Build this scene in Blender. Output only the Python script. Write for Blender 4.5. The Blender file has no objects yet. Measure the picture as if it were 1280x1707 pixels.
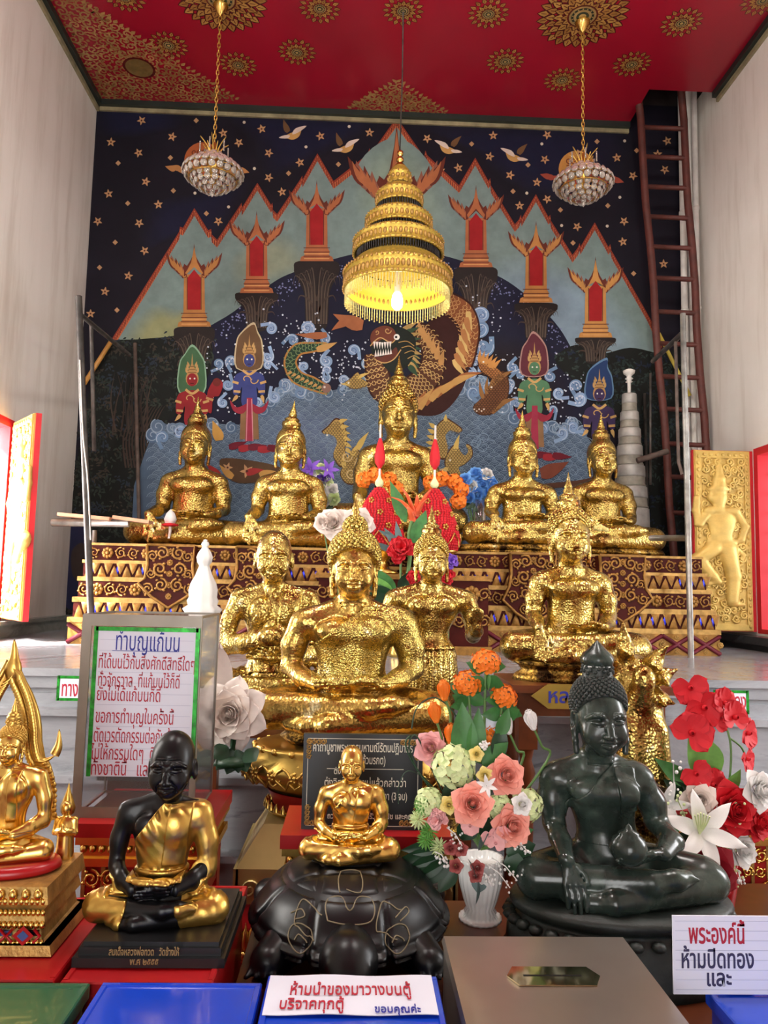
import bpy, bmesh, math, random
import numpy as np
from mathutils import Vector, Matrix, Euler

# ------------------------------------------------------------------ camera, light, exposure
SC = bpy.context.scene
COL = SC.collection
F_PX = 1282.0
PSI, TH, RO, CAM_H = math.radians(2.0), math.radians(5.6), math.radians(1.25), 1.55
_f = np.array([math.sin(PSI)*math.cos(TH), math.cos(PSI)*math.cos(TH), math.sin(TH)])
_r0 = np.array([math.cos(PSI), -math.sin(PSI), 0.0])
_u0 = np.cross(_r0, _f)
_R = math.cos(RO)*_r0 + math.sin(RO)*_u0
_U = math.cos(RO)*_u0 - math.sin(RO)*_r0
_C = np.array([0, 0, CAM_H])
cam = bpy.data.cameras.new('camera')
cam.sensor_fit = 'VERTICAL'; cam.sensor_height = 36.0; cam.lens = 36.0*F_PX/1707.0
cam.clip_start = 0.05; cam.clip_end = 100
camo = bpy.data.objects.new('camera', cam); COL.objects.link(camo)
mw = Matrix.Identity(4)
for i in range(3):
    mw[i][0] = _R[i]; mw[i][1] = _U[i]; mw[i][2] = -_f[i]; mw[i][3] = _C[i]
camo.matrix_world = mw
SC.camera = camo
SC.view_settings.view_transform = 'Standard'; SC.view_settings.look = 'None'
SC.view_settings.gamma = 1.0; SC.view_settings.use_curve_mapping = False
SC.view_settings.exposure = 0.30
SC.cycles.use_denoising = True
SC.cycles.max_bounces = 6; SC.cycles.diffuse_bounces = 4; SC.cycles.glossy_bounces = 3
SC.cycles.transmission_bounces = 4; SC.cycles.transparent_max_bounces = 6
SC.cycles.sample_clamp_indirect = 4.0
SC.cycles.caustics_reflective = False; SC.cycles.caustics_refractive = False

world = bpy.data.worlds.new('sky'); SC.world = world; world.use_nodes = True
_bg = world.node_tree.nodes['Background']
_bg.inputs[0].default_value = (0.86, 0.93, 1.0, 1); _bg.inputs[1].default_value = 1.5

def lamp(name, kind, loc, target, energy, color=(1, 1, 1), size=1.0, size_y=None, radius=None):
    l = bpy.data.lights.new(name, kind); l.energy = energy; l.color = color
    if kind == 'AREA':
        l.shape = 'RECTANGLE'; l.size = size; l.size_y = size_y or size
    if kind == 'SUN': l.angle = size
    if radius is not None: l.shadow_soft_size = radius
    o = bpy.data.objects.new(name, l); COL.objects.link(o)
    o.location = loc
    d = Vector(target)-Vector(loc)
    o.rotation_euler = d.to_track_quat('-Z', 'Y').to_euler()
    return o
# open doorway of the hall behind the photographer, the hall's ceiling lamps and a pair of added side fills
lamp('doorway_daylight', 'AREA', (-0.5, -3.75, 1.95), (0.2, 6, 2.4), 105, (1.0, 0.97, 0.93), 2.3, 2.6)
lamp('hall_ceiling_light', 'AREA', (-1.1, 2.3, 5.6), (-0.9, 4.2, 0.8), 85, (1.0, 0.96, 0.90), 0.3, 1.6)
lamp('hall_ceiling_light', 'AREA', (1.6, 2.3, 5.6), (1.4, 4.2, 0.8), 85, (1.0, 0.96, 0.90), 0.3, 1.6)
lamp('left_side_fill', 'AREA', (-2.37, 2.5, 1.95), (2.95, 4.2, 2.6), 75, (1.0, 0.97, 0.92), 1.0, 1.4)  # this pair is added to brighten the side walls; both walls are solid here
lamp('right_side_fill', 'AREA', (2.94, 2.5, 1.95), (-2.4, 4.2, 2.6), 60, (0.97, 0.98, 1.0), 1.0, 1.4)
lamp('sky_in_left_window', 'AREA', (-2.72, 4.82, 1.98), (2.9, 4.9, 2.3), 135, (1.0, 0.98, 0.95), 1.0, 1.3)
lamp('sky_in_right_window', 'AREA', (4.3, 5.06, 2.1), (-2.4, 5.0, 2.2), 34, (0.97, 0.98, 1.0), 1.0, 1.3)
lamp('sun', 'SUN', (-6, 2, 9), (-6+0.62, 2+0.30, 9-0.62), 30.0, (1.0, 0.95, 0.86), math.radians(0.6))

# ------------------------------------------------------------------ helpers
def ray(px, py): return _f*F_PX + _R*(px-640.0) + _U*(853.5-py)
def atY(px, py, Y):
    d = ray(px, py); return _C + d*(Y/d[1])
def atZ(px, py, Z):
    d = ray(px, py); return _C + d*((Z-CAM_H)/d[2])
def atX(px, py, X):
    d = ray(px, py); return _C + d*(X/d[0])
def V(*a): return np.array(a, dtype=float)
def lin(c):
    return tuple(((x/255.0)/12.92 if x <= 10 else (((x/255.0)+0.055)/1.055)**2.4) for x in c)
PI = math.pi

class MB:
    """collects shapes; build() links them as one mesh object"""
    def __init__(s):
        s.v = []; s.f = []; s.m = []; s.c = []; s.n = 0; s.mi = 0; s.col = (1, 1, 1); s.T = None; s.sm = []; s.smooth = True
    def add(s, verts, faces):
        v = np.asarray(verts, dtype=float).reshape(-1, 3)
        if s.T is not None:
            v = v @ s.T[:3, :3].T + s.T[:3, 3]
        s.v.append(v)
        n = s.n
        for f in faces:
            s.f.append(tuple(i+n for i in f))
        k = len(faces)
        s.m += [s.mi]*k; s.c += [s.col]*k; s.sm += [s.smooth]*k
        s.n += len(v)
    def grid(s, P, closeu=False, closev=False):
        P = np.asarray(P, float); m, n = P.shape[:2]
        fs = []
        for i in range(m if closeu else m-1):
            for j in range(n if closev else n-1):
                i2 = (i+1) % m; j2 = (j+1) % n
                fs.append((i*n+j, i2*n+j, i2*n+j2, i*n+j2))
        s.add(P.reshape(-1, 3), fs)
    def box(s, a, b):
        x0, y0, z0 = a; x1, y1, z1 = b
        sm = s.smooth; s.smooth = False
        s.add([(x0,y0,z0),(x1,y0,z0),(x1,y1,z0),(x0,y1,z0),(x0,y0,z1),(x1,y0,z1),(x1,y1,z1),(x0,y1,z1)],
              [(0,3,2,1),(4,5,6,7),(0,1,5,4),(1,2,6,5),(2,3,7,6),(3,0,4,7)])
        s.smooth = sm
    def cbox(s, c, d):
        s.box((c[0]-d[0]/2, c[1]-d[1]/2, c[2]-d[2]/2), (c[0]+d[0]/2, c[1]+d[1]/2, c[2]+d[2]/2))
    def frustum(s, a, b, top_a, top_b, z0, z1):
        sm = s.smooth; s.smooth = False
        s.add([(a[0],a[1],z0),(b[0],a[1],z0),(b[0],b[1],z0),(a[0],b[1],z0),
               (top_a[0],top_a[1],z1),(top_b[0],top_a[1],z1),(top_b[0],top_b[1],z1),(top_a[0],top_b[1],z1)],
              [(0,3,2,1),(4,5,6,7),(0,1,5,4),(1,2,6,5),(2,3,7,6),(3,0,4,7)])
        s.smooth = sm
    def tube(s, pts, r, seg=8, caps=True, flat=1.0):
        pts = np.asarray(pts, float); n = len(pts)
        rr = np.full(n, r, float) if np.isscalar(r) else np.asarray(r, float)
        t = np.gradient(pts, axis=0); t /= (np.linalg.norm(t, axis=1, keepdims=True)+1e-12)
        up = V(0, 0, 1) if abs(t[0][2]) < 0.9 else V(0, 1, 0)
        a = np.cross(up, t[0]); a /= np.linalg.norm(a)+1e-12
        P = np.zeros((n, seg, 3))
        ang = np.arange(seg)*2*PI/seg
        for i in range(n):
            a = a - t[i]*np.dot(a, t[i]); a /= np.linalg.norm(a)+1e-12
            b = np.cross(t[i], a)
            P[i] = pts[i] + rr[i]*(np.cos(ang)[:, None]*a + flat*np.sin(ang)[:, None]*b)
        s.grid(P, closev=True)
        if caps:
            base = s.n
            s.add([], [tuple(range(-n*seg, -n*seg+seg))[::-1], tuple(range(-seg, 0))]) if False else None
            s.f.append(tuple(range(base-n*seg, base-n*seg+seg))[::-1]); s.f.append(tuple(range(base-seg, base)))
            s.m += [s.mi]*2; s.c += [s.col]*2; s.sm += [False]*2
    def lathe(s, prof, seg=24, c=(0, 0, 0), sx=1.0, sy=1.0, flute=0, famp=0.0):
        prof = np.asarray(prof, float)
        ang = np.arange(seg)*2*PI/seg
        k = 1.0 + (famp*np.cos(ang*flute) if flute else 0*ang)
        P = np.zeros((len(prof), seg, 3))
        P[:, :, 0] = prof[:, 0:1]*np.cos(ang)*k*sx + c[0]
        P[:, :, 1] = prof[:, 0:1]*np.sin(ang)*k*sy + c[1]
        P[:, :, 2] = prof[:, 1:2] + c[2]
        s.grid(P, closev=True)
    def sphere(s, c, r, nu=6, nv=8):
        r = np.broadcast_to(np.asarray(r, float), (3,))
        th = np.linspace(0.0, PI, nu+1); ph = np.arange(nv)*2*PI/nv
        P = np.zeros((nu+1, nv, 3))
        P[:, :, 0] = c[0]+r[0]*np.sin(th)[:, None]*np.cos(ph)
        P[:, :, 1] = c[1]+r[1]*np.sin(th)[:, None]*np.sin(ph)
        P[:, :, 2] = c[2]-r[2]*np.cos(th)[:, None]*np.ones(nv)
        s.grid(P, closev=True)
    def poly(s, pts):
        sm = s.smooth; s.smooth = False
        s.add(pts, [tuple(range(len(pts)))]); s.smooth = sm
    def build(s, name, mats, parent=None, loc=None):
        me = bpy.data.meshes.new(name)
        v = np.concatenate(s.v) if s.v else np.zeros((0, 3))
        me.from_pydata(v.tolist(), [], s.f)
        if not isinstance(mats, (list, tuple)): mats = [mats]
        for m in mats: me.materials.append(m)
        me.polygons.foreach_set('material_index', s.m)
        me.polygons.foreach_set('use_smooth', s.sm)
        if any(c != (1, 1, 1) for c in s.c):
            at = me.color_attributes.new('paint', 'FLOAT_COLOR', 'CORNER')
            lt = np.empty(len(me.polygons), dtype=np.int32); me.polygons.foreach_get('loop_total', lt)
            rows = []
            for c, k in zip(s.c, lt):
                rows.extend([(*q, 1.0) for q in c] if isinstance(c[0], tuple) else [(*c, 1.0)]*int(k))
            at.data.foreach_set('color', np.asarray(rows, float).ravel())
        me.validate(); me.update()
        o = bpy.data.objects.new(name, me); COL.objects.link(o)
        if parent is not None: o.parent = parent
        if loc is not None: o.location = loc
        return o

def empty(name, loc, label=None, cat=None, group=None, rotz=0.0, kind=None):
    o = bpy.data.objects.new(name, None); COL.objects.link(o)
    o.location = loc; o.rotation_euler = (0, 0, rotz); o.empty_display_size = 0.05
    return tag(o, label, cat, group, kind)
def tag(o, label=None, cat=None, group=None, kind=None):
    if label: o['label'] = label
    if cat: o['category'] = cat
    if group: o['group'] = group
    if kind: o['kind'] = kind
    return o
def kids(o): return [c for c in COL.objects if c.parent == o]
def copy_tree(o, parent=None):
    c = o.copy(); COL.objects.link(c)
    if parent is not None: c.parent = parent
    for ch in kids(o): copy_tree(ch, c)
    return c
def mat4(loc=(0, 0, 0), rot=(0, 0, 0), sc=1.0):
    m = Matrix.Translation(loc) @ Euler(rot).to_matrix().to_4x4()
    s = (sc, sc, sc) if np.isscalar(sc) else sc
    return np.array(m @ Matrix.Diagonal((s[0], s[1], s[2], 1)))
def frame(loc, z, x=None, sc=1.0):
    """matrix whose Z points along z"""
    z = np.asarray(z, float); z = z/np.linalg.norm(z)
    x = V(1, 0, 0) if x is None else np.asarray(x, float)
    x = x - z*np.dot(x, z)
    if np.linalg.norm(x) < 1e-3:
        x = V(0, 1, 0); x = x - z*np.dot(x, z)
    x /= np.linalg.norm(x); y = np.cross(z, x)
    m = np.eye(4); m[:3, 0] = x*sc; m[:3, 1] = y*sc; m[:3, 2] = z*sc; m[:3, 3] = loc
    return m
def catmull(pts, n=6, closed=False):
    p = np.asarray(pts, float); N = len(p); out = []
    for i in range(N if closed else N-1):
        if closed: a, b, c, d = p[i-1], p[i], p[(i+1) % N], p[(i+2) % N]
        else: a, b, c, d = p[max(i-1, 0)], p[i], p[i+1], p[min(i+2, N-1)]
        for k in range(n):
            t = k/n
            out.append(0.5*((2*b)+(-a+c)*t+(2*a-5*b+4*c-d)*t*t+(-a+3*b-3*c+d)*t**3))
    if not closed: out.append(p[-1])
    return np.array(out)

# ------------------------------------------------------------------ materials
def newmat(name):
    m = bpy.data.materials.new(name); m.use_nodes = True
    nt = m.node_tree; b = nt.nodes['Principled BSDF']
    return m, nt, b
def N(nt, t, **kw):
    n = nt.nodes.new(t)
    for k, v in kw.items():
        if k in n.inputs.keys() if hasattr(n.inputs, 'keys') else False: n.inputs[k].default_value = v
        else: setattr(n, k, v)
    return n
def noise(nt, scale, detail=3.0, vec=None, rough=0.55):
    n = nt.nodes.new('ShaderNodeTexNoise'); n.inputs['Scale'].default_value = scale
    n.inputs['Detail'].default_value = detail; n.inputs['Roughness'].default_value = rough
    if vec is not None: nt.links.new(vec, n.inputs['Vector'])
    return n
def ramp(nt, fac, stops):
    r = nt.nodes.new('ShaderNodeValToRGB'); e = r.color_ramp.elements
    while len(e) > 1: e.remove(e[-1])
    e[0].position = stops[0][0]; e[0].color = (*stops[0][1], 1)
    for p, c in stops[1:]:
        x = e.new(p); x.color = (*c, 1)
    nt.links.new(fac, r.inputs['Fac'])
    return r
def objco(nt):
    t = nt.nodes.new('ShaderNodeTexCoord'); return t.outputs['Object']
def bump(nt, b, h, strength=0.3, dist=0.01):
    n = nt.nodes.new('ShaderNodeBump'); n.inputs['Strength'].default_value = strength; n.inputs['Distance'].default_value = dist
    nt.links.new(h, n.inputs['Height']); nt.links.new(n.outputs['Normal'], b.inputs['Normal'])
    return n
def setp(b, **kw):
    al = dict(color='Base Color', rough='Roughness', metal='Metallic', ior='IOR', trans='Transmission Weight', coat='Coat Weight', spec='Specular IOR Level', alpha='Alpha', sheen='Sheen Weight', sss='Subsurface Weight')
    for k, v in kw.items():
        b.inputs[al[k]].default_value = (*v, 1) if k == 'color' else v
def simple(name, c, rough=0.5, metal=0.0, nz=0.0, nscale=20, bmp=0.0, bscale=60, **kw):
    m, nt, b = newmat(name)
    c = lin(c)
    setp(b, color=c, rough=rough, metal=metal, **kw)
    if nz > 0:
        n = noise(nt, nscale, 4, objco(nt))
        r = ramp(nt, n.outputs['Fac'], [(0.3, tuple(x*(1-nz) for x in c)), (0.7, tuple(min(1, x*(1+nz)) for x in c))])
        nt.links.new(r.outputs['Color'], b.inputs['Base Color'])
    if bmp > 0:
        n2 = noise(nt, bscale, 4, objco(nt)); bump(nt, b, n2.outputs['Fac'], bmp, 0.004)
    return m
def painted(name, rough=0.6, var=0.12, vscale=25, spec=0.4, metal=0.0):
    """a surface carrying painted colours (face colour attribute)"""
    m, nt, b = newmat(name)
    a = nt.nodes.new('ShaderNodeAttribute'); a.attribute_name = 'paint'
    n = noise(nt, vscale, 5, objco(nt))
    mx = nt.nodes.new('ShaderNodeMix'); mx.data_type = 'RGBA'; mx.blend_type = 'MULTIPLY'; mx.inputs['Factor'].default_value = 1.0
    r = ramp(nt, n.outputs['Fac'], [(0.25, (1-var*2,)*3), (0.75, (1+var,)*3)])
    nt.links.new(a.outputs['Color'], mx.inputs['A']); nt.links.new(r.outputs['Color'], mx.inputs['B'])
    nt.links.new(mx.outputs['Result'], b.inputs['Base Color'])
    setp(b, rough=rough, spec=spec, metal=metal)
    return m
def goldleaf(name, scale=1.0, c=(200, 172, 96), dark=(124, 76, 36), pale=(250, 240, 190), rough=0.27, bmp=0.9, darkamt=0.40, grime=0.0):
    """hand-applied leaf: crinkled, with worn reddish lacquer and pale fresh squares"""
    m, nt, b = newmat(name)
    co = objco(nt)
    n1 = noise(nt, 3.2*scale, 7, co, 0.66)
    v = nt.nodes.new('ShaderNodeTexVoronoi'); v.inputs['Scale'].default_value = 34*scale; nt.links.new(co, v.inputs['Vector'])
    n2 = noise(nt, 15*scale, 4, co, 0.62)
    base = ramp(nt, n1.outputs['Fac'], [(max(0.02, darkamt-0.08), lin(dark)), (darkamt+0.03, lin(c)), (0.60, lin(c)), (0.72, lin(pale))])
    vr = ramp(nt, v.outputs['Color'], [(0.0, (0.42, 0.40, 0.34)), (0.5, (0.92, 0.92, 0.92)), (1.0, (1.25, 1.24, 1.18))])
    mx = nt.nodes.new('ShaderNodeMix'); mx.data_type = 'RGBA'; mx.blend_type = 'MULTIPLY'; mx.inputs['Factor'].default_value = 0.8
    nt.links.new(base.outputs['Color'], mx.inputs['A']); nt.links.new(vr.outputs['Color'], mx.inputs['B'])
    out = mx.outputs['Result']
    if grime > 0:
        n3 = noise(nt, 22*scale, 6, co, 0.75)
        gr = ramp(nt, n3.outputs['Fac'], [(grime-0.05, (0.10, 0.07, 0.02)), (grime+0.05, (1, 1, 1))])
        m2 = nt.nodes.new('ShaderNodeMix'); m2.data_type = 'RGBA'; m2.blend_type = 'MULTIPLY'; m2.inputs['Factor'].default_value = 0.9
        nt.links.new(out, m2.inputs['A']); nt.links.new(gr.outputs['Color'], m2.inputs['B']); out = m2.outputs['Result']
    nt.links.new(out, b.inputs['Base Color'])
    setp(b, metal=0.95, rough=rough)
    ad = nt.nodes.new('ShaderNodeMath'); ad.operation = 'ADD'
    nt.links.new(n2.outputs['Fac'], ad.inputs[0]); nt.links.new(v.outputs['Distance'], ad.inputs[1])
    bump(nt, b, ad.outputs[0], bmp*.42, 0.022/scale)
    return m
M = {}
M['leaf_back'] = goldleaf('gold_leaf_back_row', 2.2, rough=0.27, bmp=0.75, darkamt=0.43)
M['leaf_mid'] = goldleaf('gold_leaf_crinkled', 3.4, rough=0.24, bmp=0.65, darkamt=0.45)
M['leaf_glitter'] = goldleaf('gold_leaf_glitter', 5.0, c=(204, 180, 100), rough=0.26, bmp=1.0, darkamt=0.36, grime=0.40)
M['leaf_skin'] = goldleaf('gold_leaf_smooth', 3.2, c=(204, 168, 90), dark=(140, 90, 40), rough=0.27, bmp=0.45, darkamt=0.40)
M['leaf_dark'] = goldleaf('gold_leaf_grimy', 3.6, c=(190, 150, 70), dark=(60, 40, 20), rough=0.38, bmp=0.7, darkamt=0.50, grime=0.47)
M['gold'] = simple('polished_gold', (232, 192, 104), 0.27, 1.0, 0.08, 8)
M['gold_satin'] = simple('satin_gold', (206, 168, 86), 0.32, 0.95, 0.12, 10, 0.12, 90)
M['gold_carved'] = simple('carved_gold', (176, 138, 76), 0.45, 0.6, 0.30, 30, 0.4, 120)
M['gold_old'] = simple('aged_carved_gold', (158, 114, 52), 0.48, 0.45, 0.35, 30, 0.5, 120)
M['gold_shutter'] = simple('shutter_gold', (206, 174, 92), 0.45, 0.30, 0.18, 12, 0.3, 90)
M['champagne'] = simple('champagne_gold', (196, 174, 112), 0.38, 0.45, 0.10, 8)
M['black_lacquer'] = simple('black_lacquer', (9, 9, 11), 0.34, 0.0, 0.2, 20, 0.05, 60, spec=0.35)
M['black_paint'] = simple('black_paint', (14, 14, 16), 0.38, 0.0)
M['red_lacquer'] = simple('red_lacquer', (165, 18, 24), 0.32, 0.0, 0.1, 8)
M['red_dark'] = simple('dark_red_lacquer', (66, 17, 10), 0.55, 0.0, 0.2, 12, spec=.15)
M['red_frame'] = simple('red_window_paint', (205, 40, 48), 0.45, 0.0, 0.08, 6)
M['wood'] = simple('brown_table_wood', (104, 52, 24), 0.35, 0.0, 0.3, 14)
M['wood_red'] = simple('ladder_wood', (82, 36, 28), 0.6, 0.0, 0.3, 14)
M['wood_raw'] = simple('raw_plank', (188, 142, 110), 0.7, 0.0, 0.2, 14)
M['wood_pole'] = simple('weathered_pole', (88, 74, 66), 0.7, 0.0, 0.4, 16, 0.3, 40)
M['steel'] = simple('dull_steel_pipe', (150, 148, 142), 0.42, 0.7, 0.35, 12)
M['steel_dark'] = simple('dirty_dark_pipe', (74, 70, 66), 0.5, 0.5, 0.5, 10)
M['white_paint'] = simple('white_plaster', (226, 224, 218), 0.55, 0.0, 0.04, 12)
M['white_pipe'] = simple('white_conduit', (214, 210, 202), 0.5, 0.0, 0.12, 10)
M['ceramic'] = simple('white_ceramic', (232, 232, 230), 0.18, 0.0, coat=0.4)
M['paper'] = simple('white_paper', (226, 230, 244), 0.6, 0.0, 0.02, 5)
M['ink_red'] = simple('red_marker_ink', (176, 28, 52), 0.6)
M['ink_blue'] = simple('blue_marker_ink', (40, 48, 150), 0.6)
M['ink_dark'] = simple('dark_marker_ink', (52, 50, 84), 0.6)
M['letter_white'] = simple('white_lettering', (232, 226, 206), 0.5)
M['letter_gold'] = simple('faint_gold_lettering', (150, 128, 84), 0.5, 0.4)
M['foil_green'] = simple('green_foil_border', (30, 140, 40), 0.3, 0.4, 0.6, 60)
M['blue_box'] = simple('blue_enamel', (20, 66, 196), 0.22, 0.0, 0.05, 6, coat=0.3)
M['green_box'] = simple('green_enamel', (44, 92, 62), 0.25, 0.0, 0.08, 6, coat=0.3)
M['brass_plate'] = simple('dull_brass_plate', (168, 142, 66), 0.4, 0.6, 0.1, 10)
M['leafgreen'] = simple('leaf_green', (62, 120, 58), 0.5, 0.0, 0.25, 30)
M['leafdark'] = simple('dark_leaf_green', (26, 60, 34), 0.45, 0.0, 0.3, 30)
M['leafbright'] = simple('bright_leaf_green', (116, 176, 84), 0.5, 0.0, 0.2, 30)
M['stem'] = simple('stem_green', (96, 134, 72), 0.5)
def fabric(n, c, nz=0.08): return simple(n, c, 0.65, 0.0, nz, 40, sss=0.0)
M['petal_white'] = fabric('white_petal', (238, 236, 232), 0.03)
M['petal_cream'] = fabric('cream_petal', (236, 222, 212), 0.04)
M['petal_pink'] = fabric('salmon_pink_petal', (246, 168, 150))
M['petal_palepink'] = fabric('pale_pink_petal', (240, 178, 176))
M['petal_orange'] = fabric('orange_petal', (240, 128, 30))
M['petal_red'] = fabric('red_petal', (206, 18, 34))
M['petal_darkred'] = fabric('dark_red_petal', (150, 14, 34))
M['petal_lime'] = fabric('pale_lime_petal', (222, 236, 176))
M['petal_yellow'] = fabric('pale_yellow_petal', (244, 226, 140))
M['petal_purple'] = fabric('purple_petal', (128, 84, 196))
M['petal_blue'] = fabric('sky_blue_petal', (110, 170, 236))
M['petal_mauve'] = fabric('dusty_rose_petal', (170, 84, 80))
def glassy(name, c, rough=0.05, tr=0.9):
    m, nt, b = newmat(name); setp(b, color=lin(c), rough=rough, trans=tr, ior=1.45); return m
M['crystal'] = simple('crystal_glass', (232, 226, 212), 0.08, 0.0, spec=0.8, trans=0.70, coat=0.4)
M['glass_vase'] = glassy('clear_vase_glass', (240, 244, 246), 0.04, 0.95)
# ------------------------------------------------------------------ continuous bodies (distance field -> one surface)
class Field:
    def __init__(s, xs, ys, zs):
        s.ax = [np.asarray(a, np.float32) for a in (xs, ys, zs)]
        s.F = np.full((len(xs), len(ys), len(zs)), 0.5, np.float32)
    def _sl(s, lo, hi):
        return tuple(slice(max(0, np.searchsorted(a, l)-1), min(len(a), np.searchsorted(a, h)+1)) for a, l, h in zip(s.ax, lo, hi))
    def _g(s, sl):
        x, y, z = (a[q] for a, q in zip(s.ax, sl))
        return x[:, None, None], y[None, :, None], z[None, None, :]
    def _mix(s, sl, d, k, sub=False):
        A = s.F[sl]
        if sub:
            d = -d; h = np.maximum(k-np.abs(A-d), 0)/k
            s.F[sl] = np.maximum(A, d)+h*h*k*0.25
        else:
            h = np.maximum(k-np.abs(A-d), 0)/k
            s.F[sl] = np.minimum(A, d)-h*h*k*0.25
    def cone(s, a, b, ra, rb, k=0.02, sub=False, flat=None):
        a = np.asarray(a, float); b = np.asarray(b, float)
        m = max(ra, rb)+k+0.03
        sl = s._sl(np.minimum(a, b)-m, np.maximum(a, b)+m)
        if any(q.stop <= q.start for q in sl): return
        x, y, z = s._g(sl)
        d = b-a; L2 = float(d@d)+1e-12
        t = np.clip(((x-a[0])*d[0]+(y-a[1])*d[1]+(z-a[2])*d[2])/L2, 0, 1)
        dist = np.sqrt((x-a[0]-t*d[0])**2+(y-a[1]-t*d[1])**2+(z-a[2]-t*d[2])**2)-(ra+(rb-ra)*t)
        s._mix(sl, dist.astype(np.float32), k, sub)
    def chain(s, pts, rs, k=0.02, sub=False):
        for i in range(len(pts)-1):
            s.cone(pts[i], pts[i+1], rs[i] if not np.isscalar(rs) else rs, rs[i+1] if not np.isscalar(rs) else rs, k, sub)
    def ell(s, c, r, k=0.03, sub=False, rot=None):
        c = np.asarray(c, float); r = np.asarray(r, float)
        m = (r.max() if rot is not None else r)+k+0.03
        sl = s._sl(c-m, c+m)
        if any(q.stop <= q.start for q in sl): return
        x, y, z = s._g(sl); x = x-c[0]; y = y-c[1]; z = z-c[2]
        if rot is not None:
            Rm = np.array(Euler(rot).to_matrix()).T
            x, y, z = (Rm[i, 0]*x+Rm[i, 1]*y+Rm[i, 2]*z for i in range(3))
        k0 = np.sqrt((x/r[0])**2+(y/r[1])**2+(z/r[2])**2)
        k1 = np.sqrt((x/r[0]**2)**2+(y/r[1]**2)**2+(z/r[2]**2)**2)+1e-9
        s._mix(sl, (k0*(k0-1)/k1).astype(np.float32), k, sub)
    def box(s, c, h, r=0.01, k=0.01, sub=False):
        c = np.asarray(c, float); h = np.asarray(h, float)
        sl = s._sl(c-h-k-0.03, c+h+k+0.03); x, y, z = s._g(sl)
        qx, qy, qz = np.abs(x-c[0])-h[0]+r, np.abs(y-c[1])-h[1]+r, np.abs(z-c[2])-h[2]+r
        d = np.sqrt(np.maximum(qx, 0)**2+np.maximum(qy, 0)**2+np.maximum(qz, 0)**2)+np.minimum(np.maximum(np.maximum(qx, qy), qz), 0)-r
        s._mix(sl, d.astype(np.float32), k, sub)
    def coords(s):
        return s._g((slice(None),)*3)

def surface_net(ax, F):
    """dual contouring without normals; returns verts, quads"""
    xs, ys, zs = ax
    ins = F < 0
    nx, ny, nz = F.shape
    c = np.zeros((nx-1, ny-1, nz-1), np.uint8)
    for i in (0, 1):
        for j in (0, 1):
            for k in (0, 1):
                c += ins[i:nx-1+i, j:ny-1+j, k:nz-1+k]
    act = (c > 0) & (c < 8)
    idx = np.full(act.shape, -1, np.int64)
    I, J, K = np.nonzero(act)
    n = len(I); idx[I, J, K] = np.arange(n)
    S = np.zeros((n, 3)); W = np.zeros(n)
    corners = [(i, j, k) for i in (0, 1) for j in (0, 1) for k in (0, 1)]
    P = {}
    for (i, j, k) in corners:
        P[(i, j, k)] = F[I+i, J+j, K+k].astype(float)
    for a in corners:
        for d in range(3):
            if a[d] == 0:
                b = list(a); b[d] = 1; b = tuple(b)
                fa, fb = P[a], P[b]
                m = (fa < 0) != (fb < 0)
                t = np.where(m, fa/np.where(m, fa-fb, 1), 0)
                q = np.stack([xs[I+a[0]], ys[J+a[1]], zs[K+a[2]]], 1).astype(float)
                q2 = np.stack([xs[I+b[0]], ys[J+b[1]], zs[K+b[2]]], 1).astype(float)
                S += np.where(m[:, None], q+(q2-q)*t[:, None], 0); W += m
    verts = S/W[:, None]
    quads = []
    # edges along x, y, z
    for d in range(3):
        A = ins[:-1] if d == 0 else (ins[:, :-1] if d == 1 else ins[:, :, :-1])
        B = ins[1:] if d == 0 else (ins[:, 1:] if d == 1 else ins[:, :, 1:])
        e = A != B
        i, j, k = np.nonzero(e)
        lo = [(i > 0), (j > 0), (k > 0)]; hi = [(i < nx-1), (j < ny-1), (k < nz-1)]
        o = [q for q in range(3) if q != d]
        ok = lo[o[0]] & lo[o[1]] & hi[o[0]] & hi[o[1]]
        i, j, k = i[ok], j[ok], k[ok]
        flip = A[i, j, k]
        if d == 0: q = [idx[i, j-1, k-1], idx[i, j, k-1], idx[i, j, k], idx[i, j-1, k]]
        elif d == 1: q = [idx[i-1, j, k-1], idx[i-1, j, k], idx[i, j, k], idx[i, j, k-1]]
        else: q = [idx[i-1, j-1, k], idx[i, j-1, k], idx[i, j, k], idx[i-1, j, k]]
        Q = np.stack(q, 1); Q[~flip] = Q[~flip][:, ::-1]
        quads.append(Q)
    return verts, np.concatenate(quads)

def net_mesh(name, fld, mat, parent=None, F=None, scale=(1, 1, 1), post=None):
    v, q = surface_net(fld.ax, fld.F if F is None else F)
    if len(v) == 0: return None
    if post is not None: v = post(v)
    v = v*np.asarray(scale)
    me = bpy.data.meshes.new(name)
    me.vertices.add(len(v)); me.vertices.foreach_set('co', v.astype(np.float32).ravel())
    me.loops.add(len(q)*4); me.loops.foreach_set('vertex_index', q.astype(np.int32).ravel())
    me.polygons.add(len(q)); me.polygons.foreach_set('loop_start', np.arange(0, len(q)*4, 4, dtype=np.int32))
    me.polygons.foreach_set('use_smooth', np.ones(len(q), bool))
    me.update(calc_edges=True)
    for m in (mat if isinstance(mat, (list, tuple)) else [mat]): me.materials.append(m)
    o = bpy.data.objects.new(name, me); COL.objects.link(o)
    if parent is not None: o.parent = parent
    return o

def axis(lo, hi, step, fine=None, fstep=None):
    if fine is None: return np.arange(lo, hi+step, step)
    a = np.arange(lo, fine[0], step); b = np.arange(fine[0], fine[1], fstep); c = np.arange(fine[1], hi+step, step)
    return np.concatenate([a, b, c])

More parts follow.
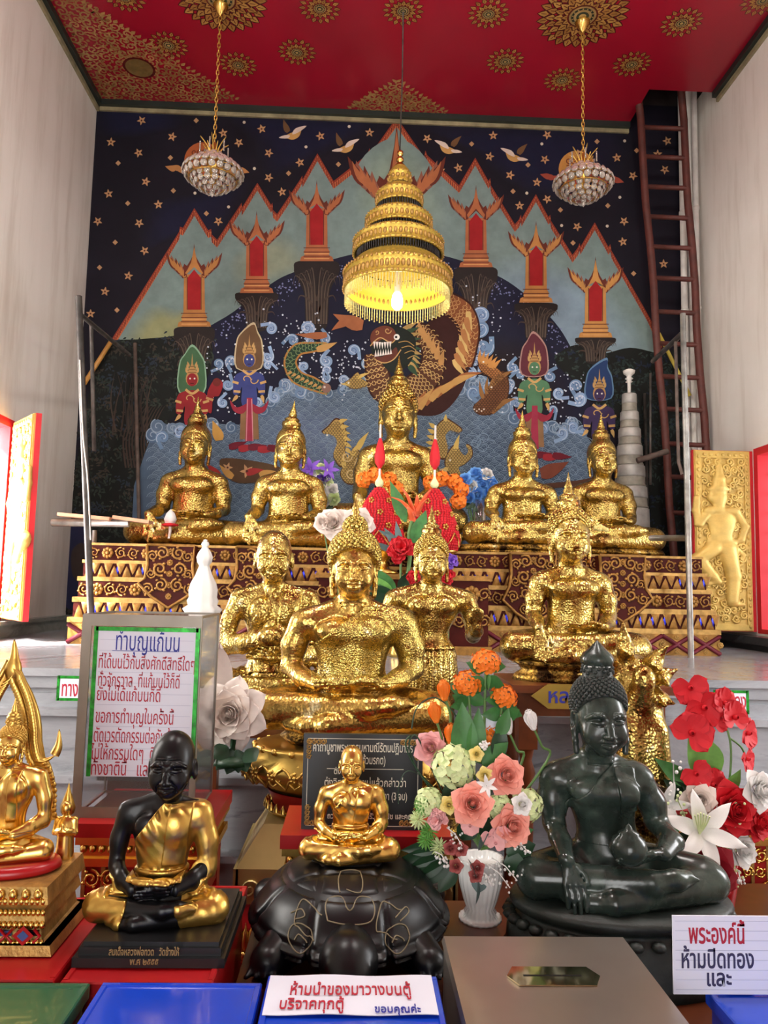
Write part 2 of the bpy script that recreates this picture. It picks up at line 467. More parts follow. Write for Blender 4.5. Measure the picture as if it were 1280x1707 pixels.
# ---- a seated figure, lap width 1, facing -Y, seat at z = 0
def head_field(f, hz=0.0, s=1.0, hy=0.0, old=False, ears='long', hx=0.0, d=1.0):
    """head with a face; chin at about z 0.69, crown at 1.0"""
    def p(x, y, z): return (hx+x*s, hy+(y-0.02)*s+0.02, 0.69+hz+(z-0.69)*s)
    E = lambda c, r, k, **kw: f.ell(p(*c), np.array(r)*s, k*s, **kw)
    L = lambda pts, rs, k, **kw: f.chain([p(*q) for q in pts], [r*s for r in rs], k*s, **kw)
    E((0, .035, .875), (.105, .125, .125), .02)
    E((0, -.012, .80), (.094, .104, .116), .05)
    E((0, -.068, .717), (.040, .038, .032), .03)
    for q in (-1, 1):
        E((q*.052, -.062, .772), (.042, .042, .05), .03)
        L([(q*.010, -.104, .846), (q*.034, -.109, .860), (q*.062, -.095, .858), (q*.086, -.068, .842)], [.008, .008, .007, .005], .012)
        E((q*.043, -.090, .826), (.029, .020, .017), .006)
        L([(q*.016, -.106, .822), (q*.043, -.112, .816), (q*.072, -.092, .822)], [.0035*d, .004*d, .0035*d], .004, sub=True)
        L([(q*.018, -.100, .840), (q*.043, -.106, .843), (q*.070, -.088, .838)], [.004*d, .004*d, .004*d], .006, sub=True)
        E((q*.017, -.122, .774), (.014, .014, .011), .008)
        if old:
            L([(q*.022, -.116, .782), (q*.044, -.102, .752), (q*.048, -.088, .728)], [.004, .005, .003], .008, sub=True)
            E((q*.070, -.055, .800), (.025, .03, .022), .012)
            E((q*.066, -.058, .752), (.022, .02, .03), .02, sub=True)
        if ears == 'long':
            E((q*.112, .030, .815), (.016, .034, .058), .014)
            E((q*.120, .016, .822), (.010, .018, .034), .008, sub=True)
            L([(q*.113, .018, .775), (q*.112, .006, .735), (q*.108, .004, .690)], [.015, .012, .013], .012)
        else:
            E((q*.112, .025, .812), (.014, .032, .052), .012)
            E((q*.121, .010, .818), (.009, .016, .028), .008, sub=True)
    L([(0, -.104, .842), (0, -.124, .806), (0, -.140, .777)], [.011, .013, .017], .014)
    L([(-.036, -.100, .749), (-.014, -.117, .755), (0, -.118, .752), (.014, -.117, .755), (.036, -.100, .749)], [.006, .009, .009, .009, .006], .008)
    L([(-.024, -.106, .736), (0, -.118, .732), (.024, -.106, .736)], [.008, .011, .008], .008)
    L([(-.038, -.106, .7435), (0, -.127, .743), (.038, -.106, .7435)], [.0025*d, .003*d, .0025*d], .003, sub=True)
    if old:
        for zz in (.880, .893, .906, .919):
            L([(-.06, -.082, zz-.004), (0, -.102, zz), (.06, -.082, zz-.004)], [.003, .0035, .003], .006, sub=True)

def hand(f, wrist, tip, side, r, spread, bend=(0, 0, 0), thumb=None, k=0.012):
    """palm + four fingers + thumb; side = unit vector across the palm towards the thumb"""
    w = np.asarray(wrist, float); t = np.asarray(tip, float); sd = np.asarray(side, float); bd = np.asarray(bend, float)
    d = t-w; L = np.linalg.norm(d); u = d/L
    kn = w+u*L*0.48
    for i, q in enumerate((0.75, 0.25, -0.25, -0.75)):
        f.cone(w, kn+sd*spread*q, r*1.25, r*1.05, k)
    ln = (0.46, 0.53, 0.50, 0.40)
    for i, q in enumerate((0.80, 0.27, -0.27, -0.80)):
        a = kn+sd*spread*q; b = a+u*L*ln[i]*0.5+bd*0.35; c = a+u*L*ln[i]+bd
        f.chain([a, b, c], [r, r*0.92, r*0.74], 0.004)
    th = w+u*L*0.14+sd*spread*0.8
    te = th+u*L*0.34+sd*spread*(1.0 if thumb is None else thumb)
    f.chain([th, (th+te)/2+sd*spread*0.18, te], [r*1.15, r*1.05, r*0.8], k*0.6)

def seated(res=1.0, right='touch', left='lap', head=True, hz=0.0, hs=1.0, old=False, ears='long', robe=False, lotus=True,
           waist=1.0, hx=0.0, hy=0.0, sh=1.0, hands=True, d=1.0, fold=False, chestk=1.0, raise_sh=0.0):
    hh = 0.0045*res; cc = 0.012*res
    xs = axis(-.60, .60, cc, (hx-.135*hs, hx+.135*hs), hh*1.05)
    ys = axis(-.40, .30+.1*(hs-1), cc*0.9, (-.16*hs+hy-.01, .02), hh*1.2)
    zs = axis(-.03, .69+.36*hs+hz, cc*0.85, (.66+hz, .69+.21*hs+hz), hh)
    f = Field(xs, ys, zs)
    f.ell((0, .03, .06), (.34, .20, .085), .05)
    for q in (-1, 1):
        f.cone((q*.13, .09, .105), (q*.395, -.05, .095), .115, .098, .05)
    # lower leg under, upper leg across the lap
    f.cone((.40, -.08, .085), (-.10, -.255, .058), .088, .052, .02)
    f.chain([(-.10, -.250, .050), (-.20, -.215, .045), (-.28, -.165, .045)], [.046, .040, .03], .02)
    f.cone((-.40, -.08, .098), (.08, -.235, .135), .088, .054, .02)
    f.chain([(.08, -.240, .140), (.19, -.235, .150), (.255, -.215, .152)], [.048, .044, .032], .02)
    for i in range(5):
        f.cone((.245, -.235+.018*i, .158-.004*i), (.292-.006*i, -.228+.018*i, .150-.004*i), .0125 if i else .016, .010, .006)
    # trunk
    f.ell((0, .05, .17), (.185*waist, .13, .12), .05)
    f.ell((0, .05, .30), (.158*waist, .112*waist, .16), .06)
    f.ell((0, .045, .47), (.205*sh, .125, .155), .07)
    for q in (-1, 1):
        f.ell((q*.088*sh, -.048, .505), (.095, .055, .066), .03*chestk)
        f.ell((q*.225*sh, .05, .545+raise_sh), (.078, .075, .072), .05)
        f.cone((0, .05, .655), (q*.20*sh, .05, .580+raise_sh), .055, .05, .05)
    f.cone((hx*.4, .04, .58), (hx, .03+hy*.6, .72+hz), .072, .066, .03)
    if ears == 'long':
        for zz in (.628, .648):
            f.chain([(hx+.075*math.sin(a), .035-.075*math.cos(a), zz+.004*math.cos(a)) for a in np.linspace(-1.3, 1.3, 7)], [.003]*7, .005, sub=True)
    # arms
    sx = .262*sh
    for q, mode in ((-1, right), (1, left)):
        S = (q*sx, .05, .545+raise_sh)
        if mode == 'touch':
            E_, W_ = (q*.315*sh, .045, .31), (q*.275, -.200, .225)
            f.chain([S, (q*.300*sh, .05, .43), E_], [.068, .062, .052], .03); f.chain([E_, (q*(.21*sh+.09), -.06, .268), W_], [.052, .049, .036], .02)
            hand(f, W_, (q*.262, -.268, .020), (-q, 0, 0), .0128, .050, (0, .010, -.01), thumb=.5)
        elif mode in ('lap', 'lap2'):
            E_, W_ = (q*.315*sh, .05, .30), (q*.155, -.165, .232)
            f.chain([S, (q*.305*sh, .055, .42), E_], [.068, .062, .052], .03); f.chain([E_, (q*(.17*sh+.07), -.07, .255), W_], [.052, .048, .034], .02)
            zz = .222 if mode == 'lap' else .205
            hand(f, W_, (q*-.115, -.225, zz), (0, -.65, .75), .0118, .044, (0, .0, .01), thumb=.5)
        elif mode == 'bowl':
            E_, W_ = (q*.315*sh, .045, .32), (q*.17, -.19, .25)
            f.chain([S, (q*.31*sh, .055, .43), E_], [.068, .062, .052], .03); f.chain([E_, (q*.26, -.08, .275), W_], [.052, .048, .036], .02)
            hand(f, W_, (q*-.06, -.26, .225), (0, -.75, .6), .0125, .046, (0, 0, .012), thumb=.5)
        elif mode == 'hold':
            E_, W_ = (q*.325*sh, .02, .335), (q*.07, -.19, .37)
            f.chain([S, (q*.318*sh, .04, .44), E_], [.070, .064, .054], .03); f.chain([E_, (q*.20*sh, -.11, .345), W_], [.054, .050, .038], .02)
            hand(f, W_, (q*-.10, -.235, .39), (0, -.35, .93), .0135, .050, (0, -.01, -.03), thumb=.6)
        elif mode == 'hold2':
            E_, W_ = (q*.325*sh, .02, .30), (q*.10, -.19, .285)
            f.chain([S, (q*.318*sh, .04, .42), E_], [.070, .064, .054], .03); f.chain([E_, (q*.22, -.10, .28), W_], [.054, .050, .038], .02)
            hand(f, W_, (q*-.10, -.24, .29), (0, -.6, .8), .0135, .050, (0, 0, .02), thumb=.6)
    if head: head_field(f, hz, hs, hy, old, ears, hx, d)
    return f

def curls(mb, c, r, zmin_f, n, cr, seed=0, ymax=None):
    """rows of snail curls over the cap of an ellipsoid; zmin_f(x,y) is the hairline"""
    ga = PI*(3-math.sqrt(5))
    for i in range(n):
        z = 1-2*(i+.5)/n; q = math.sqrt(max(0, 1-z*z)); a = i*ga
        p = (c[0]+r[0]*q*math.cos(a), c[1]+r[1]*q*math.sin(a), c[2]+r[2]*z)
        if p[2] > zmin_f(p[0], p[1]) and (ymax is None or p[1] < ymax):
            mb.sphere(p, cr, 4, 6)

def hair_cap(parent, mat, L, hz=0.0, hs=1.0, hy=0.0, hx=0.0, curl=None, ush=(.062, .066, .062), uz=1.02, big=1.0, H=1.0, line=.925):
    """hair part with hairline, ushnisha dome and curls; returns (object, z of the dome's top)"""
    X = np.arange(-.21, .211, .008)+hx; Y = np.arange(-.19, .26, .008)+hy; Z = np.arange(.70, 1.30, .008)+hz
    f = Field(X, Y, Z)
    c = (hx, hy+.045, hz+.69+(.895-.69)*hs); r = np.array((.119, .134, .130))*hs*big
    f.ell(c, r, .01)
    x, y, z = f.coords()
    zl = lambda x, y: hz+.69+(line-.69)*hs-np.clip((y-hy+.075)*1.0, -0.03, .16)*hs + 0*x
    f.F = np.maximum(f.F, (zl(x, y)-z)*0.6).astype(np.float32)
    uc = (hx, hy+.05, hz+.69+(uz-.69)*hs)
    f.ell(uc, np.array(ush)*hs, .02)
    o = net_mesh('hair', f, mat, parent, scale=(L, L, L*H))
    if curl:
        mb = MB(); mb.T = np.diag([L, L, L*H, 1.0])
        n, cr = curl
        curls(mb, c, r, lambda a, b: float(zl(a, b))+.004, n, cr)
        curls(mb, uc, np.array(ush)*hs, lambda a, b: uc[2]-.1*ush[2], n//5, cr)
        mb.build('curls', mat, o)
    return o, uc[2]+ush[2]*hs

FLAME = [(.034, 0), (.044, .012), (.030, .03), (.040, .045), (.026, .065), (.030, .08), (.016, .115), (.008, .15), (.001, .18)]
def finial(parent, mat, L, z, x=0, y=.05, s=1.0, prof=None, H=1.0, name='finial', tilt=0.0):
    mb = MB(); mb.T = mat4((x*L, y*L, z*L*H), (0, tilt, 0), (L*s, L*s, L*s*H))
    mb.lathe(prof or FLAME, 16, flute=6, famp=.05)
    return mb.build(name, mat, parent)

def text(s, size, mat, parent, name, M4, align='CENTER', ext=0.0004, shear=0.0, space=1.0, bold=0.0, squash=1.0):
    """lettering as a real raised mesh; local X along the line, Y up, Z out of the sign"""
    cu = bpy.data.curves.new(name, 'FONT'); cu.body = s; cu.size = size; cu.align_x = align
    cu.extrude = ext; cu.shear = shear; cu.space_character = space; cu.offset = bold; cu.resolution_u = 3
    o = bpy.data.objects.new(name, cu); COL.objects.link(o)
    dg = bpy.context.evaluated_depsgraph_get()
    me = bpy.data.meshes.new_from_object(o.evaluated_get(dg))
    bpy.data.objects.remove(o); bpy.data.curves.remove(cu)
    me.materials.clear(); me.materials.append(mat)
    me.transform(Matrix.Diagonal((squash, 1, 1, 1)))
    me.transform(Matrix(np.asarray(M4).tolist()))
    ob = bpy.data.objects.new(name, me); COL.objects.link(ob)
    if parent is not None: ob.parent = parent
    return ob
def sign_matrix(o, xdir, up):
    x = np.asarray(xdir, float); x /= np.linalg.norm(x); u = np.asarray(up, float); u = u-x*np.dot(u, x); u /= np.linalg.norm(u)
    m = np.eye(4); m[:3, 0] = x; m[:3, 1] = u; m[:3, 2] = np.cross(x, u); m[:3, 3] = o
    return m
# ------------------------------------------------------------------ the room
XL, XR, YB, ZC, ZP = -2.385, 2.95, 6.5, 5.76, 1.16
YF = -3.6
def marble_mat(name, base, vein, rough=0.18, scale=1.6, tiles=None):
    m, nt, b = newmat(name)
    co = objco(nt)
    mp = nt.nodes.new('ShaderNodeMapping'); mp.inputs['Scale'].default_value = (1.0, 1.0, 2.2); nt.links.new(co, mp.inputs['Vector'])
    n = noise(nt, scale, 8, mp.outputs['Vector'], 0.68); n.inputs['Distortion'].default_value = 1.4
    r = ramp(nt, n.outputs['Fac'], [(0.30, lin(vein)), (0.45, lin(base)), (0.58, tuple(min(1, x*1.18) for x in lin(base))), (0.66, lin(vein)), (0.72, lin(base))])
    nt.links.new(r.outputs['Color'], b.inputs['Base Color']); setp(b, rough=rough)
    return m
M['marble'] = marble_mat('grey_marble', (150, 152, 156), (112, 114, 120))
M['marble_dark'] = marble_mat('dark_grey_marble', (62, 64, 66), (44, 45, 48), 0.22)
M['marble_dado'] = marble_mat('green_grey_marble', (138, 142, 134), (104, 108, 104), 0.25)
def wall_paint():
    m, nt, b = newmat('off_white_wall_paint')
    co = objco(nt)
    mp = nt.nodes.new('ShaderNodeMapping'); mp.inputs['Scale'].default_value = (3.0, 3.0, 0.35); nt.links.new(co, mp.inputs['Vector'])
    n = noise(nt, 2.2, 6, mp.outputs['Vector'], 0.6)
    n2 = noise(nt, 1.1, 4, co)
    r = ramp(nt, n.outputs['Fac'], [(0.28, lin((212, 204, 192))), (0.5, lin((232, 227, 218))), (0.75, lin((236, 231, 223)))])
    r2 = ramp(nt, n2.outputs['Fac'], [(0.3, (0.90, 0.89, 0.87)), (0.6, (1, 1, 1))])
    mx = nt.nodes.new('ShaderNodeMix'); mx.data_type = 'RGBA'; mx.blend_type = 'MULTIPLY'; mx.inputs['Factor'].default_value = 1.0
    nt.links.new(r.outputs['Color'], mx.inputs['A']); nt.links.new(r2.outputs['Color'], mx.inputs['B'])
    nt.links.new(mx.outputs['Result'], b.inputs['Base Color']); setp(b, rough=0.6)
    n3 = noise(nt, 40, 3, co); bump(nt, b, n3.outputs['Fac'], 0.08, 0.01)
    return m
M['wall'] = wall_paint()
M['ceiling'] = simple('red_gloss_ceiling', (158, 16, 42), 0.30, 0.0, 0.06, 1.5)
M['night'] = simple('night_blue_mural_ground', (23, 20, 30), 0.6, 0.0, 0.25, 2.5, spec=0.15)
M['cavity'] = simple('dark_roof_void', (40, 32, 30), 0.9, 0.0, 0.5, 6)

def struct(o): o['kind'] = 'structure'; return o
M['carpet'] = simple('dark_red_hall_carpet', (110, 36, 34), 0.9, 0.0, 0.2, 20)
mb = MB(); mb.box((XL-.25, YF-.2, -.1), (XR+.25, YB+.25, 0)); struct(mb.build('floor', M['carpet']))
def wall_with_window(name, x0, x1, y0, y1, z0, z1):
    mb = MB()
    mb.box((x0, YF, 0), (x1, y0, ZC+.2)); mb.box((x0, y1, 0), (x1, YB+.25, ZC+.2))
    mb.box((x0, y0, 0), (x1, y1, z0)); mb.box((x0, y0, z1), (x1, y1, ZC+.2))
    return struct(mb.build(name, M['wall']))
WZ0, WZ1 = 1.275, 2.64
WL0, WL1 = 4.32, 5.33
WR0, WR1 = 4.55, 5.58
mb = MB(); mb.box((XL-.25, YF-.2, 0), (-1.7, YF, ZC+.2)); mb.box((.7, YF-.2, 0), (XR+.25, YF, ZC+.2)); mb.box((-1.7, YF-.2, 3.3), (.7, YF, ZC+.2)); struct(mb.build('wall_front', M['wall']))
wall_with_window('wall_left', XL-.25, XL, WL0, WL1, WZ0, WZ1)
wall_with_window('wall_right', XR, XR+.25, WR0, WR1, WZ0, WZ1)
mb = MB(); mb.box((XL, YB, 0), (XR, YB+.25, ZC+.2)); wall_back = struct(mb.build('wall_back', M['night']))
HX0, HY0 = 2.36, 6.0          # opening in the ceiling for the ladder
mb = MB(); mb.box((XL, YF, ZC), (HX0, YB, ZC+.2)); mb.box((HX0, YF, ZC), (XR, HY0, ZC+.2))
ceiling = struct(mb.build('ceiling', M['ceiling']))
mb = MB()
mb.box((HX0-.02, HY0-.02, ZC+.2), (HX0, YB, ZC+1.0)); mb.box((HX0, HY0-.02, ZC+.2), (XR, HY0, ZC+1.0))
mb.box((HX0, YB, ZC+.2), (XR, YB+.02, ZC+1.0)); mb.box((XR, HY0, ZC+.2), (XR+.02, YB, ZC+1.0)); mb.box((HX0, HY0, ZC+1.0), (XR, YB, ZC+1.03))
mb.build('roof_void', M['cavity'], ceiling)
M['trim_green'] = simple('dark_green_moulding', (30, 40, 36), 0.4, 0.0, 0.2, 8)
M['trim_gold'] = simple('tarnished_gilt_fillet', (150, 140, 108), 0.45, 0.2, 0.35, 9)
mb = MB(); mb.box((XL, YF, ZC-.05), (XL+.055, YB, ZC)); mb.mi = 1; mb.box((XL, YF, ZC-.085), (XL+.022, YB, ZC-.05)); struct(mb.build('trim_1', [M['trim_green'], M['trim_gold']]))
mb = MB(); mb.box((XL+.055, YB-.055, ZC-.05), (HX0, YB, ZC)); mb.mi = 1; mb.box((XL+.03, YB-.02, ZC-.085), (HX0, YB, ZC-.05)); struct(mb.build('trim_2', [M['trim_green'], M['trim_gold']]))
mb = MB(); mb.box((XR-.055, YF, ZC-.05), (XR, HY0, ZC)); mb.mi = 1; mb.box((XR-.022, YF, ZC-.085), (XR, HY0, ZC-.05)); struct(mb.build('trim_3', [M['trim_green'], M['trim_gold']]))

# marble stage the altar stands on: moulded slabs stepping out towards the floor
mb = MB()
def slab(x0, x1, y0, z0, z1):
    mb.box((x0, y0, z0), (x1, YB, z1))
PY = 3.56
mb.box((XL, PY-.03, ZP-.035), (XR, YB, ZP)); mb.box((XL, PY, ZP-.09), (XR, YB, ZP-.035)); mb.box((XL, PY+.03, ZP-.115), (XR, YB, ZP-.09))
mb.box((XL, PY+.02, .985), (XR, YB, ZP-.115)); mb.box((XL, PY-.05, .955), (XR, YB, .985)); mb.box((XL, PY-.01, .71), (XR, YB, .955))
mb.box((XL, PY-.10, .68), (XR, YB, .71)); mb.box((XL, PY-.06, .40), (XR, YB, .68)); mb.box((XL, PY-.15, .37), (XR, YB, .40)); mb.box((XL, PY-.11, 0), (XR, YB, .37))
struct(mb.build('marble_platform', M['marble']))
mb = MB(); mb.box((XL, PY+.1, ZP), (XL+.05, YB, WZ0-.03)); mb.box((XL, PY+.1, WZ0-.03), (XL+.075, YB, WZ0-.005)); mb.box((XL+.05, YB-.04, ZP), (-1.2, YB-.012, WZ0-.03))
struct(mb.build('baseboard_left', M['marble_dado']))
mb = MB(); mb.box((XR-.07, PY+.1, ZP), (XR, YB, WZ0-.07)); mb.box((XR-.13, PY+.1, WZ0-.07), (XR, YB, WZ0-.015))
struct(mb.build('baseboard_right', M['marble_dark']))

# windows: red frames with a thin grille, open to daylight
M['grille'] = simple('thin_dark_red_grille', (120, 24, 30), 0.5)
def window(name, x, out, y0, y1):
    mb = MB()
    t = .055
    xa, xb = (x, x+out*.2) if out > 0 else (x+out*.2, x)
    mb.box((xa, y1-t, WZ0), (xb, y1, WZ1)); mb.box((xa, y0, WZ0), (xb, y0+t, WZ1))
    mb.box((xa, y0+t, WZ1-t), (xb, y1-t, WZ1)); mb.box((xa, y0+t, WZ0), (xb, y1-t, WZ0+t*.6))
    fr = struct(mb.build(name, M['red_frame']))
    g = MB(); xm = x+out*.09
    for k in range(1, 7):
        y = y0+t+(y1-y0-2*t)*k/7; g.tube([(xm, y, WZ0+.03), (xm, y, WZ1-t)], .006, 6)
    for k in range(1, 9):
        z = WZ0+.03+(WZ1-WZ0-t-.03)*k/9; g.tube([(xm, y0+t, z), (xm, y1-t, z)], .005, 6)
    for k in range(6):
        zc = WZ0+.25+.2*k
        for q in (0.28, 0.72):
            yc = y0+(y1-y0)*q
            a = np.linspace(0, 4.2*PI, 26); rr = .085*(1-a/(4.6*PI))
            g.tube(np.stack([np.full(26, xm), yc+rr*np.cos(a), zc+rr*np.sin(a)], 1), .0045, 5)
    g.build('grille', M['grille'], fr)
    return fr
window('window_1', XL, -1, WL0, WL1)
window('window_2', XR, 1, WR0, WR1)

# ------------------------------------------------------------------ the painted back wall
def pig(rgb):
    m = sum(rgb)/3; return lin(tuple(max(0, (m+(q-m)*.86)*.93) for q in rgb))
class Paint(MB):
    """flat painting: points are given as photograph positions and laid on the wall plane"""
    def __init__(s): super().__init__(); s.l = 1; s.k = 0; s.smooth = False
    def P(s, p):
        q = atY(p[0], p[1], YB); return (q[0], YB-s.l*4e-4-s.k*4e-5, q[2])
    def add(s, v, f):
        s.k = (s.k+1) % 9; super().add(v, f)
    def ink(s, *rgb): s.col = pig(rgb); return s
    def fill(s, pts): s.add([s.P(p) for p in pts], [tuple(range(len(pts)))])
    def blob(s, pts, n=5): s.fill(catmull(pts, n, True))
    def line(s, pts, w, taper=False, sm=0):
        p = np.asarray(pts, float)
        if sm: p = catmull(p, sm)
        n = len(p); t = np.gradient(p, axis=0); t /= np.linalg.norm(t, axis=1, keepdims=True)+1e-9
        nr = np.stack([-t[:, 1], t[:, 0]], 1)
        ww = np.full(n, w/2.0)
        if taper: ww *= np.clip(1.02-np.linspace(0, 1, n)**1.5, 0.04, 1)
        a = p+nr*ww[:, None]; b = p-nr*ww[:, None]
        v = [s.P(q) for q in a]+[s.P(q) for q in b]
        s.add(v, [(i, i+1, n+i+1, n+i) for i in range(n-1)])
    def disc(s, x, y, r, n=12, ry=None):
        a = np.arange(n)*2*PI/n; s.fill(np.stack([x+r*np.cos(a), y+(ry or r)*np.sin(a)], 1))
    def leafshape(s, x, y, ang, L, w):
        d = V(math.cos(ang), math.sin(ang)); q = V(-d[1], d[0]); o = V(x, y)
        s.fill([o, o+d*L*.35+q*w, o+d*L*.7+q*w*.6, o+d*L, o+d*L*.7-q*w*.6, o+d*L*.35-q*w])
    def flame(s, x, y, ang, L, w, bend=.25):
        d = V(math.cos(ang), math.sin(ang)); q = V(-d[1], d[0]); o = V(x, y)
        t = np.linspace(0, 1, 7); m = o+np.outer(t, d)*L+np.outer(t**2, q)*L*bend
        ww = w*np.array([.65, .95, 1.0, .85, .6, .32, .02])
        v = [s.P(p) for p in m+ww[:, None]*q]+[s.P(p) for p in m-ww[:, None]*q]
        s.add(v, [(i, i+1, 8+i, 7+i) for i in range(6)])
    def soft(s, pts, rgb, edge, n=5):
        p = catmull(pts, n, True); c = p.mean(0); a, b = pig(rgb), pig(edge); k = len(p)
        for u0, u1 in ((0, .45), (.45, .7), (.7, 1.0)):
            f0, f1 = max(0, (u0-.45)/.55), max(0, (u1-.45)/.55)
            c0, c1 = (tuple(a[i]+(b[i]-a[i])*f for i in range(3)) for f in (f0, f1))
            v = [s.P(q) for q in c+(p-c)*u0]+[s.P(q) for q in c+(p-c)*u1]
            s.col = (c0, c0, c1, c1); s.add(v, [(i, (i+1) % k, k+(i+1) % k, k+i) for i in range(k)])
    def curl(s, x, y, r, a0, turns, w, hand=1, tail=0):
        n = int(10+14*turns); a = np.linspace(0, turns*2*PI, n); rr = r*(1-.82*a/(turns*2*PI))
        p = np.stack([x+rr*np.cos(a0+hand*a), y+rr*np.sin(a0+hand*a)], 1)
        if tail:
            d = p[0]-p[1]; d /= np.linalg.norm(d); p = np.concatenate([[p[0]+d*tail], p])
            s.line(p[::-1], w, taper=False)
        else: s.line(p, w)
    def star(s, x, y, r=7):
        s.ink(205, 150, 100)
        for k in range(5): s.leafshape(x, y, 2*PI*k/5-.5+x, r, r*.24)
        s.l += 1; s.ink(90, 40, 30); s.disc(x, y, r*.2, 6); s.l -= 1
    def dia(s, x, y, r=4.5):
        s.ink(196, 146, 100); s.fill([(x-r, y), (x, y-r), (x+r, y), (x, y+r)])
    def dots(s, n, f, rmin, rmax):
        k = 0
        while k < n:
            p = f()
            if p is None: continue
            s.disc(p[0], p[1], random.uniform(rmin, rmax), 6); k += 1
random.seed(7)
W = Paint()
W.l = 1; NB = ((25, 26, 54), (25, 22, 33))
W.soft([(380, 180), (600, 188), (640, 200), (560, 250), (480, 290), (440, 300), (420, 240)], *NB); W.soft([(700, 200), (1040, 210), (1000, 330), (900, 330), (840, 300), (780, 250)], *NB); W.soft([(250, 340), (330, 320), (420, 300), (370, 390), (290, 400), (230, 420)], *NB)
W.soft([(160, 178), (290, 180), (300, 215), (170, 230)], *NB)

for x, y in ((236,201),(185,237),(231,255),(287,228),(181,323),(264,341),(163,369),(232,372),(241,418),(214,460),(175,486),(151,523),(243,303),(398,238),(436,215),(372,222),(364,369),(534,227),(448,255),(500,271),(470,320),(448,296),(616,221),(712,231),(735,286),(764,280)):
    W.l = 2; W.star(x, y, 8)
for x, y in ((822,226),(912,225),(816,261),(908,266),(850,292),(895,304),(912,332),(866,343),(1028,263),(1038,403),(1040,369),(962,378),(1055,293),(966,256),(1096,257),(1112,235),(1108,283),(1106,440)):
    W.l = 2; W.star(x, y, 8)
for x, y in ((327,201),(284,263),(197,272),(289,318),(213,339),(192,404),(166,446),(195,517),(436,214),(564,274),(481,289),(344,356),(348,323)): W.l = 2; W.dia(x, y)
for x, y in ((786,240),(995,236),(880,275),(1061,251),(855,319),(1013,343),(955,405),(934,350),(1056,456)): W.l = 2; W.dia(x, y)
W.l = 2; W.ink(220, 205, 180)
for x, y in ((407,204),(424,281),(381,345),(582,211),(510,245),(903,240),(1041,235),(1033,329),(936,376),(1012,377),(878,322),(325,322)): W.disc(x, y, 2.6, 8)
# sun and moon discs with flame clouds
for x, y, c in ((338, 268, (186, 92, 44)), (962, 282, (206, 140, 62))):
    W.l = 2; W.ink(*c); W.disc(x, y, 31, 24); W.l = 3; W.ink(120, 50, 30)
    for k in range(7): W.curl(x-14+9*(k % 4), y-14+13*(k//3), 6, k, 1.1, 1.6)
    W.l = 4; W.ink(196, 130, 70) if x < 600 else W.ink(170, 70, 50)
    for k in range(16):
        W.flame(x-45+7*k+random.uniform(-2, 2), y+17+random.uniform(-5, 5), PI if k < 8 else 0, 17, 5)
# birds
for x, y, fl in ((487, 224, 1), (575, 246, 1), (748, 248, -1), (858, 261, -1)):
    W.l = 3; W.ink(120, 84, 50); W.flame(x-6*fl, y-4, PI*1.3 if fl > 0 else PI*1.65, 22, 5)
    W.ink(214, 160, 84); W.l = 4; W.blob([(x-12*fl, y+4), (x, y-3), (x+10*fl, y-4), (x+15*fl, y-7), (x+11*fl, y+4), (x, y+9)])
    W.ink(228, 206, 190); W.l = 5; W.blob([(x, y), (x+6*fl, y-10), (x+24*fl, y-14), (x+10*fl, y-3)], 3); W.blob([(x-4*fl, y+2), (x-14*fl, y+2), (x-22*fl, y+6), (x-8*fl, y+7)], 3)
# the mountain's zigzag
Z = [(186,566),(299,386),(300,378),(305,380),(324,347),(347,384),(352,382),(353,391),(362,400),(399,344),(403,338),(403,347),(429,305),(452,342),(454,338),(455,350),(462,357),(500,300),(504,293),(504,300),(529,256),(556,302),(612,258),(616,247),(617,258),(661,196),(707,262),(709,251),(712,259),(765,309),(792,263),(814,302),(817,297),(818,309),(858,374),(865,366),(868,358),(869,365),(893,324),(914,362),(917,358),(918,368),(954,425),(963,413),(966,405),(967,412),(991,371),(1014,412),(1017,407),(1019,418),(1080,525),(1104,570)]
ZI = [(x, y+13) for x, y in Z]; ZI[25] = (661, 212); ZI[0] = (196, 568); ZI[-1] = (1096, 575)
W.l = 6; W.ink(150, 52, 34); W.fill(Z+[(1080, 640), (200, 640)])
W.l = 7; W.ink(206, 104, 58); W.fill([(x, y+4) for x, y in Z]+[(1080, 640), (200, 640)])
W.l = 8; W.ink(128, 44, 32)
for i in range(len(Z)-1):
    a, b = V(*Z[i]), V(*Z[i+1]); n = int(np.linalg.norm(b-a)/4.2)
    for k in range(n):
        q = a+(b-a)*(k+.5)/n; W.line([q+(0, 5), q+(0, 13)], 1.5)
W.l = 9; W.ink(122, 146, 142); W.fill(ZI+[(1075, 640), (205, 640)])
W.l = 10
W.soft([(760, 470), (860, 420), (960, 450), (1010, 480), (1078, 560), (1078, 620), (900, 620), (800, 560)], (132, 158, 176), (122, 146, 142)); W.soft([(200, 570), (250, 510), (300, 515), (340, 500), (330, 560), (310, 600), (220, 600)], (152, 156, 108), (122, 146, 142))
W.soft([(420, 400), (480, 390), (520, 440), (470, 470), (400, 480), (380, 440)], (142, 154, 130), (122, 146, 142)); W.soft([(600, 270), (661, 230), (720, 280), (740, 380), (640, 400), (590, 350)], (136, 158, 140), (122, 146, 142))
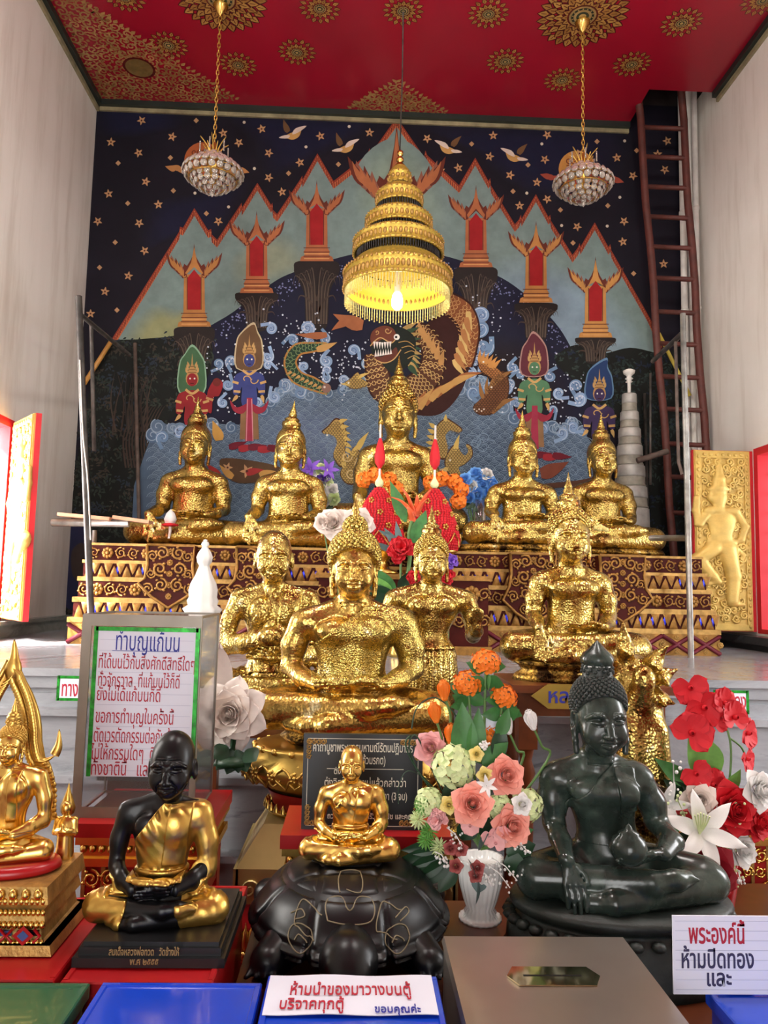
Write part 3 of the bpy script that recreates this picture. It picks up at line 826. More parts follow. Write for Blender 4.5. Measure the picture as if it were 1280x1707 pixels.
# dark dome with specks
W.l = 11; W.ink(26, 27, 52); W.blob([(300, 640), (330, 562), (388, 521), (448, 476), (490, 454), (584, 425), (660, 416), (749, 429), (827, 459), (874, 490), (924, 537), (955, 587), (985, 660), (900, 760), (400, 760)], 5)
W.l = 12; W.soft([(780, 560), (860, 560), (930, 600), (960, 700), (860, 720), (790, 640)], (34, 24, 30), (26, 27, 52))
W.l = 13; W.ink(120, 128, 178)
DOME = [(340,556),(388,524),(448,480),(490,458),(584,429),(660,420),(749,433),(827,463),(874,494),(924,541),(955,590)]
def near_dome():
    i = random.randrange(len(DOME)-1); t = random.random(); a, b = DOME[i], DOME[i+1]
    return (a[0]+(b[0]-a[0])*t+random.gauss(0, 4), a[1]+(b[1]-a[1])*t+4+abs(random.gauss(0, 16)))
W.dots(420, near_dome, .7, 1.8)
# forests
W.l = 14
def forest(poly, n, cols):
    W.l = 14; W.ink(24, 27, 24); W.blob(poly)
    P2 = np.array(catmull(poly, 4, True))
    def inside(x, y):
        r = False; j = len(P2)-1
        for i in range(len(P2)):
            if (P2[i][1] > y) != (P2[j][1] > y) and x < (P2[j][0]-P2[i][0])*(y-P2[i][1])/(P2[j][1]-P2[i][1]+1e-9)+P2[i][0]: r = not r
            j = i
        return r
    x0, y0 = P2.min(0); x1, y1 = P2.max(0); k = 0
    while k < n:
        x, y = random.uniform(x0, x1), random.uniform(y0, y1)
        if not inside(x, y): continue
        W.l = 15+k % 3; W.ink(*random.choice(cols)); k += 1
        for j in range(7): W.leafshape(x+random.gauss(0, 7), y+random.gauss(0, 4), random.uniform(0, PI)+.2, random.uniform(5, 10), 1.6)
forest([(186, 572), (230, 566), (290, 560), (330, 545), (352, 560), (350, 620), (310, 680), (262, 720), (250, 800), (245, 900), (150, 1010), (104, 1012), (112, 900), (140, 700), (160, 620)], 330, ((44, 54, 46), (36, 42, 38), (50, 62, 52), (40, 50, 62), (62, 56, 46)))
forest([(925, 600), (960, 575), (1000, 590), (1050, 580), (1100, 590), (1165, 600), (1175, 900), (1060, 905), (1040, 760), (1010, 690), (960, 640)], 200, ((40, 54, 52), (34, 44, 44), (48, 64, 58), (30, 40, 60)))
W.l = 18
for k in range(16):
    x = random.uniform(185, 250); W.ink(*random.choice(((66, 52, 44), (54, 48, 46), (72, 60, 50))))
    W.line([(x, 720), (x+random.uniform(-10, 10), 670), (x+random.uniform(-26, 26), 620)], 3, True, 4)
for k in range(10):
    x = 210+k*5; W.ink(70, 54, 46); W.line([(x, 780), (x-4, 730), (x+12, 690), (x+22, 675)], 3, True, 4)
W.l = 18; W.ink(36, 40, 74); W.blob([(112, 880), (140, 870), (150, 900), (140, 1000), (108, 1005)]); W.l = 19; W.ink(60, 50, 46); W.blob([(120, 920), (138, 905), (146, 930), (140, 970), (122, 960)])
# rock pillars under the pavilions
def rock(x, y, h, w, c1=(60, 50, 46)):
    W.l = 19; W.ink(44, 36, 34); W.blob([(x-w*.8, y), (x+w*.8, y), (x+w, y+h*.14), (x+w*.85, y+h*.26), (x+w*.55, y+h*.5), (x+w*.42, y+h), (x-w*.42, y+h), (x-w*.55, y+h*.5), (x-w*.9, y+h*.24), (x-w, y+h*.12)])
    W.l = 20
    for sgn in (-1, 1):
        for k in range(7):
            W.ink(*(c1 if k % 2 else (92, 78, 66))); f_ = .15+.12*k
            W.line([(x+sgn*w*.12*f_*4, y+h*.95), (x+sgn*w*f_*.6, y+h*.4), (x+sgn*w*(f_+.05), y+h*(.10+.02*k)), (x+sgn*w*(f_+.16), y+h*(.20+.03*k))], 2.4, True, 5)
    for j in (1, 2):
        for sgn in (-1, 1):
            yy = y+h*.25*j; W.ink(76, 62, 52)
            W.line([(x, yy+h*.35), (x+sgn*w*.3, yy+h*.1), (x+sgn*w*.7, yy+h*.02), (x+sgn*w*.85, yy+h*.12)], 4, True, 5)
for x, y, h, w in ((324, 546, 105, 34), (428, 488, 62, 36), (528, 436, 110, 38), (661, 416, 100, 60), (793, 446, 115, 36), (893, 506, 60, 36), (992, 563, 42, 34)): rock(x, y, h, w)
# pavilions
def pavilion(x, top, wy, dy0, dy1, by, s=1.0, col=(190, 108, 62)):
    dk = (112, 48, 34); W.l = 22
    W.ink(*col); W.fill([(x-28*s, by), (x-26*s, by-7*s), (x-20*s, by-10*s), (x-21*s, by-17*s), (x-18*s, by-22*s), (x-17*s, dy0+2), (x+17*s, dy0+2), (x+18*s, by-22*s), (x+21*s, by-17*s), (x+20*s, by-10*s), (x+26*s, by-7*s), (x+28*s, by)])
    for sgn in (-1, 1):
        for k in range(5):
            W.l = 22; W.ink(*(dk if k % 2 == 0 else (150, 92, 72))); W.flame(x+sgn*(16+3.6*k)*s, wy+(26-4*k)*s, -PI/2+sgn*(.25+.13*k), (22+2*k)*s, 5*s, -sgn*.22)
            W.l = 23; W.ink(*col); W.flame(x+sgn*(16+3.6*k)*s, wy+(25-4*k)*s, -PI/2+sgn*(.25+.13*k), (15+2*k)*s, 3*s, -sgn*.25)
    W.l = 24; W.ink(*dk); W.fill([(x, top), (x+2.2*s, top+20*s), (x+7*s, wy-2*s), (x+12*s, wy+6*s), (x+17*s, wy+2*s), (x+17*s, dy0+6*s), (x, dy0-10*s), (x-17*s, dy0+6*s), (x-17*s, wy+2*s), (x-12*s, wy+6*s), (x-7*s, wy-2*s), (x-2.2*s, top+20*s)])
    W.l = 25; W.ink(*col); W.fill([(x, top+6*s), (x+5*s, wy), (x+11*s, wy+12*s), (x+15*s, wy+18*s), (x+13*s, dy0+2*s), (x, wy+8*s), (x-13*s, dy0+2*s), (x-15*s, wy+18*s), (x-11*s, wy+12*s), (x-5*s, wy)])
    W.l = 26; W.ink(178, 26, 30); W.fill([(x-10.5*s, dy1), (x-11*s, dy0+8*s), (x, dy0-6*s), (x+11*s, dy0+8*s), (x+10.5*s, dy1)])
    W.l = 27; W.ink(*dk)
    for yy in (by-8*s, by-15*s, by-22*s): W.line([(x-22*s, yy), (x+22*s, yy)], 1.3*s)
    for sgn in (-1, 1): W.line([(x+sgn*11.5*s, dy0+6), (x+sgn*11.5*s, dy1)], 1.4*s)
    W.ink(236, 170, 96)
    for yy in (by-4*s, by-12*s): W.line([(x-21*s, yy), (x+21*s, yy)], 1.5*s)
for a in ((324, 407, 438, 456, 517, 545, 1.0, (196, 128, 62)), (428, 352, 384, 400, 461, 489, 1.0), (528, 301, 333, 346, 409, 436, 1.0), (661, 208, 290, 312, 392, 418, 1.75), (793, 309, 341, 362, 418, 446, 1.0), (893, 369, 402, 416, 477, 505, 1.0, (204, 136, 66)), (992, 428, 462, 475, 536, 563, 1.0, (210, 146, 70))): pavilion(*a)
# sea
SEA = [(255, 722), (300, 712), (340, 704), (400, 708), (440, 680), (462, 655), (482, 640), (505, 655), (560, 650), (600, 632), (640, 640), (740, 650), (785, 640), (805, 632), (830, 665), (868, 700), (905, 705), (935, 712), (955, 700), (985, 740), (1010, 800), (1030, 900), (660, 930), (250, 900)]
W.l = 28; W.ink(82, 104, 130); W.blob(SEA, 4)
W.l = 29; W.soft([(700, 720), (820, 690), (960, 740), (990, 830), (880, 870), (760, 840)], (64, 84, 112), (82, 104, 130))
W.soft([(420, 690), (520, 670), (600, 690), (610, 760), (520, 800), (440, 770)], (92, 112, 150), (82, 104, 130))
PS = np.array(catmull(SEA, 4, True))
def in_sea(x, y):
    r = False; j = len(PS)-1
    for i in range(len(PS)):
        if (PS[i][1] > y) != (PS[j][1] > y) and x < (PS[j][0]-PS[i][0])*(y-PS[i][1])/(PS[j][1]-PS[i][1]+1e-9)+PS[i][0]: r = not r
        j = i
    return r
row = 0; y = 648.0
while y < 880:
    x = 256+(9 if row % 2 else 0)
    while x < 1020:
        if in_sea(x, y-6):
            jx, jy = random.uniform(-1.2, 1.2), random.uniform(-1, 1)
            for k, (r, c) in enumerate(((10.5, (126, 150, 172)), (7.2, (112, 136, 160)), (4, (112, 136, 160)))):
                a = np.linspace(PI*1.03, PI*1.97, 8); W.l = 30+k % 2; W.ink(*c)
                W.line(np.stack([x+jx+r*np.cos(a), y+jy+r*.8*np.sin(a)], 1), 1.0)
        x += 18
    y += 7.6; row += 1
W.l = 33
for k in range(46):
    i = k*len(PS)//58; q = PS[i] if i < len(PS) else PS[-1]
    if q[1] > 760: continue
    W.ink(*random.choice(((96, 122, 152), (110, 138, 168), (84, 112, 146)))); r_ = random.uniform(8, 13); W.l = 32; W.disc(q[0], q[1]+5, r_, 12); W.l = 33; W.ink(150, 174, 198); W.curl(q[0], q[1]+4, r_, random.uniform(3, 5), 1.4, 1.6, random.choice((-1, 1)))
for k in range(60):
    x, y = random.uniform(270, 1010), random.uniform(690, 860)
    if in_sea(x, y): W.l = 33; W.ink(118, 144, 172); W.curl(x, y, random.uniform(8, 14), random.uniform(2.5, 5.5), 1.2, 1.3, random.choice((-1, 1)), 12)
# wave crests and cloud curls
def curlcloud(x, y, r, hand=1, a0=0.0, c=(132, 164, 204), tail=14):
    W.l = 33; W.ink(*c); W.curl(x, y, r, a0, 1.35, r*.62, hand, tail); W.disc(x, y, r*.5, 10)
    W.l = 34; W.ink(188, 208, 232); W.curl(x, y, r*1.18, a0, .8, 1.3, hand)
    W.l = 34; W.ink(80, 104, 150); W.curl(x, y, r*.55, a0+1, 1.1, 1.0, hand)
CL = [(452,549,9,1),(446,596,9,1),(447,610,7,-1),(386,603,9,1),(364,607,8,-1),(380,642,9,1),(372,672,8,-1),(512,548,11,-1),(488,568,9,1),(518,570,7,-1),(541,566,8,1),(545,602,10,-1),(546,618,7,1),(507,612,8,1),(589,585,9,-1),(612,606,9,1),(543,632,7,1),(572,634,8,-1),(802,527,12,1),(800,548,13,-1),(806,580,14,1),(792,604,8,-1),(784,624,9,1),(776,518,9,-1),(855,614,9,-1),(866,625,8,1),(843,648,10,1),(917,628,9,-1),(931,656,9,1),(920,684,7,-1),(960,644,10,1),(965,665,11,-1),(860,672,9,1),(710,560,10,1),(474,642,11,-1),(500,655,10,1),(458,662,9,-1),(430,672,8,1),(330,708,9,1),(300,722,9,-1),(272,730,10,1),(848,640,8,-1),(790,655,11,1),(812,648,9,-1),(935,722,10,-1),(955,712,9,1),(905,716,9,1),(878,708,9,-1),(640,690,8,1)]
for x, y, r, h in CL: curlcloud(x, y, r, h, random.uniform(0, 6), random.choice(((128, 160, 202), (112, 146, 186), (140, 172, 214))))
W.l = 34; W.ink(206, 216, 232)
def near_cloud():
    q = random.choice(CL[:34]); return (q[0]+random.gauss(0, 17), q[1]+random.gauss(0, 15))
W.dots(520, near_cloud, .8, 1.9)
# great scaled serpent in the middle
def serpent(path, w, base, scale_c, layer, edge=(60, 26, 20), step=7):
    p = catmull(path, 10); n = len(p); ww = np.interp(np.linspace(0, 1, n), np.linspace(0, 1, len(w)), w)
    t = np.gradient(p, axis=0); t /= np.linalg.norm(t, axis=1, keepdims=True)+1e-9; nr = np.stack([-t[:, 1], t[:, 0]], 1)
    for k, (ex, c) in enumerate(((3, edge), (0, base))):
        W.l = layer+k; W.ink(*c); W.fill(np.concatenate([p+nr*(ww[:, None]/2+ex), (p-nr*(ww[:, None]/2+ex))[::-1]])) if False else None
        a, b = p+nr*(ww[:, None]/2+ex), p-nr*(ww[:, None]/2+ex)
        W.add([W.P(q) for q in a]+[W.P(q) for q in b], [(i, i+1, n+i+1, n+i) for i in range(n-1)])
    s_ = np.concatenate([[0], np.cumsum(np.linalg.norm(np.diff(p, axis=0), axis=1))])
    W.l = layer+2; W.ink(*scale_c); d = 0; r = 0
    while d < s_[-1]:
        i = int(np.searchsorted(s_, d)); i = min(i, n-1); m = max(2, int(ww[i]/7.5))
        for j in range(m):
            o = ((j+.5+(.5 if r % 2 else 0))/m-.5)*ww[i]
            if abs(o) > ww[i]*.5: continue
            q = p[i]+nr[i]*o; a = np.linspace(-1.5, 1.5, 6)
            W.line([q+3.6*(t[i]*math.cos(z)+nr[i]*math.sin(z)) for z in a], 1.2)
        d += step*.75; r += 1
W.l = 35; W.ink(64, 30, 26); W.blob([(700, 560), (740, 520), (775, 545), (785, 590), (770, 650), (735, 690), (690, 692), (660, 680), (720, 640), (730, 600)])
serpent([(735, 500), (768, 520), (782, 550), (778, 590), (775, 612)], [30, 36, 30, 26, 18], (150, 84, 44), (214, 160, 92), 36)
serpent([(622, 590), (628, 620), (640, 650), (680, 652), (715, 625), (722, 590), (708, 560), (695, 545)], [24, 34, 40, 40, 40, 34, 28, 14], (96, 54, 34), (216, 176, 104), 36)
W.l = 40
for q in ((545, 559, PI*.95, 52, 6, .18), (605, 543, PI*1.05, 52, 12, .2), (588, 532, PI*.9, 40, 8, -.2)): W.ink(178, 104, 62); W.flame(*q)
for k in range(9):
    W.l = 40+k % 2; W.ink(*((214, 160, 84) if k % 2 else (176, 104, 54))); W.flame(690+9*k, 690-7*k, -PI/2+.25+.1*k, 42, 6, .25)
    W.ink(*((196, 128, 70) if k % 2 else (228, 190, 110))); W.flame(756+3*k, 600-10*k, PI/2-.4+.05*k, 34, 5, -.2)
W.ink(206, 150, 82); W.l = 42
for k in range(6): W.flame(705+6*k, 560+10*k, -PI/2-.6+.1*k, 26, 5, .3); W.flame(648+8*k, 690-2*k, -PI/2+.6, 30, 4, .3)
# its head
def inpoly(P2, x, y):
    r = False; j = len(P2)-1
    for i in range(len(P2)):
        if (P2[i][1] > y) != (P2[j][1] > y) and x < (P2[j][0]-P2[i][0])*(y-P2[i][1])/(P2[j][1]-P2[i][1]+1e-9)+P2[i][0]: r = not r
        j = i
    return r
def scales(pts, rgb, step=5.5, r=3.0, w=1.0):
    P2 = np.array(catmull(pts, 4, True)); x0, y0 = P2.min(0); x1, y1 = P2.max(0); row = 0; y = y0; W.ink(*rgb)
    while y < y1:
        x = x0+(step/2 if row % 2 else 0)
        while x < x1:
            if inpoly(P2, x, y): a = np.linspace(0, PI, 6); W.line(np.stack([x+r*np.cos(a), y+r*np.sin(a)], 1), w)
            x += step
        y += step*.62; row += 1
for k in range(12): W.l = 42; W.ink(*((52, 84, 60) if k % 2 else (186, 150, 82))); W.flame(668+1.2*k, 556+5*k, -.75+.13*k, 34-k, 5, .18)
W.l = 43; W.ink(30, 36, 30); W.blob([(618, 560), (630, 546), (652, 543), (676, 550), (692, 566), (690, 592), (676, 614), (655, 622), (640, 612), (632, 596), (620, 590)])
W.l = 44; W.ink(118, 58, 40); W.blob([(617, 566), (622, 552), (640, 544), (656, 550), (660, 566), (650, 574), (640, 566), (628, 572), (622, 578)]); W.ink(104, 50, 36); W.blob([(624, 590), (634, 596), (650, 588), (660, 580), (662, 592), (652, 604), (636, 606), (626, 600)])
W.l = 45; W.ink(206, 160, 92); W.line([(617, 578), (624, 570), (634, 564), (646, 570), (654, 572), (664, 560)], 1.8, sm=5); W.line([(624, 600), (640, 606), (656, 600), (668, 584)], 1.8, sm=5); W.curl(646, 552, 6, 0, 1.0, 1.4, 1); W.curl(628, 555, 4, 2, 1.0, 1.2, -1)
W.l = 46; W.ink(236, 230, 218)
for k in range(7): W.fill([(622+4.4*k, 572-.5*abs(k-3)), (626+4.4*k, 572-.5*abs(k-3)), (624+4.4*k, 583)]); W.fill([(624+4.2*k, 596-.7*k), (628+4.2*k, 595-.7*k), (626+4.2*k, 584-.4*k)])
W.l = 47; W.ink(236, 234, 226); W.disc(661, 563, 5, 14); W.l = 48; W.ink(16, 16, 18); W.disc(660, 563, 2.2, 8)
W.l = 47; W.ink(190, 150, 80)
for k in range(4): W.line([(664+5*k, 572+9*k), (678+4*k, 570+8*k), (690+3*k, 578+7*k)], 1.3, sm=4)
# small green serpent, red fish, gold beasts
serpent([(546, 577), (520, 580), (496, 584), (484, 604), (494, 628), (520, 640), (548, 652)], [5, 12, 16, 16, 18, 18, 10], (40, 70, 52), (120, 150, 96), 36, (190, 130, 60))
W.l = 40; W.ink(206, 156, 84)
for k in range(9): W.flame(486+7*k, 620+3.5*k, PI*.75, 9, 2.5)
W.flame(528, 584, -.25, 36, 6, -.1); W.ink(150, 110, 96); W.disc(544, 648, 8, 12); W.l = 41; W.ink(230, 220, 210); W.disc(541, 646, 2, 8)
def beast(pts, c, dk=(90, 50, 24), mane=(), layer=40):
    W.l = layer; W.ink(*dk); ctr = np.mean(np.array(pts), 0); W.blob([ctr+(V(*p)-ctr)*1.08 for p in pts], 4)
    W.l = layer+1; W.ink(*c); W.blob(pts, 4)
    W.l = layer+2; scales(pts, tuple(int(q*.55) for q in c), 5, 2.6, .9)
    p0 = V(*pts[0]); W.l = layer+3; W.ink(240, 236, 220); W.disc(*(p0+(ctr-p0)*.3), 1.7, 8)
    for m in mane: W.l = layer+2; W.ink(min(255, c[0]+30), min(255, c[1]+30), c[2]+10); W.flame(*m)
beast([(818, 640), (805, 662), (790, 678), (800, 690), (822, 688), (842, 668), (846, 640), (836, 622)], (128, 78, 44), mane=[(805+6*k, 665-7*k, -PI/2-.4+.25*k, 30-1.5*k, 3.5, .2) for k in range(6)]+[(820+5*k, 690-6*k, -.9+.15*k, 26, 3, .2) for k in range(4)])
beast([(800, 598), (815, 606), (835, 622), (842, 640), (825, 634), (806, 622), (798, 612)], (190, 120, 60), mane=[(800+4*k, 606+2*k, -PI/2-.2+.15*k, 22, 3.5, .2) for k in range(6)])
W.l = 43; W.ink(235, 220, 200)
for k in range(5): W.disc(790+4*k, 683+k % 2*3, 1.5, 6)
G = (196, 160, 84)
beast([(538, 722), (548, 712), (560, 700), (572, 708), (578, 730), (574, 750), (580, 770), (566, 776), (556, 758), (562, 738), (554, 726)], G, mane=[(566+2*k, 704+9*k, -.5+.2*k, 14, 3.5, .2) for k in range(6)])
beast([(600, 760), (590, 748), (578, 770), (568, 790), (580, 806), (600, 800)], G, mane=[(588, 760, -1.4, 22, 4, .3), (596, 750, -1.2, 34, 5, .2), (575, 780, -2, 22, 4, .3)])
beast([(720, 735), (728, 712), (742, 700), (752, 704), (768, 716), (764, 722), (750, 718), (742, 728), (746, 748), (740, 764), (726, 756)], G, mane=[(724-1*k, 712+9*k, PI+.4-.15*k, 12, 3.5, .2) for k in range(5)]+[(742, 703, -1.6, 12, 3, .1)])
beast([(742, 770), (752, 748), (762, 742), (766, 752), (774, 760), (780, 752), (776, 742), (784, 746), (786, 760), (776, 772), (764, 780), (768, 794), (750, 790)], G, mane=[(758, 752, -1.4, 28, 4, .1), (745, 780, 2.2, 20, 4, .2)])
beast([(575, 640), (585, 632), (596, 622), (602, 632), (614, 640), (604, 646), (588, 648)], G, mane=[(594, 632, -.6, 24, 3, .2), (584, 640, 2.9, 16, 3, .2)])
for cx, cy in ((585, 790), (600, 775), (578, 762), (738, 790), (752, 800)): W.l = 43; W.ink(226, 196, 130); W.curl(cx, cy, 9, cx, 1.3, 2, 1)
# four robed guardians with pointed haloes
def guardian(x, y0, y1, halo, edge, skin, hy, skirt=True, lean=0, bw=20):
    W.l = 40; W.ink(*edge); W.blob([(x-bw-2, y1), (x-bw-2, y0+30), (x-bw*.6, y0+12), (x+lean, y0-3), (x+bw*.7, y0+12), (x+bw+2, y0+32), (x+bw, y1)], 4)
    W.l = 41; W.ink(*halo); W.blob([(x-bw, y1-1), (x-bw, y0+31), (x-bw*.6, y0+15), (x+lean, y0+1), (x+bw*.65, y0+15), (x+bw, y0+33), (x+bw-2, y1-1)], 4)
    W.l = 42; W.ink(*skin); W.blob([(x-8, hy+22), (x+8, hy+22), (x+24, hy+30), (x+26, hy+58), (x+18, hy+60), (x+12, hy+48), (x+12, hy+78), (x-12, hy+78), (x-12, hy+48), (x-18, hy+60), (x-27, hy+58), (x-24, hy+30)], 4)
    W.l = 43; W.ink(198, 150, 84); W.disc(x, hy+2, 10.8, 14, 13); W.fill([(x-9, hy-5), (x-6.5, hy-11), (x-3.5, hy-17), (x-1.3, hy-23), (x, hy-40), (x+1.3, hy-23), (x+3.5, hy-17), (x+6.5, hy-11), (x+9, hy-5)])
    W.l = 44; W.ink(112, 70, 40)
    for k_ in range(3): W.line([(x-7+2*k_, hy-8-5*k_), (x+7-2*k_, hy-8-5*k_)], 1.1)
    W.ink(206, 160, 92)
    for sgn in (-1, 1):
        for k_ in range(3): W.flame(x+sgn*(8-1.5*k_), hy-8-5*k_, -PI/2+sgn*.5, 9, 2, -sgn*.2)
    W.l = 44; W.ink(*skin); W.disc(x, hy+4, 9, 14, 11)
    W.l = 45; W.ink(240, 240, 230); W.disc(x-3.5, hy+2, 1.5, 6); W.disc(x+4, hy+2, 1.5, 6); W.ink(60, 20, 20); W.line([(x-3, hy+10), (x+3, hy+10)], 1.2)
    W.ink(214, 168, 96); W.line([(x-11, hy+20), (x, hy+27), (x+11, hy+20)], 4, sm=4)
    for sgn in (-1, 1):
        W.line([(x+sgn*18, hy+42), (x+sgn*28, hy+39)], 4); W.line([(x+sgn*15, hy+56), (x+sgn*26, hy+55)], 4); W.curl(x+sgn*6, hy+36, 9, 0, .6, 1.6, sgn); W.flame(x+sgn*20, hy+62, PI/2-sgn*.5, 14, 3, .2)
    if skirt:
        W.l = 46; W.ink(168, 40, 62)
        for sgn in (-1, 1): W.blob([(x, hy+74), (x+sgn*20, hy+82), (x+sgn*32, hy+70), (x+sgn*26, hy+88), (x+sgn*10, hy+92)], 4)
        W.l = 45; W.ink(150, 110, 70); W.fill([(x-14, hy+80), (x+14, hy+80), (x+16, hy+135), (x-16, hy+135)])
        W.l = 47; W.ink(176, 46, 74); W.fill([(x-4, hy+66), (x+5, hy+66), (x+7, hy+138), (x-7, hy+138)]); W.ink(226, 150, 160); W.line([(x-3, hy+68), (x-5, hy+138)], 1.3); W.line([(x+4, hy+68), (x+6, hy+138)], 1.3)
        for k in range(5):
            W.l = 48; W.ink(*((180, 40, 50) if k % 2 else (120, 26, 44))); W.flame(x-34+16*k, hy+148+3*(k % 2), -.15+.1*k, 32, 6, -.15)
guardian(321, 578, 655, (70, 112, 74), (140, 186, 150), (158, 34, 40), 630, False)
W.l = 44; W.ink(158, 34, 40); W.blob([(336, 672), (352, 690), (356, 664), (366, 660), (372, 640), (360, 632), (348, 650), (344, 668)]); W.l = 45; W.ink(120, 40, 34); W.disc(362, 638, 7, 12); W.ink(204, 150, 90); W.line([(344, 664), (356, 668)], 4)
guardian(416, 541, 615, (112, 82, 52), (206, 188, 146), (58, 70, 140), 598, True, 7)
guardian(890, 556, 625, (104, 44, 56), (186, 140, 130), (84, 136, 96), 611, True, -2)
guardian(998, 600, 665, (36, 62, 112), (96, 136, 176), (66, 50, 92), 655, False, 12)
W.l = 49; W.ink(92, 64, 40); W.blob([(370, 765), (430, 770), (470, 782), (450, 800), (400, 806), (375, 790)]); W.l = 50; W.ink(186, 146, 70); W.star(412, 786, 12); W.star(380, 780, 9)
for k in range(6): W.l = 50; W.ink(*((176, 44, 44) if k % 2 else (206, 150, 70))); W.flame(345+22*k, 790+3*(k % 3), -2.6 if k < 3 else -.4, 30, 6, .2)
W.l = 50; W.ink(96, 60, 44); W.line([(845, 820), (900, 812), (960, 806), (990, 800)], 9, sm=4); W.ink(140, 70, 50); W.flame(900, 790, -.2, 50, 12, -.2)
W.ink(216, 160, 70); W.l = 50; W.flame(366, 735, -1.7, 34, 9, -.2)
mural = W.build('mural', painted('mural_paint', 0.6, 0.10, 9, 0.15), wall_back)

# ------------------------------------------------------------------ gilt stencilling on the ceiling
class CeilPaint(Paint):
    def P(s, p): return (p[0], p[1], ZC-s.l*4e-4-s.k*4e-5)
K = CeilPaint()
def medallion(px, py, R, rings, n):
    c = atZ(px, py, ZC)[:2]
    for j in range(rings):
        r0 = R*(1-.80*j/rings*.9); L = R*(.34 if rings < 3 else .26)
        m = int(n*(1-.12*j))
        for k in range(m):
            a = 2*PI*(k+.5*(j % 2))/m; d = V(math.cos(a), math.sin(a)); o = c+d*(r0-L)
            K.l = 1+3*j; K.ink(96, 22, 24); K.leafshape(o[0], o[1], a, L*1.1, R*.125*3.2/ (n**.35)); K.l = 2+3*j; K.ink(*((214, 156, 66) if (j+k) % 2 else (196, 134, 54))); K.leafshape(o[0]+d[0]*L*.05, o[1]+d[1]*L*.05, a, L*.95, R*.085*3.2/(n**.35))
            K.l = 3+3*j; K.ink(110, 36, 24); K.line([o+d*L*.25, o+d*L*.72], R*.018)
    l = 3+3*rings
    for q, col in ((.34, (120, 40, 26)), (.30, (190, 150, 80)), (.25, (40, 56, 44)), (.20, (196, 160, 90)), (.14, (50, 66, 52)), (.08, (206, 170, 90))):
        l += 1; K.l = l; K.ink(*col); K.disc(c[0], c[1], R*q, 20)
    K.l = l+1; K.ink(206, 170, 96)
    for k in range(14): a = 2*PI*k/14; K.disc(c[0]+R*.225*math.cos(a), c[1]+R*.225*math.sin(a), R*.018, 6)
for px, py in ((207, -6), (281, 75), (397, 108), (495, 87), (533, 14), (672, 18), (814, 23), (842, 102), (937, 133), (1053, 107), (1136, 38), (1272, 0)):
    medallion(px, py, .152, 2, 16)
medallion(368, -2, .33, 4, 26); medallion(971, 26, .33, 4, 26)
def scrollfield(tri, n, hot=None):
    A, B, C_ = (V(*atZ(*p, ZC)[:2]) for p in tri)
    K.l = 1; K.ink(146, 70, 40)
    k = 0; random.seed(3); pts = []
    while k < n:
        u, v = random.random(), random.random()
        if u+v > 1: u, v = 1-u, 1-v
        p = A+(B-A)*u+(C_-A)*v; k += 1
        if any(np.linalg.norm(p-q) < .062 for q in pts): continue
        pts.append(p)
    for i, p in enumerate(pts):
        K.l = 2+i % 2; K.ink(*random.choice(((204, 158, 88), (184, 130, 66), (190, 150, 80))))
        a0 = random.uniform(0, 6.28); K.curl(p[0], p[1], .045, a0, 1.25, .014, random.choice((-1, 1)))
        for q in range(5): a = a0+q*1.26; K.l = 4; K.leafshape(p[0]+.043*math.cos(a), p[1]+.043*math.sin(a), a+.5, .036, .009)
    for a, b in ((A, B),):
        m = int(np.linalg.norm(b-a)/.05)
        for q in range(m+1):
            p = a+(b-a)*q/m; dd = (b-a)/np.linalg.norm(b-a); nn = V(-dd[1], dd[0]); nn = nn if nn@(C_-a) < 0 else -nn
            K.l = 3; K.ink(206, 158, 84); K.leafshape(p[0], p[1], math.atan2(nn[1], nn[0]), .055, .016)
scrollfield(((80, -30), (392, 166), (168, 164)), 2600)
scrollfield(((586, 181), (661, 137), (740, 187)), 400); scrollfield(((661, 137), (740, 187), (586, 181)), 10)
c0 = atZ(232, 113, ZC)[:2]; K.l = 7; K.ink(120, 30, 26); K.disc(c0[0], c0[1], .13, 22); K.l = 8; K.ink(150, 120, 60); K.disc(c0[0], c0[1], .11, 22)
K.build('gilt_stencil', painted('gilt_ceiling_paint', 0.42, 0.15, 14, 0.5, 0.15), ceiling)
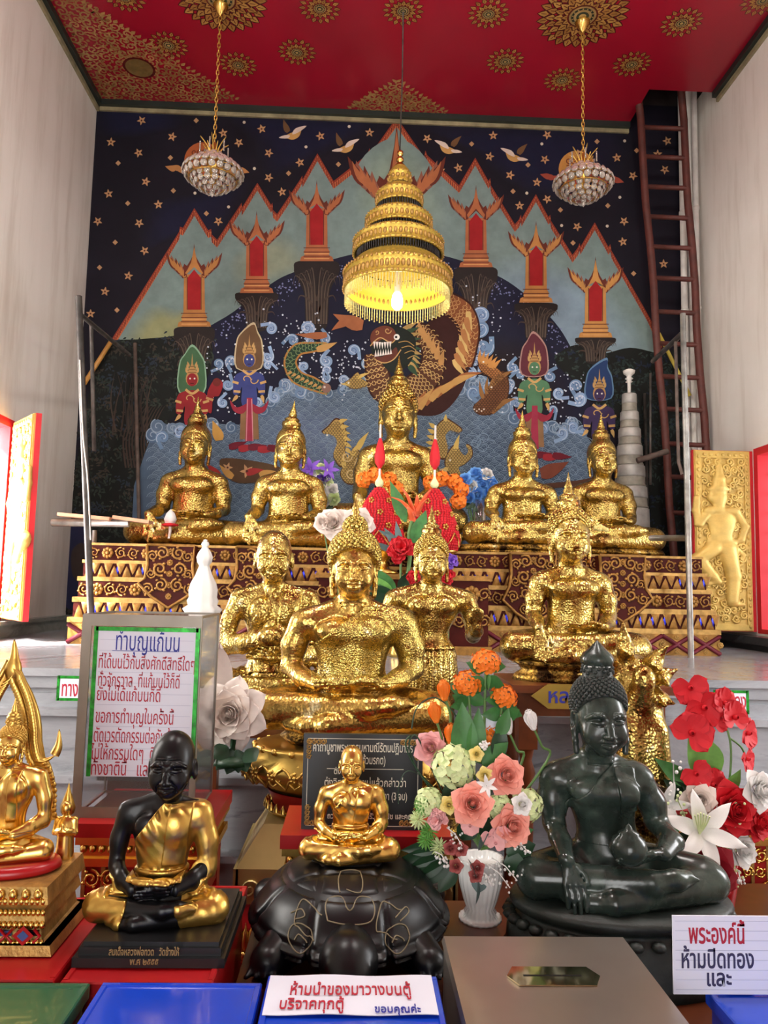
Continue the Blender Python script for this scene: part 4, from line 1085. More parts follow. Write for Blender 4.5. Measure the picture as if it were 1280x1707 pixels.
# ------------------------------------------------------------------ statues
def warp(t, lean=0.0):
    sh = lambda z: z+(t-1)*(np.clip(z, .20, .60)-.20)
    def f(v):
        v = v.copy(); v[:, 0] += lean*np.clip((v[:, 2]-.1)/.45, 0, 1); v[:, 2] = sh(v[:, 2]); return v
    return f
SPIRE = [(.066, -.03), (.074, .0), (.070, .018), (.052, .026), (.060, .040), (.046, .052), (.030, .066), (.034, .078), (.024, .092), (.026, .104), (.014, .135), (.008, .165), (.001, .20)]
def figure(name, label, cat, cx, base_y, chin_y, Y, L, mat, group=None, res=1.0, rz=0.0, hair=None, fin=None, robe=None, robe_mat=None, fx=None, extra=None, lean=0.0, **kw):
    """a seated statue: root empty at its seat; the torso is stretched so the chin meets its height"""
    b = atY(cx, base_y, Y-.26*L); q = atY(fx or cx, chin_y, Y-.07*L)
    x = atY(cx, base_y, Y)[0]
    hs = kw.get('hs', 1.0)
    t = 1+((q[2]-b[2])/L-.69)/.40
    root = empty(name, (x, Y, b[2]), label, cat, group, rz)
    f = seated(res=res, **kw)
    if extra: extra(f)
    w = warp(t, lean)
    body = net_mesh('body', f, mat, root, scale=(L, L, L), post=w)
    if robe:
        R_ = robe(f); ro = net_mesh('robe', f, robe_mat or mat, root, F=R_, scale=(L, L, L), post=w)
    dz = (t-1)*.40
    hk = dict(hx=kw.get('hx', 0)+lean, hy=kw.get('hy', 0), hz=kw.get('hz', 0)+dz, hs=hs)
    top = None
    if hair is not None:
        h = dict(hair); hm = h.pop('mat', mat)
        ho, top = hair_cap(root, hm, L, **hk, **h)
    if fin is not None:
        g = dict(fin); fm = g.pop('mat', mat)
        finial(root, fm, L, top-g.pop('sink', .012), x=hk['hx'], y=.05+hk['hy'], s=hs*g.pop('s', 1.0), **g)
    root['t'] = t; del root['t']
    return root, t
def rest_slab(root, name, mat, L, h, w=1.05, d=.62, y=-.03):
    mb = MB(); mb.T = np.diag([L, L, L, 1.0]); mb.cbox((0, y, -h/2), (w, d, h)); return mb.build(name, mat, root)

CURL = dict(curl=(520, .0125))
def sash(w0=.04, w1=.135, bottom=.30, edge=True, t=.008):
    def R_(f):
        x, y, z = f.coords()
        line = z-(.43+.85*(x+.19))            # bare above this slanting hem (wearer's right)
        reg = np.maximum(line, -(z-.24))
        reg = np.maximum(reg, -(x+.19))       # the right arm stays bare
        reg = np.maximum(reg, z-.64)
        a = f.F-t-.004*np.exp(-(line/.02)**2)
        strip = np.maximum(np.maximum(np.abs(x-(w0+w1)/2-.06*(z-.45))-(w1-w0)/2, bottom-z), z-.62)
        b = np.maximum(f.F-t-.010, np.maximum(strip, y-.06))
        return np.minimum(np.maximum(a, reg*.7), b).astype(np.float32)
    return R_
def folds(t=.012, amp=.004, fr=130.0, shins=True, sleeve=True):
    """monk's robe: over the left shoulder, wrapped at the waist, drawn over the knees"""
    def R_(f):
        x, y, z = f.coords()
        r = np.sqrt((x-.22)**2+(z-.70)**2)
        line = z-(.46+.95*(x+.16))
        up = (amp*np.sin(fr*(r+.15*x))*(.12+.88*np.exp(-(line/.085)**2))*(z > .30)+amp*.9*np.sin(fr*.8*x+14*z)*((z <= .30) & (z > .19))+amp*.35*np.sin(fr*.40*(x*np.sign(x)+.9*y+.5*z))*(z <= .19))
        line = z-(.46+.95*(x+.16))
        reg = np.maximum(line, -(z-.20)*1.0)
        reg = np.maximum(reg, np.where((x < -.185) & (z > .2), 1.0, -1.0))
        reg = np.maximum(reg, z-.63)
        cut_ = np.where(np.abs(x) > .17, -.02, -.135)
        reg = np.maximum(reg, np.where((y < cut_) & (z < .345), (cut_-y), -1.0))     # forearms and hands
        if not sleeve: reg = np.maximum(reg, x-.2)
        kn = np.maximum(-(np.abs(x)-.17-.25*np.clip(.14-z, 0, 1)), z-.26)
        kn = np.maximum(kn, -(z-.004)) if shins else np.maximum(z-.26, -(z-.004))
        kn = np.maximum(kn, np.where((z > .19) & (np.abs(x) < .33) & (y < -.08), 1.0, -1.0))
        belt = np.maximum(np.abs(z-.285)-.014, y-.2); belt = np.maximum(belt, np.abs(x)-.19)
        F0 = f.F
        o = np.minimum(np.maximum(F0-t-up, reg*.7), np.maximum(F0-t-up*.8, kn*.7))
        o = np.minimum(o, np.maximum(F0-t-.014, belt))
        st = np.maximum(np.maximum(np.abs(x-.12-.16*(z-.45))-.075, .32-z), z-.632)
        o = np.minimum(o, np.maximum(np.maximum(F0-t-.016, st), y-.07))
        return o.astype(np.float32)
    return R_
LEAF5 = [(.052, -.02), (.060, .006), (.044, .018), (.050, .032), (.034, .046), (.036, .060), (.020, .085), (.016, .11), (.008, .14), (.001, .165)]
hb = dict(ush=(.072, .075, .070), uz=1.00)
bk = dict(res=1.45, right='touch', left='lap', d=1.2)
# the back row on the altar
figure('buddha_statue', 'large gilded seated buddha in the middle of the back row, highest on the altar', 'statue', 660, 884, 724, 5.85, 1.10, M['leaf_back'], 'seated buddhas of the back row', sh=.80, hs=1.10, hair=dict(curl=(420, .0135), **hb), fin=dict(prof=SPIRE, s=.95, sink=.03), **bk)
figure('buddha_statue', 'gilded seated buddha at the far left of the back row, nearest the left scaffold pole', 'statue', 317, 907, 771, 5.86, .98, M['leaf_back'], 'seated buddhas of the back row', sh=.75, hair=hb, fin=dict(prof=SPIRE, sink=.03), **bk)
figure('buddha_statue', 'gilded seated buddha second from left in the back row, next to the purple flowers', 'statue', 478, 911, 776, 5.30, .88, M['leaf_back'], 'seated buddhas of the back row', sh=.77, hair=hb, fin=dict(prof=SPIRE, sink=.03, tilt=.10), **bk)
figure('buddha_statue', 'gilded seated buddha right of the blue flower vase in the back row', 'statue', 872, 907, 791, 5.30, .87, M['leaf_back'], 'seated buddhas of the back row', sh=.80, hair=hb, fin=dict(prof=SPIRE, sink=.03), **bk)
figure('buddha_statue', 'gilded seated buddha at the right end of the back row, before the grey tower', 'statue', 1006, 914, 792, 5.80, .92, M['leaf_back'], 'seated buddhas of the back row', sh=.76, hair=hb, fin=dict(prof=SPIRE, sink=.03), **bk)
BACK = [o for o in COL.objects if o.name.startswith('buddha_statue') and o.parent is None]
# the right-hand buddha on the wooden table
r_, t_ = figure('buddha_statue', 'gilded seated buddha with spired head on the brown wooden table, right of centre', 'statue', 955, 1108, 936, 3.26, .645, M['leaf_mid'], None, res=1.15, sh=.80, hs=1.13, hx=-.015, right='touch', left='lap', hair=dict(curl=(420, .011), ush=(.070, .072, .066), uz=1.0), fin=dict(prof=SPIRE, s=.95, sink=.03))
right_buddha = r_; mb = MB(); mb.T = np.diag([.645]*3+[1.0])
mb.lathe([(.01, -.12), (.40, -.12), (.38, -.085), (.34, -.06), (.36, -.03), (.42, 0.0), (.30, .012)], 32, sy=.62); mb.build('pedestal', M['leaf_dark'], r_)
# the large centre buddha on a lotus bowl
r_, t_ = figure('buddha_statue', 'large glittering meditating buddha in the centre, seated on a gold lotus bowl', 'statue', 583, 1232, 993, 2.75, .715, M['leaf_skin'], None, res=.9, sh=.95, hs=.95, right='lap', left='lap2', robe=sash(.03, .15, .26), robe_mat=M['leaf_glitter'], hair=dict(curl=(620, .0125), big=1.13, ush=(.060, .062, .066), uz=1.045, mat=M['leaf_glitter']), fin=dict(s=.62, sink=.005))
center_buddha = r_
mb = MB(); mb.T = np.diag([.715, .715, .715, 1.0])
mb.lathe([(.02, -.06), (.30, -.06), (.34, -.03), (.30, 0.0), (.32, .02), (.1, .03)], 32, sy=.7); mb.build('seat_cushion', M['leaf_dark'], r_)
# the monk holding an alms bowl
def bowl_knee(f): pass
r_, t_ = figure('monk_statue', 'gilded elderly monk statue cupping a round bowl, left of the centre buddha', 'statue', 450, 1172, 968, 3.17, .515, M['leaf_mid'], None, res=1.2, rz=.06, sh=1.08, hs=1.30, old=True, ears='short', right='hold', left='hold2', robe=folds(.014, .006, 105), hx=-.01)
gilded_monk = r_; mb = MB(); mb.T = np.diag([.515]*3+[1.0])
zc = .38+(t_-1)*.18
mb.lathe([(.001, -.06), (.07, -.055), (.105, -.01), (.108, .02), (.09, .055), (.04, .085), (.001, .092)], 24, (0.0, -.27, zc)); mb.build('alms_bowl', M['leaf_mid'], r_)
# foreground statues
r_, t_ = figure('monk_statue', 'black seated monk statue in a shiny gold robe on a black plinth', 'statue', 262, 1556, 1326, 1.64, .285, M['black_lacquer'], None, res=.95, sh=1.03, hs=1.42, hx=.06, hy=-.05, old=True, ears='short', right='lap', left='lap2', robe=folds(.014, .0042, 140), robe_mat=M['gold_satin'], fx=285)
black_monk = r_
r_, t_ = figure('monk_statue', 'small golden statue of a thin monk sitting on the black tortoise', 'statue', 582, 1444, 1303, 1.86, .232, M['gold'], None, res=1.1, sh=1.0, hs=1.08, old=True, ears='short', right='lap', left='lap2', robe=folds(.014, .0055, 110, shins=False), robe_mat=M['gold'])
gold_monk = r_
def stone():
    m, nt, b = newmat('dark_green_polished_stone'); co = objco(nt)
    n = noise(nt, 7, 8, co, 0.7)
    r = ramp(nt, n.outputs['Fac'], [(0.35, lin((30, 38, 34))), (0.52, lin((46, 58, 52))), (0.68, lin((76, 92, 82)))])
    nt.links.new(r.outputs['Color'], b.inputs['Base Color']); setp(b, rough=0.20)
    n2 = noise(nt, 16, 5, co); r2 = ramp(nt, n2.outputs['Fac'], [(0.3, (0.15,)*3), (0.7, (0.34,)*3)]); nt.links.new(r2.outputs['Color'], b.inputs['Roughness'])
    return m
M['stone'] = stone()
M['stone_rough'] = simple('rough_dark_green_stone', (34, 42, 38), 0.5, 0.0, 0.3, 14, 0.5, 60)
r_, t_ = figure('buddha_statue', 'dark green polished stone buddha holding a bowl, seated in front at right', 'statue', 1030, 1530, 1256, 1.95, .525, M['stone'], None, res=.72, sh=.79, hs=1.08, lean=-.085, waist=.86, hy=-.03, right='touch', left='bowl', robe=sash(.05, .15, .40, t=.004), fx=1000, hair=dict(curl=(640, .0105), ush=(.066, .068, .075), uz=1.03, mat=M['stone_rough']))
green_buddha = r_
mb = MB(); mb.T = np.diag([.525]*3+[1.0]); zz = .275+(t_-1)*.075
mb.lathe([(.001, -.075), (.05, -.068), (.078, -.03), (.082, .0), (.070, .035), (.045, .055), (.046, .062), (.020, .074), (.012, .09), (.001, .10)], 24, (-.03, -.235, zz+.02)); mb.build('alms_bowl', M['stone'], r_)
dz = (t_-1)*.4
mb = MB(); mb.T = mat4((-.085*.525, .02*.525, (1.085+dz)*.525), (0, 0, 0), .525)
mb.lathe([(.060, 0), (.076, .010), (.080, .035), (.066, .060), (.040, .082), (.016, .108), (.001, .122)], 20, flute=7, famp=.05); fl = mb.build('flame_finial', M['stone'], r_)
mb = MB(); mb.T = mat4((-.085*.525, .02*.525, (1.078+dz)*.525), (0, 0, 0), .525)
mb.lathe([(.060, 0), (.069, .002), (.070, .008), (.060, .011)], 20); mb.build('white_ring', M['ceramic'], fl)
mb = MB(); mb.T = np.diag([.525]*3+[1.0])
mb.lathe([(.30, .012), (.50, .012), (.515, -.01), (.50, -.035), (.46, -.05), (.475, -.065), (.52, -.085), (.53, -.20), (.56, -.24), (.54, -.30), (.01, -.30)], 40, (0, -.03, 0), sy=.66)
for k in range(34):
    a = 2*PI*k/34; mb.sphere((.515*math.cos(a), -.03+.515*.66*math.sin(a), -.075), (.034, .034, .022), 4, 8)
mb.build('lotus_base', M['stone_rough'], r_)
# the half-seen golden buddha at the left edge
r_, t_ = figure('buddha_statue', 'shiny golden buddha under a flame-shaped arch, cut off by the left edge', 'statue', 3, 1446, 1273, 1.66, .215, M['gold'], None, res=1.1, sh=1.12, hs=1.05, right='touch', left='lap', robe=sash(.04, .13, .30, t=.006), robe_mat=M['gold'], hair=dict(curl=(420, .0125), ush=(.066, .068, .07), uz=1.03, mat=M['gold_satin']), fin=dict(prof=SPIRE, s=.9, sink=.02, mat=M['gold_satin']))
gold_buddha = r_
# standing buddha
def standing():
    f = Field(axis(-.45, .45, .012, (-.15, .15), .0055), axis(-.36, .24, .011, (-.18, .0), .006), axis(-1.0, 1.08, .013, (.66, .92), .0052))
    f.ell((0, .05, .17), (.165, .12, .14), .05); f.ell((0, .05, .32), (.135, .10, .16), .06); f.ell((0, .045, .47), (.205, .125, .155), .07)
    for q in (-1, 1):
        f.ell((q*.088, -.048, .505), (.095, .055, .066), .03); f.ell((q*.235, .05, .545), (.085, .08, .075), .05)
        f.cone((0, .05, .655), (q*.21, .05, .585), .055, .05, .05)
        f.chain([(q*.275, .05, .545), (q*.315, .055, .43), (q*.325, .05, .29)], [.074, .066, .056], .03)
        f.chain([(q*.325, .05, .29), (q*.325, -.08, .33), (q*.318, -.17, .37)], [.056, .052, .040], .02)
        hand(f, (q*.318, -.17, .37), (q*.312, -.245, .50), (-q, 0, 0), .0155, .040, (0, .01, .0), thumb=.6)
        f.chain([(q*.085, .05, .12), (q*.085, .05, -.4), (q*.08, .05, -.9)], [.12, .10, .09], .05)
        f.ell((q*.08, -.04, -.95), (.055, .13, .04), .03)
    f.ell((0, .05, -.02), (.20, .13, .20), .06)
    f.cone((0, .04, .58), (0, .03, .72), .074, .066, .03)
    f.chain([(-.17, -.03, .20), (0, -.10, .195), (.17, -.03, .20)], [.014]*3, .01)
    for k in range(5): f.chain([(-.12+.06*k, -.075, .17), (-.13+.065*k, -.075, -.8)], [.012, .016], .015)
    head_field(f, 0, 1.05, 0, False, 'long')
    return f
Ls = .56; YS = 3.22; b_ = atY(719, 968, YS-.07*Ls); x_ = atY(719, 968, YS)[0]
root = empty('buddha_statue', (x_, YS, b_[2]-.69*Ls), 'gilded standing buddha with raised forearms, just behind the centre buddha', 'statue')
net_mesh('body', standing(), M['leaf_mid'], root, scale=(Ls,)*3)
ho, top = hair_cap(root, M['leaf_mid'], Ls, hs=1.05, curl=(460, .012), ush=(.066, .07, .066), uz=1.0)
finial(root, M['leaf_mid'], Ls, top-.02, prof=SPIRE, s=1.0)
mb = MB(); mb.T = np.diag([Ls]*3+[1.0]); mb.lathe([(.01, -1.10), (.26, -1.10), (.27, -1.06), (.23, -1.03), (.24, -.985), (.01, -.985)], 24); mb.build('pedestal', M['leaf_dark'], root)
standing_buddha = root
# naga-sheltered buddha behind the green one
Yn = 2.36; pn = atY(1068, 1250, Yn); Ln = .30
root = empty('naga_buddha_statue', (pn[0], Yn, pn[2]), 'small gilded figure under a spread hood of serpent heads, behind the green stone buddha', 'statue')
s_ = Yn/1282
f = Field(np.arange(-.30, .30, .0036), np.arange(-.12, .18, .0042), np.arange(-.10, .46, .0042))
f.chain([(0, .06, -.1), (0, .06, .10), (0, .075, .20)], [.085, .08, .075], .04)
f.ell((0, .08, .19), (.085, .030, .085), .03)
f.chain([(-.035, .0, -.1), (-.03, .0, .06)], [.045, .04], .03); f.chain([(.045, .0, -.1), (.04, .0, .05)], [.05, .045], .03)
for k, (dx, dz) in enumerate(((-28, 206), (40, 171), (62, 131), (50, 78), (-88, 172), (-108, 122), (-62, 88))):
    tip = V(dx*s_, -.03 if k % 2 else .0, dz*s_); base = V(dx*s_*.30, .07, 95*s_+(dz-95)*s_*.25)
    mid = base+(tip-base)*.5
    f.chain([base, mid, mid+(tip-mid)*.35, tip], [.034, .024, .018, .0045], .012)
    f.ell(mid+(0, -.020, -.004), (.024, .024, .022), .01); f.chain([mid+(0, -.03, -.004), mid+(0, -.058, -.016)], [.017, .008], .008)
f.chain([(0, .0, .14), (0, -.03, .20)], [.04, .03], .02); f.ell((0, -.03, .215), (.034, .034, .042), .01)
net_mesh('body', f, M['leaf_mid'], root)
naga = root
# ------------------------------------------------------------------ altar
AX, AY = .28, 5.0
AT = 1.795
def zz(y, Y=5.0, px=1150): return float(atY(px, y, Y)[2])
altar = empty('altar_base', (AX, AY, ZP), 'wide stepped altar base with carved gold bands and blue glass on the marble stage', 'altar')
BZ = [AT, zz(932), zz(956), zz(961), zz(983), zz(990), zz(1016), zz(1024), zz(1048), zz(1056), ZP]
HW = 1.985
def local(mb): mb.T = mat4((-AX, -AY, -ZP))
def front(k): return AY-.012*k
def rosette(mb, x, y, z, r):
    for k in range(8):
        a = 2*PI*k/8; mb.sphere((x+r*.62*math.cos(a), y, z+r*.62*math.sin(a)), (r*.34, r*.22, r*.34), 4, 6)
    mb.sphere((x, y-r*.12, z), (r*.34, r*.3, r*.34), 5, 8)
def scroll(mb, x, y, z, r, hand, a0=0.0, w=.12):
    a = np.linspace(0, 1.45*2*PI, 18); rr = r*(1-.80*a/a[-1])
    mb.tube(np.stack([x+rr*np.cos(a0+hand*a), np.full(18, y), z+rr*np.sin(a0+hand*a)], 1), r*w, 5)
    for k in range(4):
        b = a0+hand*(1.2+1.5*k); p = V(x+r*.9*math.cos(b), y-.002, z+r*.9*math.sin(b)); mb.sphere(p, (r*.26, r*.16, r*.2), 3, 6)
def band_box(name, k, z0, z1, mat, ex=0.0):
    mb = MB(); local(mb); w = HW+.008*k+ex
    mb.box((AX-w, front(k)-ex, z0), (AX+w, YB-.12, z1)); return mb, w
for k, (i, kind) in enumerate(((0, 'rail'), (1, 'carved'), (2, 'rail'), (3, 'lotus'), (4, 'rail'), (5, 'carved'), (6, 'rail'), (7, 'lotus'), (8, 'rail'), (9, 'diamond'))):
    z1, z0 = BZ[i], BZ[i+1]; h = z1-z0; zc = (z0+z1)/2
    if kind == 'rail':
        mb, w = band_box('rail', k, z0, z1, None, .016); mb.build('moulding', M['gold_carved'], altar); continue
    mb, w = band_box(kind, k, z0, z1, None); y = front(k)-.004
    if kind == 'carved':
        part = mb.build('carved_band', M['red_dark'], altar)
        g = MB(); local(g); n = int(2*w/.235); st = 2*w/n
        for j in range(n):
            x = AX-w+st*(j+.5)
            rosette(g, x, y, zc, h*.42)
            for sg in (-1, 1): scroll(g, x+sg*st*.34, y, zc, h*.38, sg, PI/2*sg)
        g.build('floral_carving', M['gold_old'], part)
    elif kind == 'lotus':
        part = mb.build('lotus_band', M['red_dark'], altar)
        g = MB(); local(g); b = MB(); local(b); n = int(2*w/.078); st = 2*w/n
        for j in range(n):
            x = AX-w+st*(j+.5)
            for dx, zb, up in ((0, z0, 1), (st/2, z1, -1)):
                P_ = [(x+dx-st*.36, y, zb), (x+dx+st*.36, y, zb), (x+dx+st*.20, y-.006, zb+up*h*.45), (x+dx, y-.01, zb+up*h*.82), (x+dx-st*.20, y-.006, zb+up*h*.45)]
                P2 = [(x+dx, y-.020, zb+up*h*.3)]
                g.add(P_+P2, [(0, 1, 5), (1, 2, 5), (2, 3, 5), (3, 4, 5), (4, 0, 5)])
            if random.random() < .8:
                xx = x+st*.25; b.add([(xx-st*.17, y-.003, zc), (xx, y-.003, zc-h*.36), (xx+st*.17, y-.003, zc), (xx, y-.003, zc+h*.36), (xx, y-.011, zc)], [(0, 1, 4), (1, 2, 4), (2, 3, 4), (3, 0, 4)])
        g.build('lotus_petals', M['gold_old'], part)
        if 'blue_glass' not in M: M['blue_glass'] = simple('blue_mirror_glass', (44, 52, 200), 0.12, 0.55)
        b.build('blue_glass_inlay', M['blue_glass'], part)
    else:
        part = mb.build('diamond_band', M['gold_old'], altar)
        g = MB(); local(g); q = g; n = 22; st = 2*w/n; M['maroon'] = simple('maroon_lacquer', (110, 26, 44), 0.5)
        for j in range(n):
            x = AX-w+st*(j+.5)
            for sg in (-1, 1): g.tube([(x-st/2, y-.002, zc-sg*h*.42), (x+st/2, y-.002, zc+sg*h*.42)], .014, 4)
            g.mi = 1; rosette(q, x+st/2, y-.003, zc, h*.17); rosette(q, x, y-.003, zc+h*.34, h*.11); rosette(q, x, y-.003, zc-h*.34, h*.11); g.mi = 0
        g.build('lattice', [M['maroon'], M['gold_carved']], part)
# hanging carved shields
for px, tip in ((288, 1013), (435, 1020), (885, 1040), (1032, 1036)):
    c = atY(px, 930, front(5)); zt = zz(tip, 4.95, px); w = .155; y = front(9)-.012
    mb = MB(); local(mb)
    o = [(-w*.95, AT-.01), (-w*.9, AT-.14), (-w*.98, AT-.22), (-w*1.25, zt+.15), (-w*.7, zt+.07), (0, zt), (w*.7, zt+.07), (w*1.25, zt+.15), (w*.98, AT-.22), (w*.9, AT-.14), (w*.95, AT-.01)]
    fr = [(c[0]+a, y, b) for a, b in o]; bk_ = [(c[0]+a, y+.10, b) for a, b in o]; n = len(o)
    mb.smooth = False
    mb.add(fr+bk_, [tuple(range(n)), tuple(range(n, 2*n))[::-1]]+[(i, n+i, n+(i+1) % n, (i+1) % n) for i in range(n)])
    part = mb.build('carved_shield', M['red_dark'], altar)
    g = MB(); local(g)
    g.tube([(a, b-.004, z) for a, b, z in fr]+[(fr[0][0], fr[0][1]-.004, fr[0][2])], .010, 5)
    random.seed(px)
    H_ = AT-zt
    for sg in (-1, 1):
        for dx, dz, r in ((.05, .06, .042), (.11, .08, .034), (.06, .16, .045), (.115, .19, .030), (.05, .26, .042), (.13, .285, .036), (.055, .36, .032)):
            if dz < H_-.05: scroll(g, c[0]+sg*dx, y-.006, AT-dz, r, sg, PI*(.2+dz*9), .17)
    for dz in np.arange(.05, H_-.05, .07): rosette(g, c[0], y-.006, AT-dz, .022)
    g.build('scrollwork', M['gold_old'], part)
# central step that carries the offerings
CS = 1.63
mb = MB(); local(mb); mb.box((-.22, 4.62, ZP), (.80, 5.0, CS-.03)); part = mb.build('offering_step', M['red_dark'], altar)
g = MB(); local(g); g.box((-.24, 4.60, CS-.03), (.82, 5.0, CS)); g.box((-.24, 4.60, ZP), (.82, 5.0, ZP+.05))
for j in range(5):
    x = -.22+1.02*(j+.5)/5; rosette(g, x, 4.615, CS-.11, .055); rosette(g, x, 4.615, CS-.27, .055)
    for sg in (-1, 1): scroll(g, x+sg*.075, 4.615, CS-.11, .04, sg); scroll(g, x+sg*.075, 4.615, CS-.27, .04, sg)
g.build('floral_carving', M['gold_old'], part)
# plinths that level the back row on the altar (dark and leaf-splashed)
for o in BACK:
    o.location[2] = max(o.location[2], AT+.006)
    L = .9 if o.location[2] < 1.9 else 1.1
    h = o.location[2]-AT
    if h > .004:
        mb = MB(); mb.lathe([(.01, 0), (.46*L, 0), (.49*L, -h*.3), (.46*L, -h), (.01, -h)] if h < .06 else [(.01, .0), (.50*L, .0), (.52*L, -.03), (.46*L, -.05), (.46*L, -h+.04), (.54*L, -h), (.01, -h)], 36, sy=.52)
        mb.build('pedestal', M['leaf_dark'], o)

# ------------------------------------------------------------------ offerings on the altar
def phum(px, y_tip, y_base, label, Y=4.80):
    b = atY(px, y_base, Y); h = atY(px, y_tip, Y)[2]-CS
    root = empty('offering_cone', (b[0], Y, CS), label, 'offering', 'red beaded offering cones')
    s = h
    mb = MB(); mb.T = np.diag([s, s, s, 1.0]); mb.lathe([(.01, 0), (.20, 0), (.23, .02), (.13, .06), (.10, .13), (.15, .19), (.22, .23), (.26, .26), (.24, .265), (.01, .26)], 28); mb.build('footed_tray', M['gold'], root)
    prof = [(.235, .262), (.268, .33), (.262, .42), (.232, .54), (.188, .66), (.135, .77), (.08, .86), (.04, .91), (.02, .93)]
    mb = MB(); mb.T = np.diag([s, s, s, 1.0]); mb.lathe(prof, 36); cone = mb.build('red_cone', M['petal_darkred'], root)
    g = MB(); g.T = np.diag([s, s, s, 1.0]); pr_ = np.array(prof)
    zs_ = np.arange(.275, .90, .026)
    for i, z in enumerate(zs_):
        r = np.interp(z, pr_[:, 1], pr_[:, 0]); n = max(6, int(2*PI*r/.034))
        for k in range(n):
            a = 2*PI*(k+.5*(i % 2))/n; g.sphere((r*math.cos(a), r*math.sin(a), z), .0175, 3, 5)
    g.mi = 1
    for z, n in ((.50, 9), (.64, 7), (.77, 5)):
        r = np.interp(z, pr_[:, 1], pr_[:, 0])+.018
        for k in range(n):
            a = 2*PI*(k+.3)/n
            for q in range(5): b_ = q*1.256; g.sphere((r*math.cos(a)-.022*math.sin(a)*math.cos(b_), r*math.sin(a)+.022*math.cos(a)*math.cos(b_), z+.022*math.sin(b_)), .014, 3, 5)
    for k in range(16):
        a0, a1 = 2*PI*k/16, 2*PI*(k+1)/16; z0, z1 = (.30, .44) if k % 2 else (.44, .30)
        r0, r1 = (np.interp(z, pr_[:, 1], pr_[:, 0])+.02 for z in (z0, z1)); am = (a0+a1)/2; rm = np.interp(.37, pr_[:, 1], pr_[:, 0])+.022
        g.tube([(r0*math.cos(a0), r0*math.sin(a0), z0), (rm*math.cos(am), rm*math.sin(am), .37), (r1*math.cos(a1), r1*math.sin(a1), z1)], .007, 4)
    g.build('beading', [M['petal_red'], M['gold_satin']], cone)
    mb = MB(); mb.T = np.diag([s, s, s, 1.0]); mb.lathe([(.02, .92), (.045, .95), (.045, .98), (.02, 1.02), (.008, 1.06)], 10); mb.build('green_bud', M['petal_lime'], root)
    mb = MB(); mb.T = np.diag([s, s, s, 1.0]); mb.tube([(0, 0, 1.02), (0, 0, 1.60)], .011, 6); mb.build('white_wick', M['petal_white'], root)
    mb = MB(); mb.T = np.diag([s, s, s, 1.0]); mb.lathe([(.012, 1.12), (.05, 1.18), (.058, 1.25), (.04, 1.36), (.014, 1.45)], 10); mb.build('red_spindle', M['petal_red'], root)
    return root
phum(629, 800, 950, 'red beaded offering cone on a gold tray, left of the orange heliconia')
phum(722, 802, 950, 'red beaded offering cone on a gold tray, right of the orange heliconia', 4.84)
# the grey tiered tower beside the back row
Yt = 6.235; zt_ = float(atY(1058, 886, Yt)[2])
M['tower'] = simple('dull_silver_tower', (166, 164, 158), 0.5, 0.3, 0.25, 10); M['tower_dark'] = simple('grimy_silver_band', (138, 134, 122), 0.55, 0.2, 0.3, 14)
xt = float(atY(1056, 800, Yt)[0])-.03
root = empty('tiered_tower', (xt, Yt, AT), 'tall grey tapering tower of stacked rings behind the far right buddha', 'tower')
ys_ = [657, 687, 715, 743, 777, 812, 848, 905]; hw = [12, 15, 18, 20.5, 24, 27, 30]
for k in range(7):
    z1 = float(atY(1050, ys_[k], Yt)[2])-AT; z0 = float(atY(1050, ys_[k+1], Yt)[2])-AT if k < 6 else 0.0
    r = hw[k]*Yt/1282*1.06; h = z1-z0
    mb = MB(); mb.lathe([(.001, z0+h*.45), (r*.97, z0+h*.45), (r*1.0, z0+h*.5), (r*.97, z1-.008), (r*.9, z1), (.001, z1)], 28); ring = mb.build('ring', M['tower'], root)
    mb = MB(); mb.lathe([(.001, z0), (r*1.03, z0), (r*1.03, z0+.012), (r*.98, z0+.02), (r*.96, z0+h*.47)], 28); mb.build('lower_band', M['tower_dark'], ring)
z1 = float(atY(1045, 657, Yt)[2])-AT; hf = float(atY(1040, 616, Yt)[2])-AT-z1
mb = MB(); mb.lathe([(.014, z1), (.014, z1+hf*.45), (.03, z1+hf*.5), (.016, z1+hf*.56), (.034, z1+hf*.63), (.016, z1+hf*.7), (.03, z1+hf*.78), (.045, z1+hf*.84), (.05, z1+hf*.95), (.03, z1+hf)], 16); mb.build('finial', M['white_pipe'], root)
# white carved spire behind the sign case
Yc = 4.25; pb = atY(335, 1080, Yc); hh = float(atY(343, 899, Yc)[2])-ZP
root = empty('white_spire', (float(atY(338, 1000, Yc)[0]), Yc, ZP), 'small white carved spire standing behind the sign case', 'spire')
M['white_stone'] = simple('white_alabaster', (232, 230, 224), 0.4, 0.0, 0.03, 10)
pf = [(.20, 0), (.20, .10), (.15, .13), (.15, .28), (.125, .285), (.14, .36), (.165, .40), (.12, .43), (.13, .47), (.115, .50), (.12, .56), (.105, .62), (.07, .69), (.045, .76), (.042, .775), (.06, .80), (.068, .845), (.05, .89), (.026, .925), (.022, .935), (.034, .955), (.026, .975), (.012, .985), (.02, .993), (.002, 1.0)]
mb = MB(); mb.T = np.diag([hh, hh, hh, 1.0]); mb.lathe(pf, 32, flute=8, famp=.05); mb.build('spire', M['white_stone'], root)

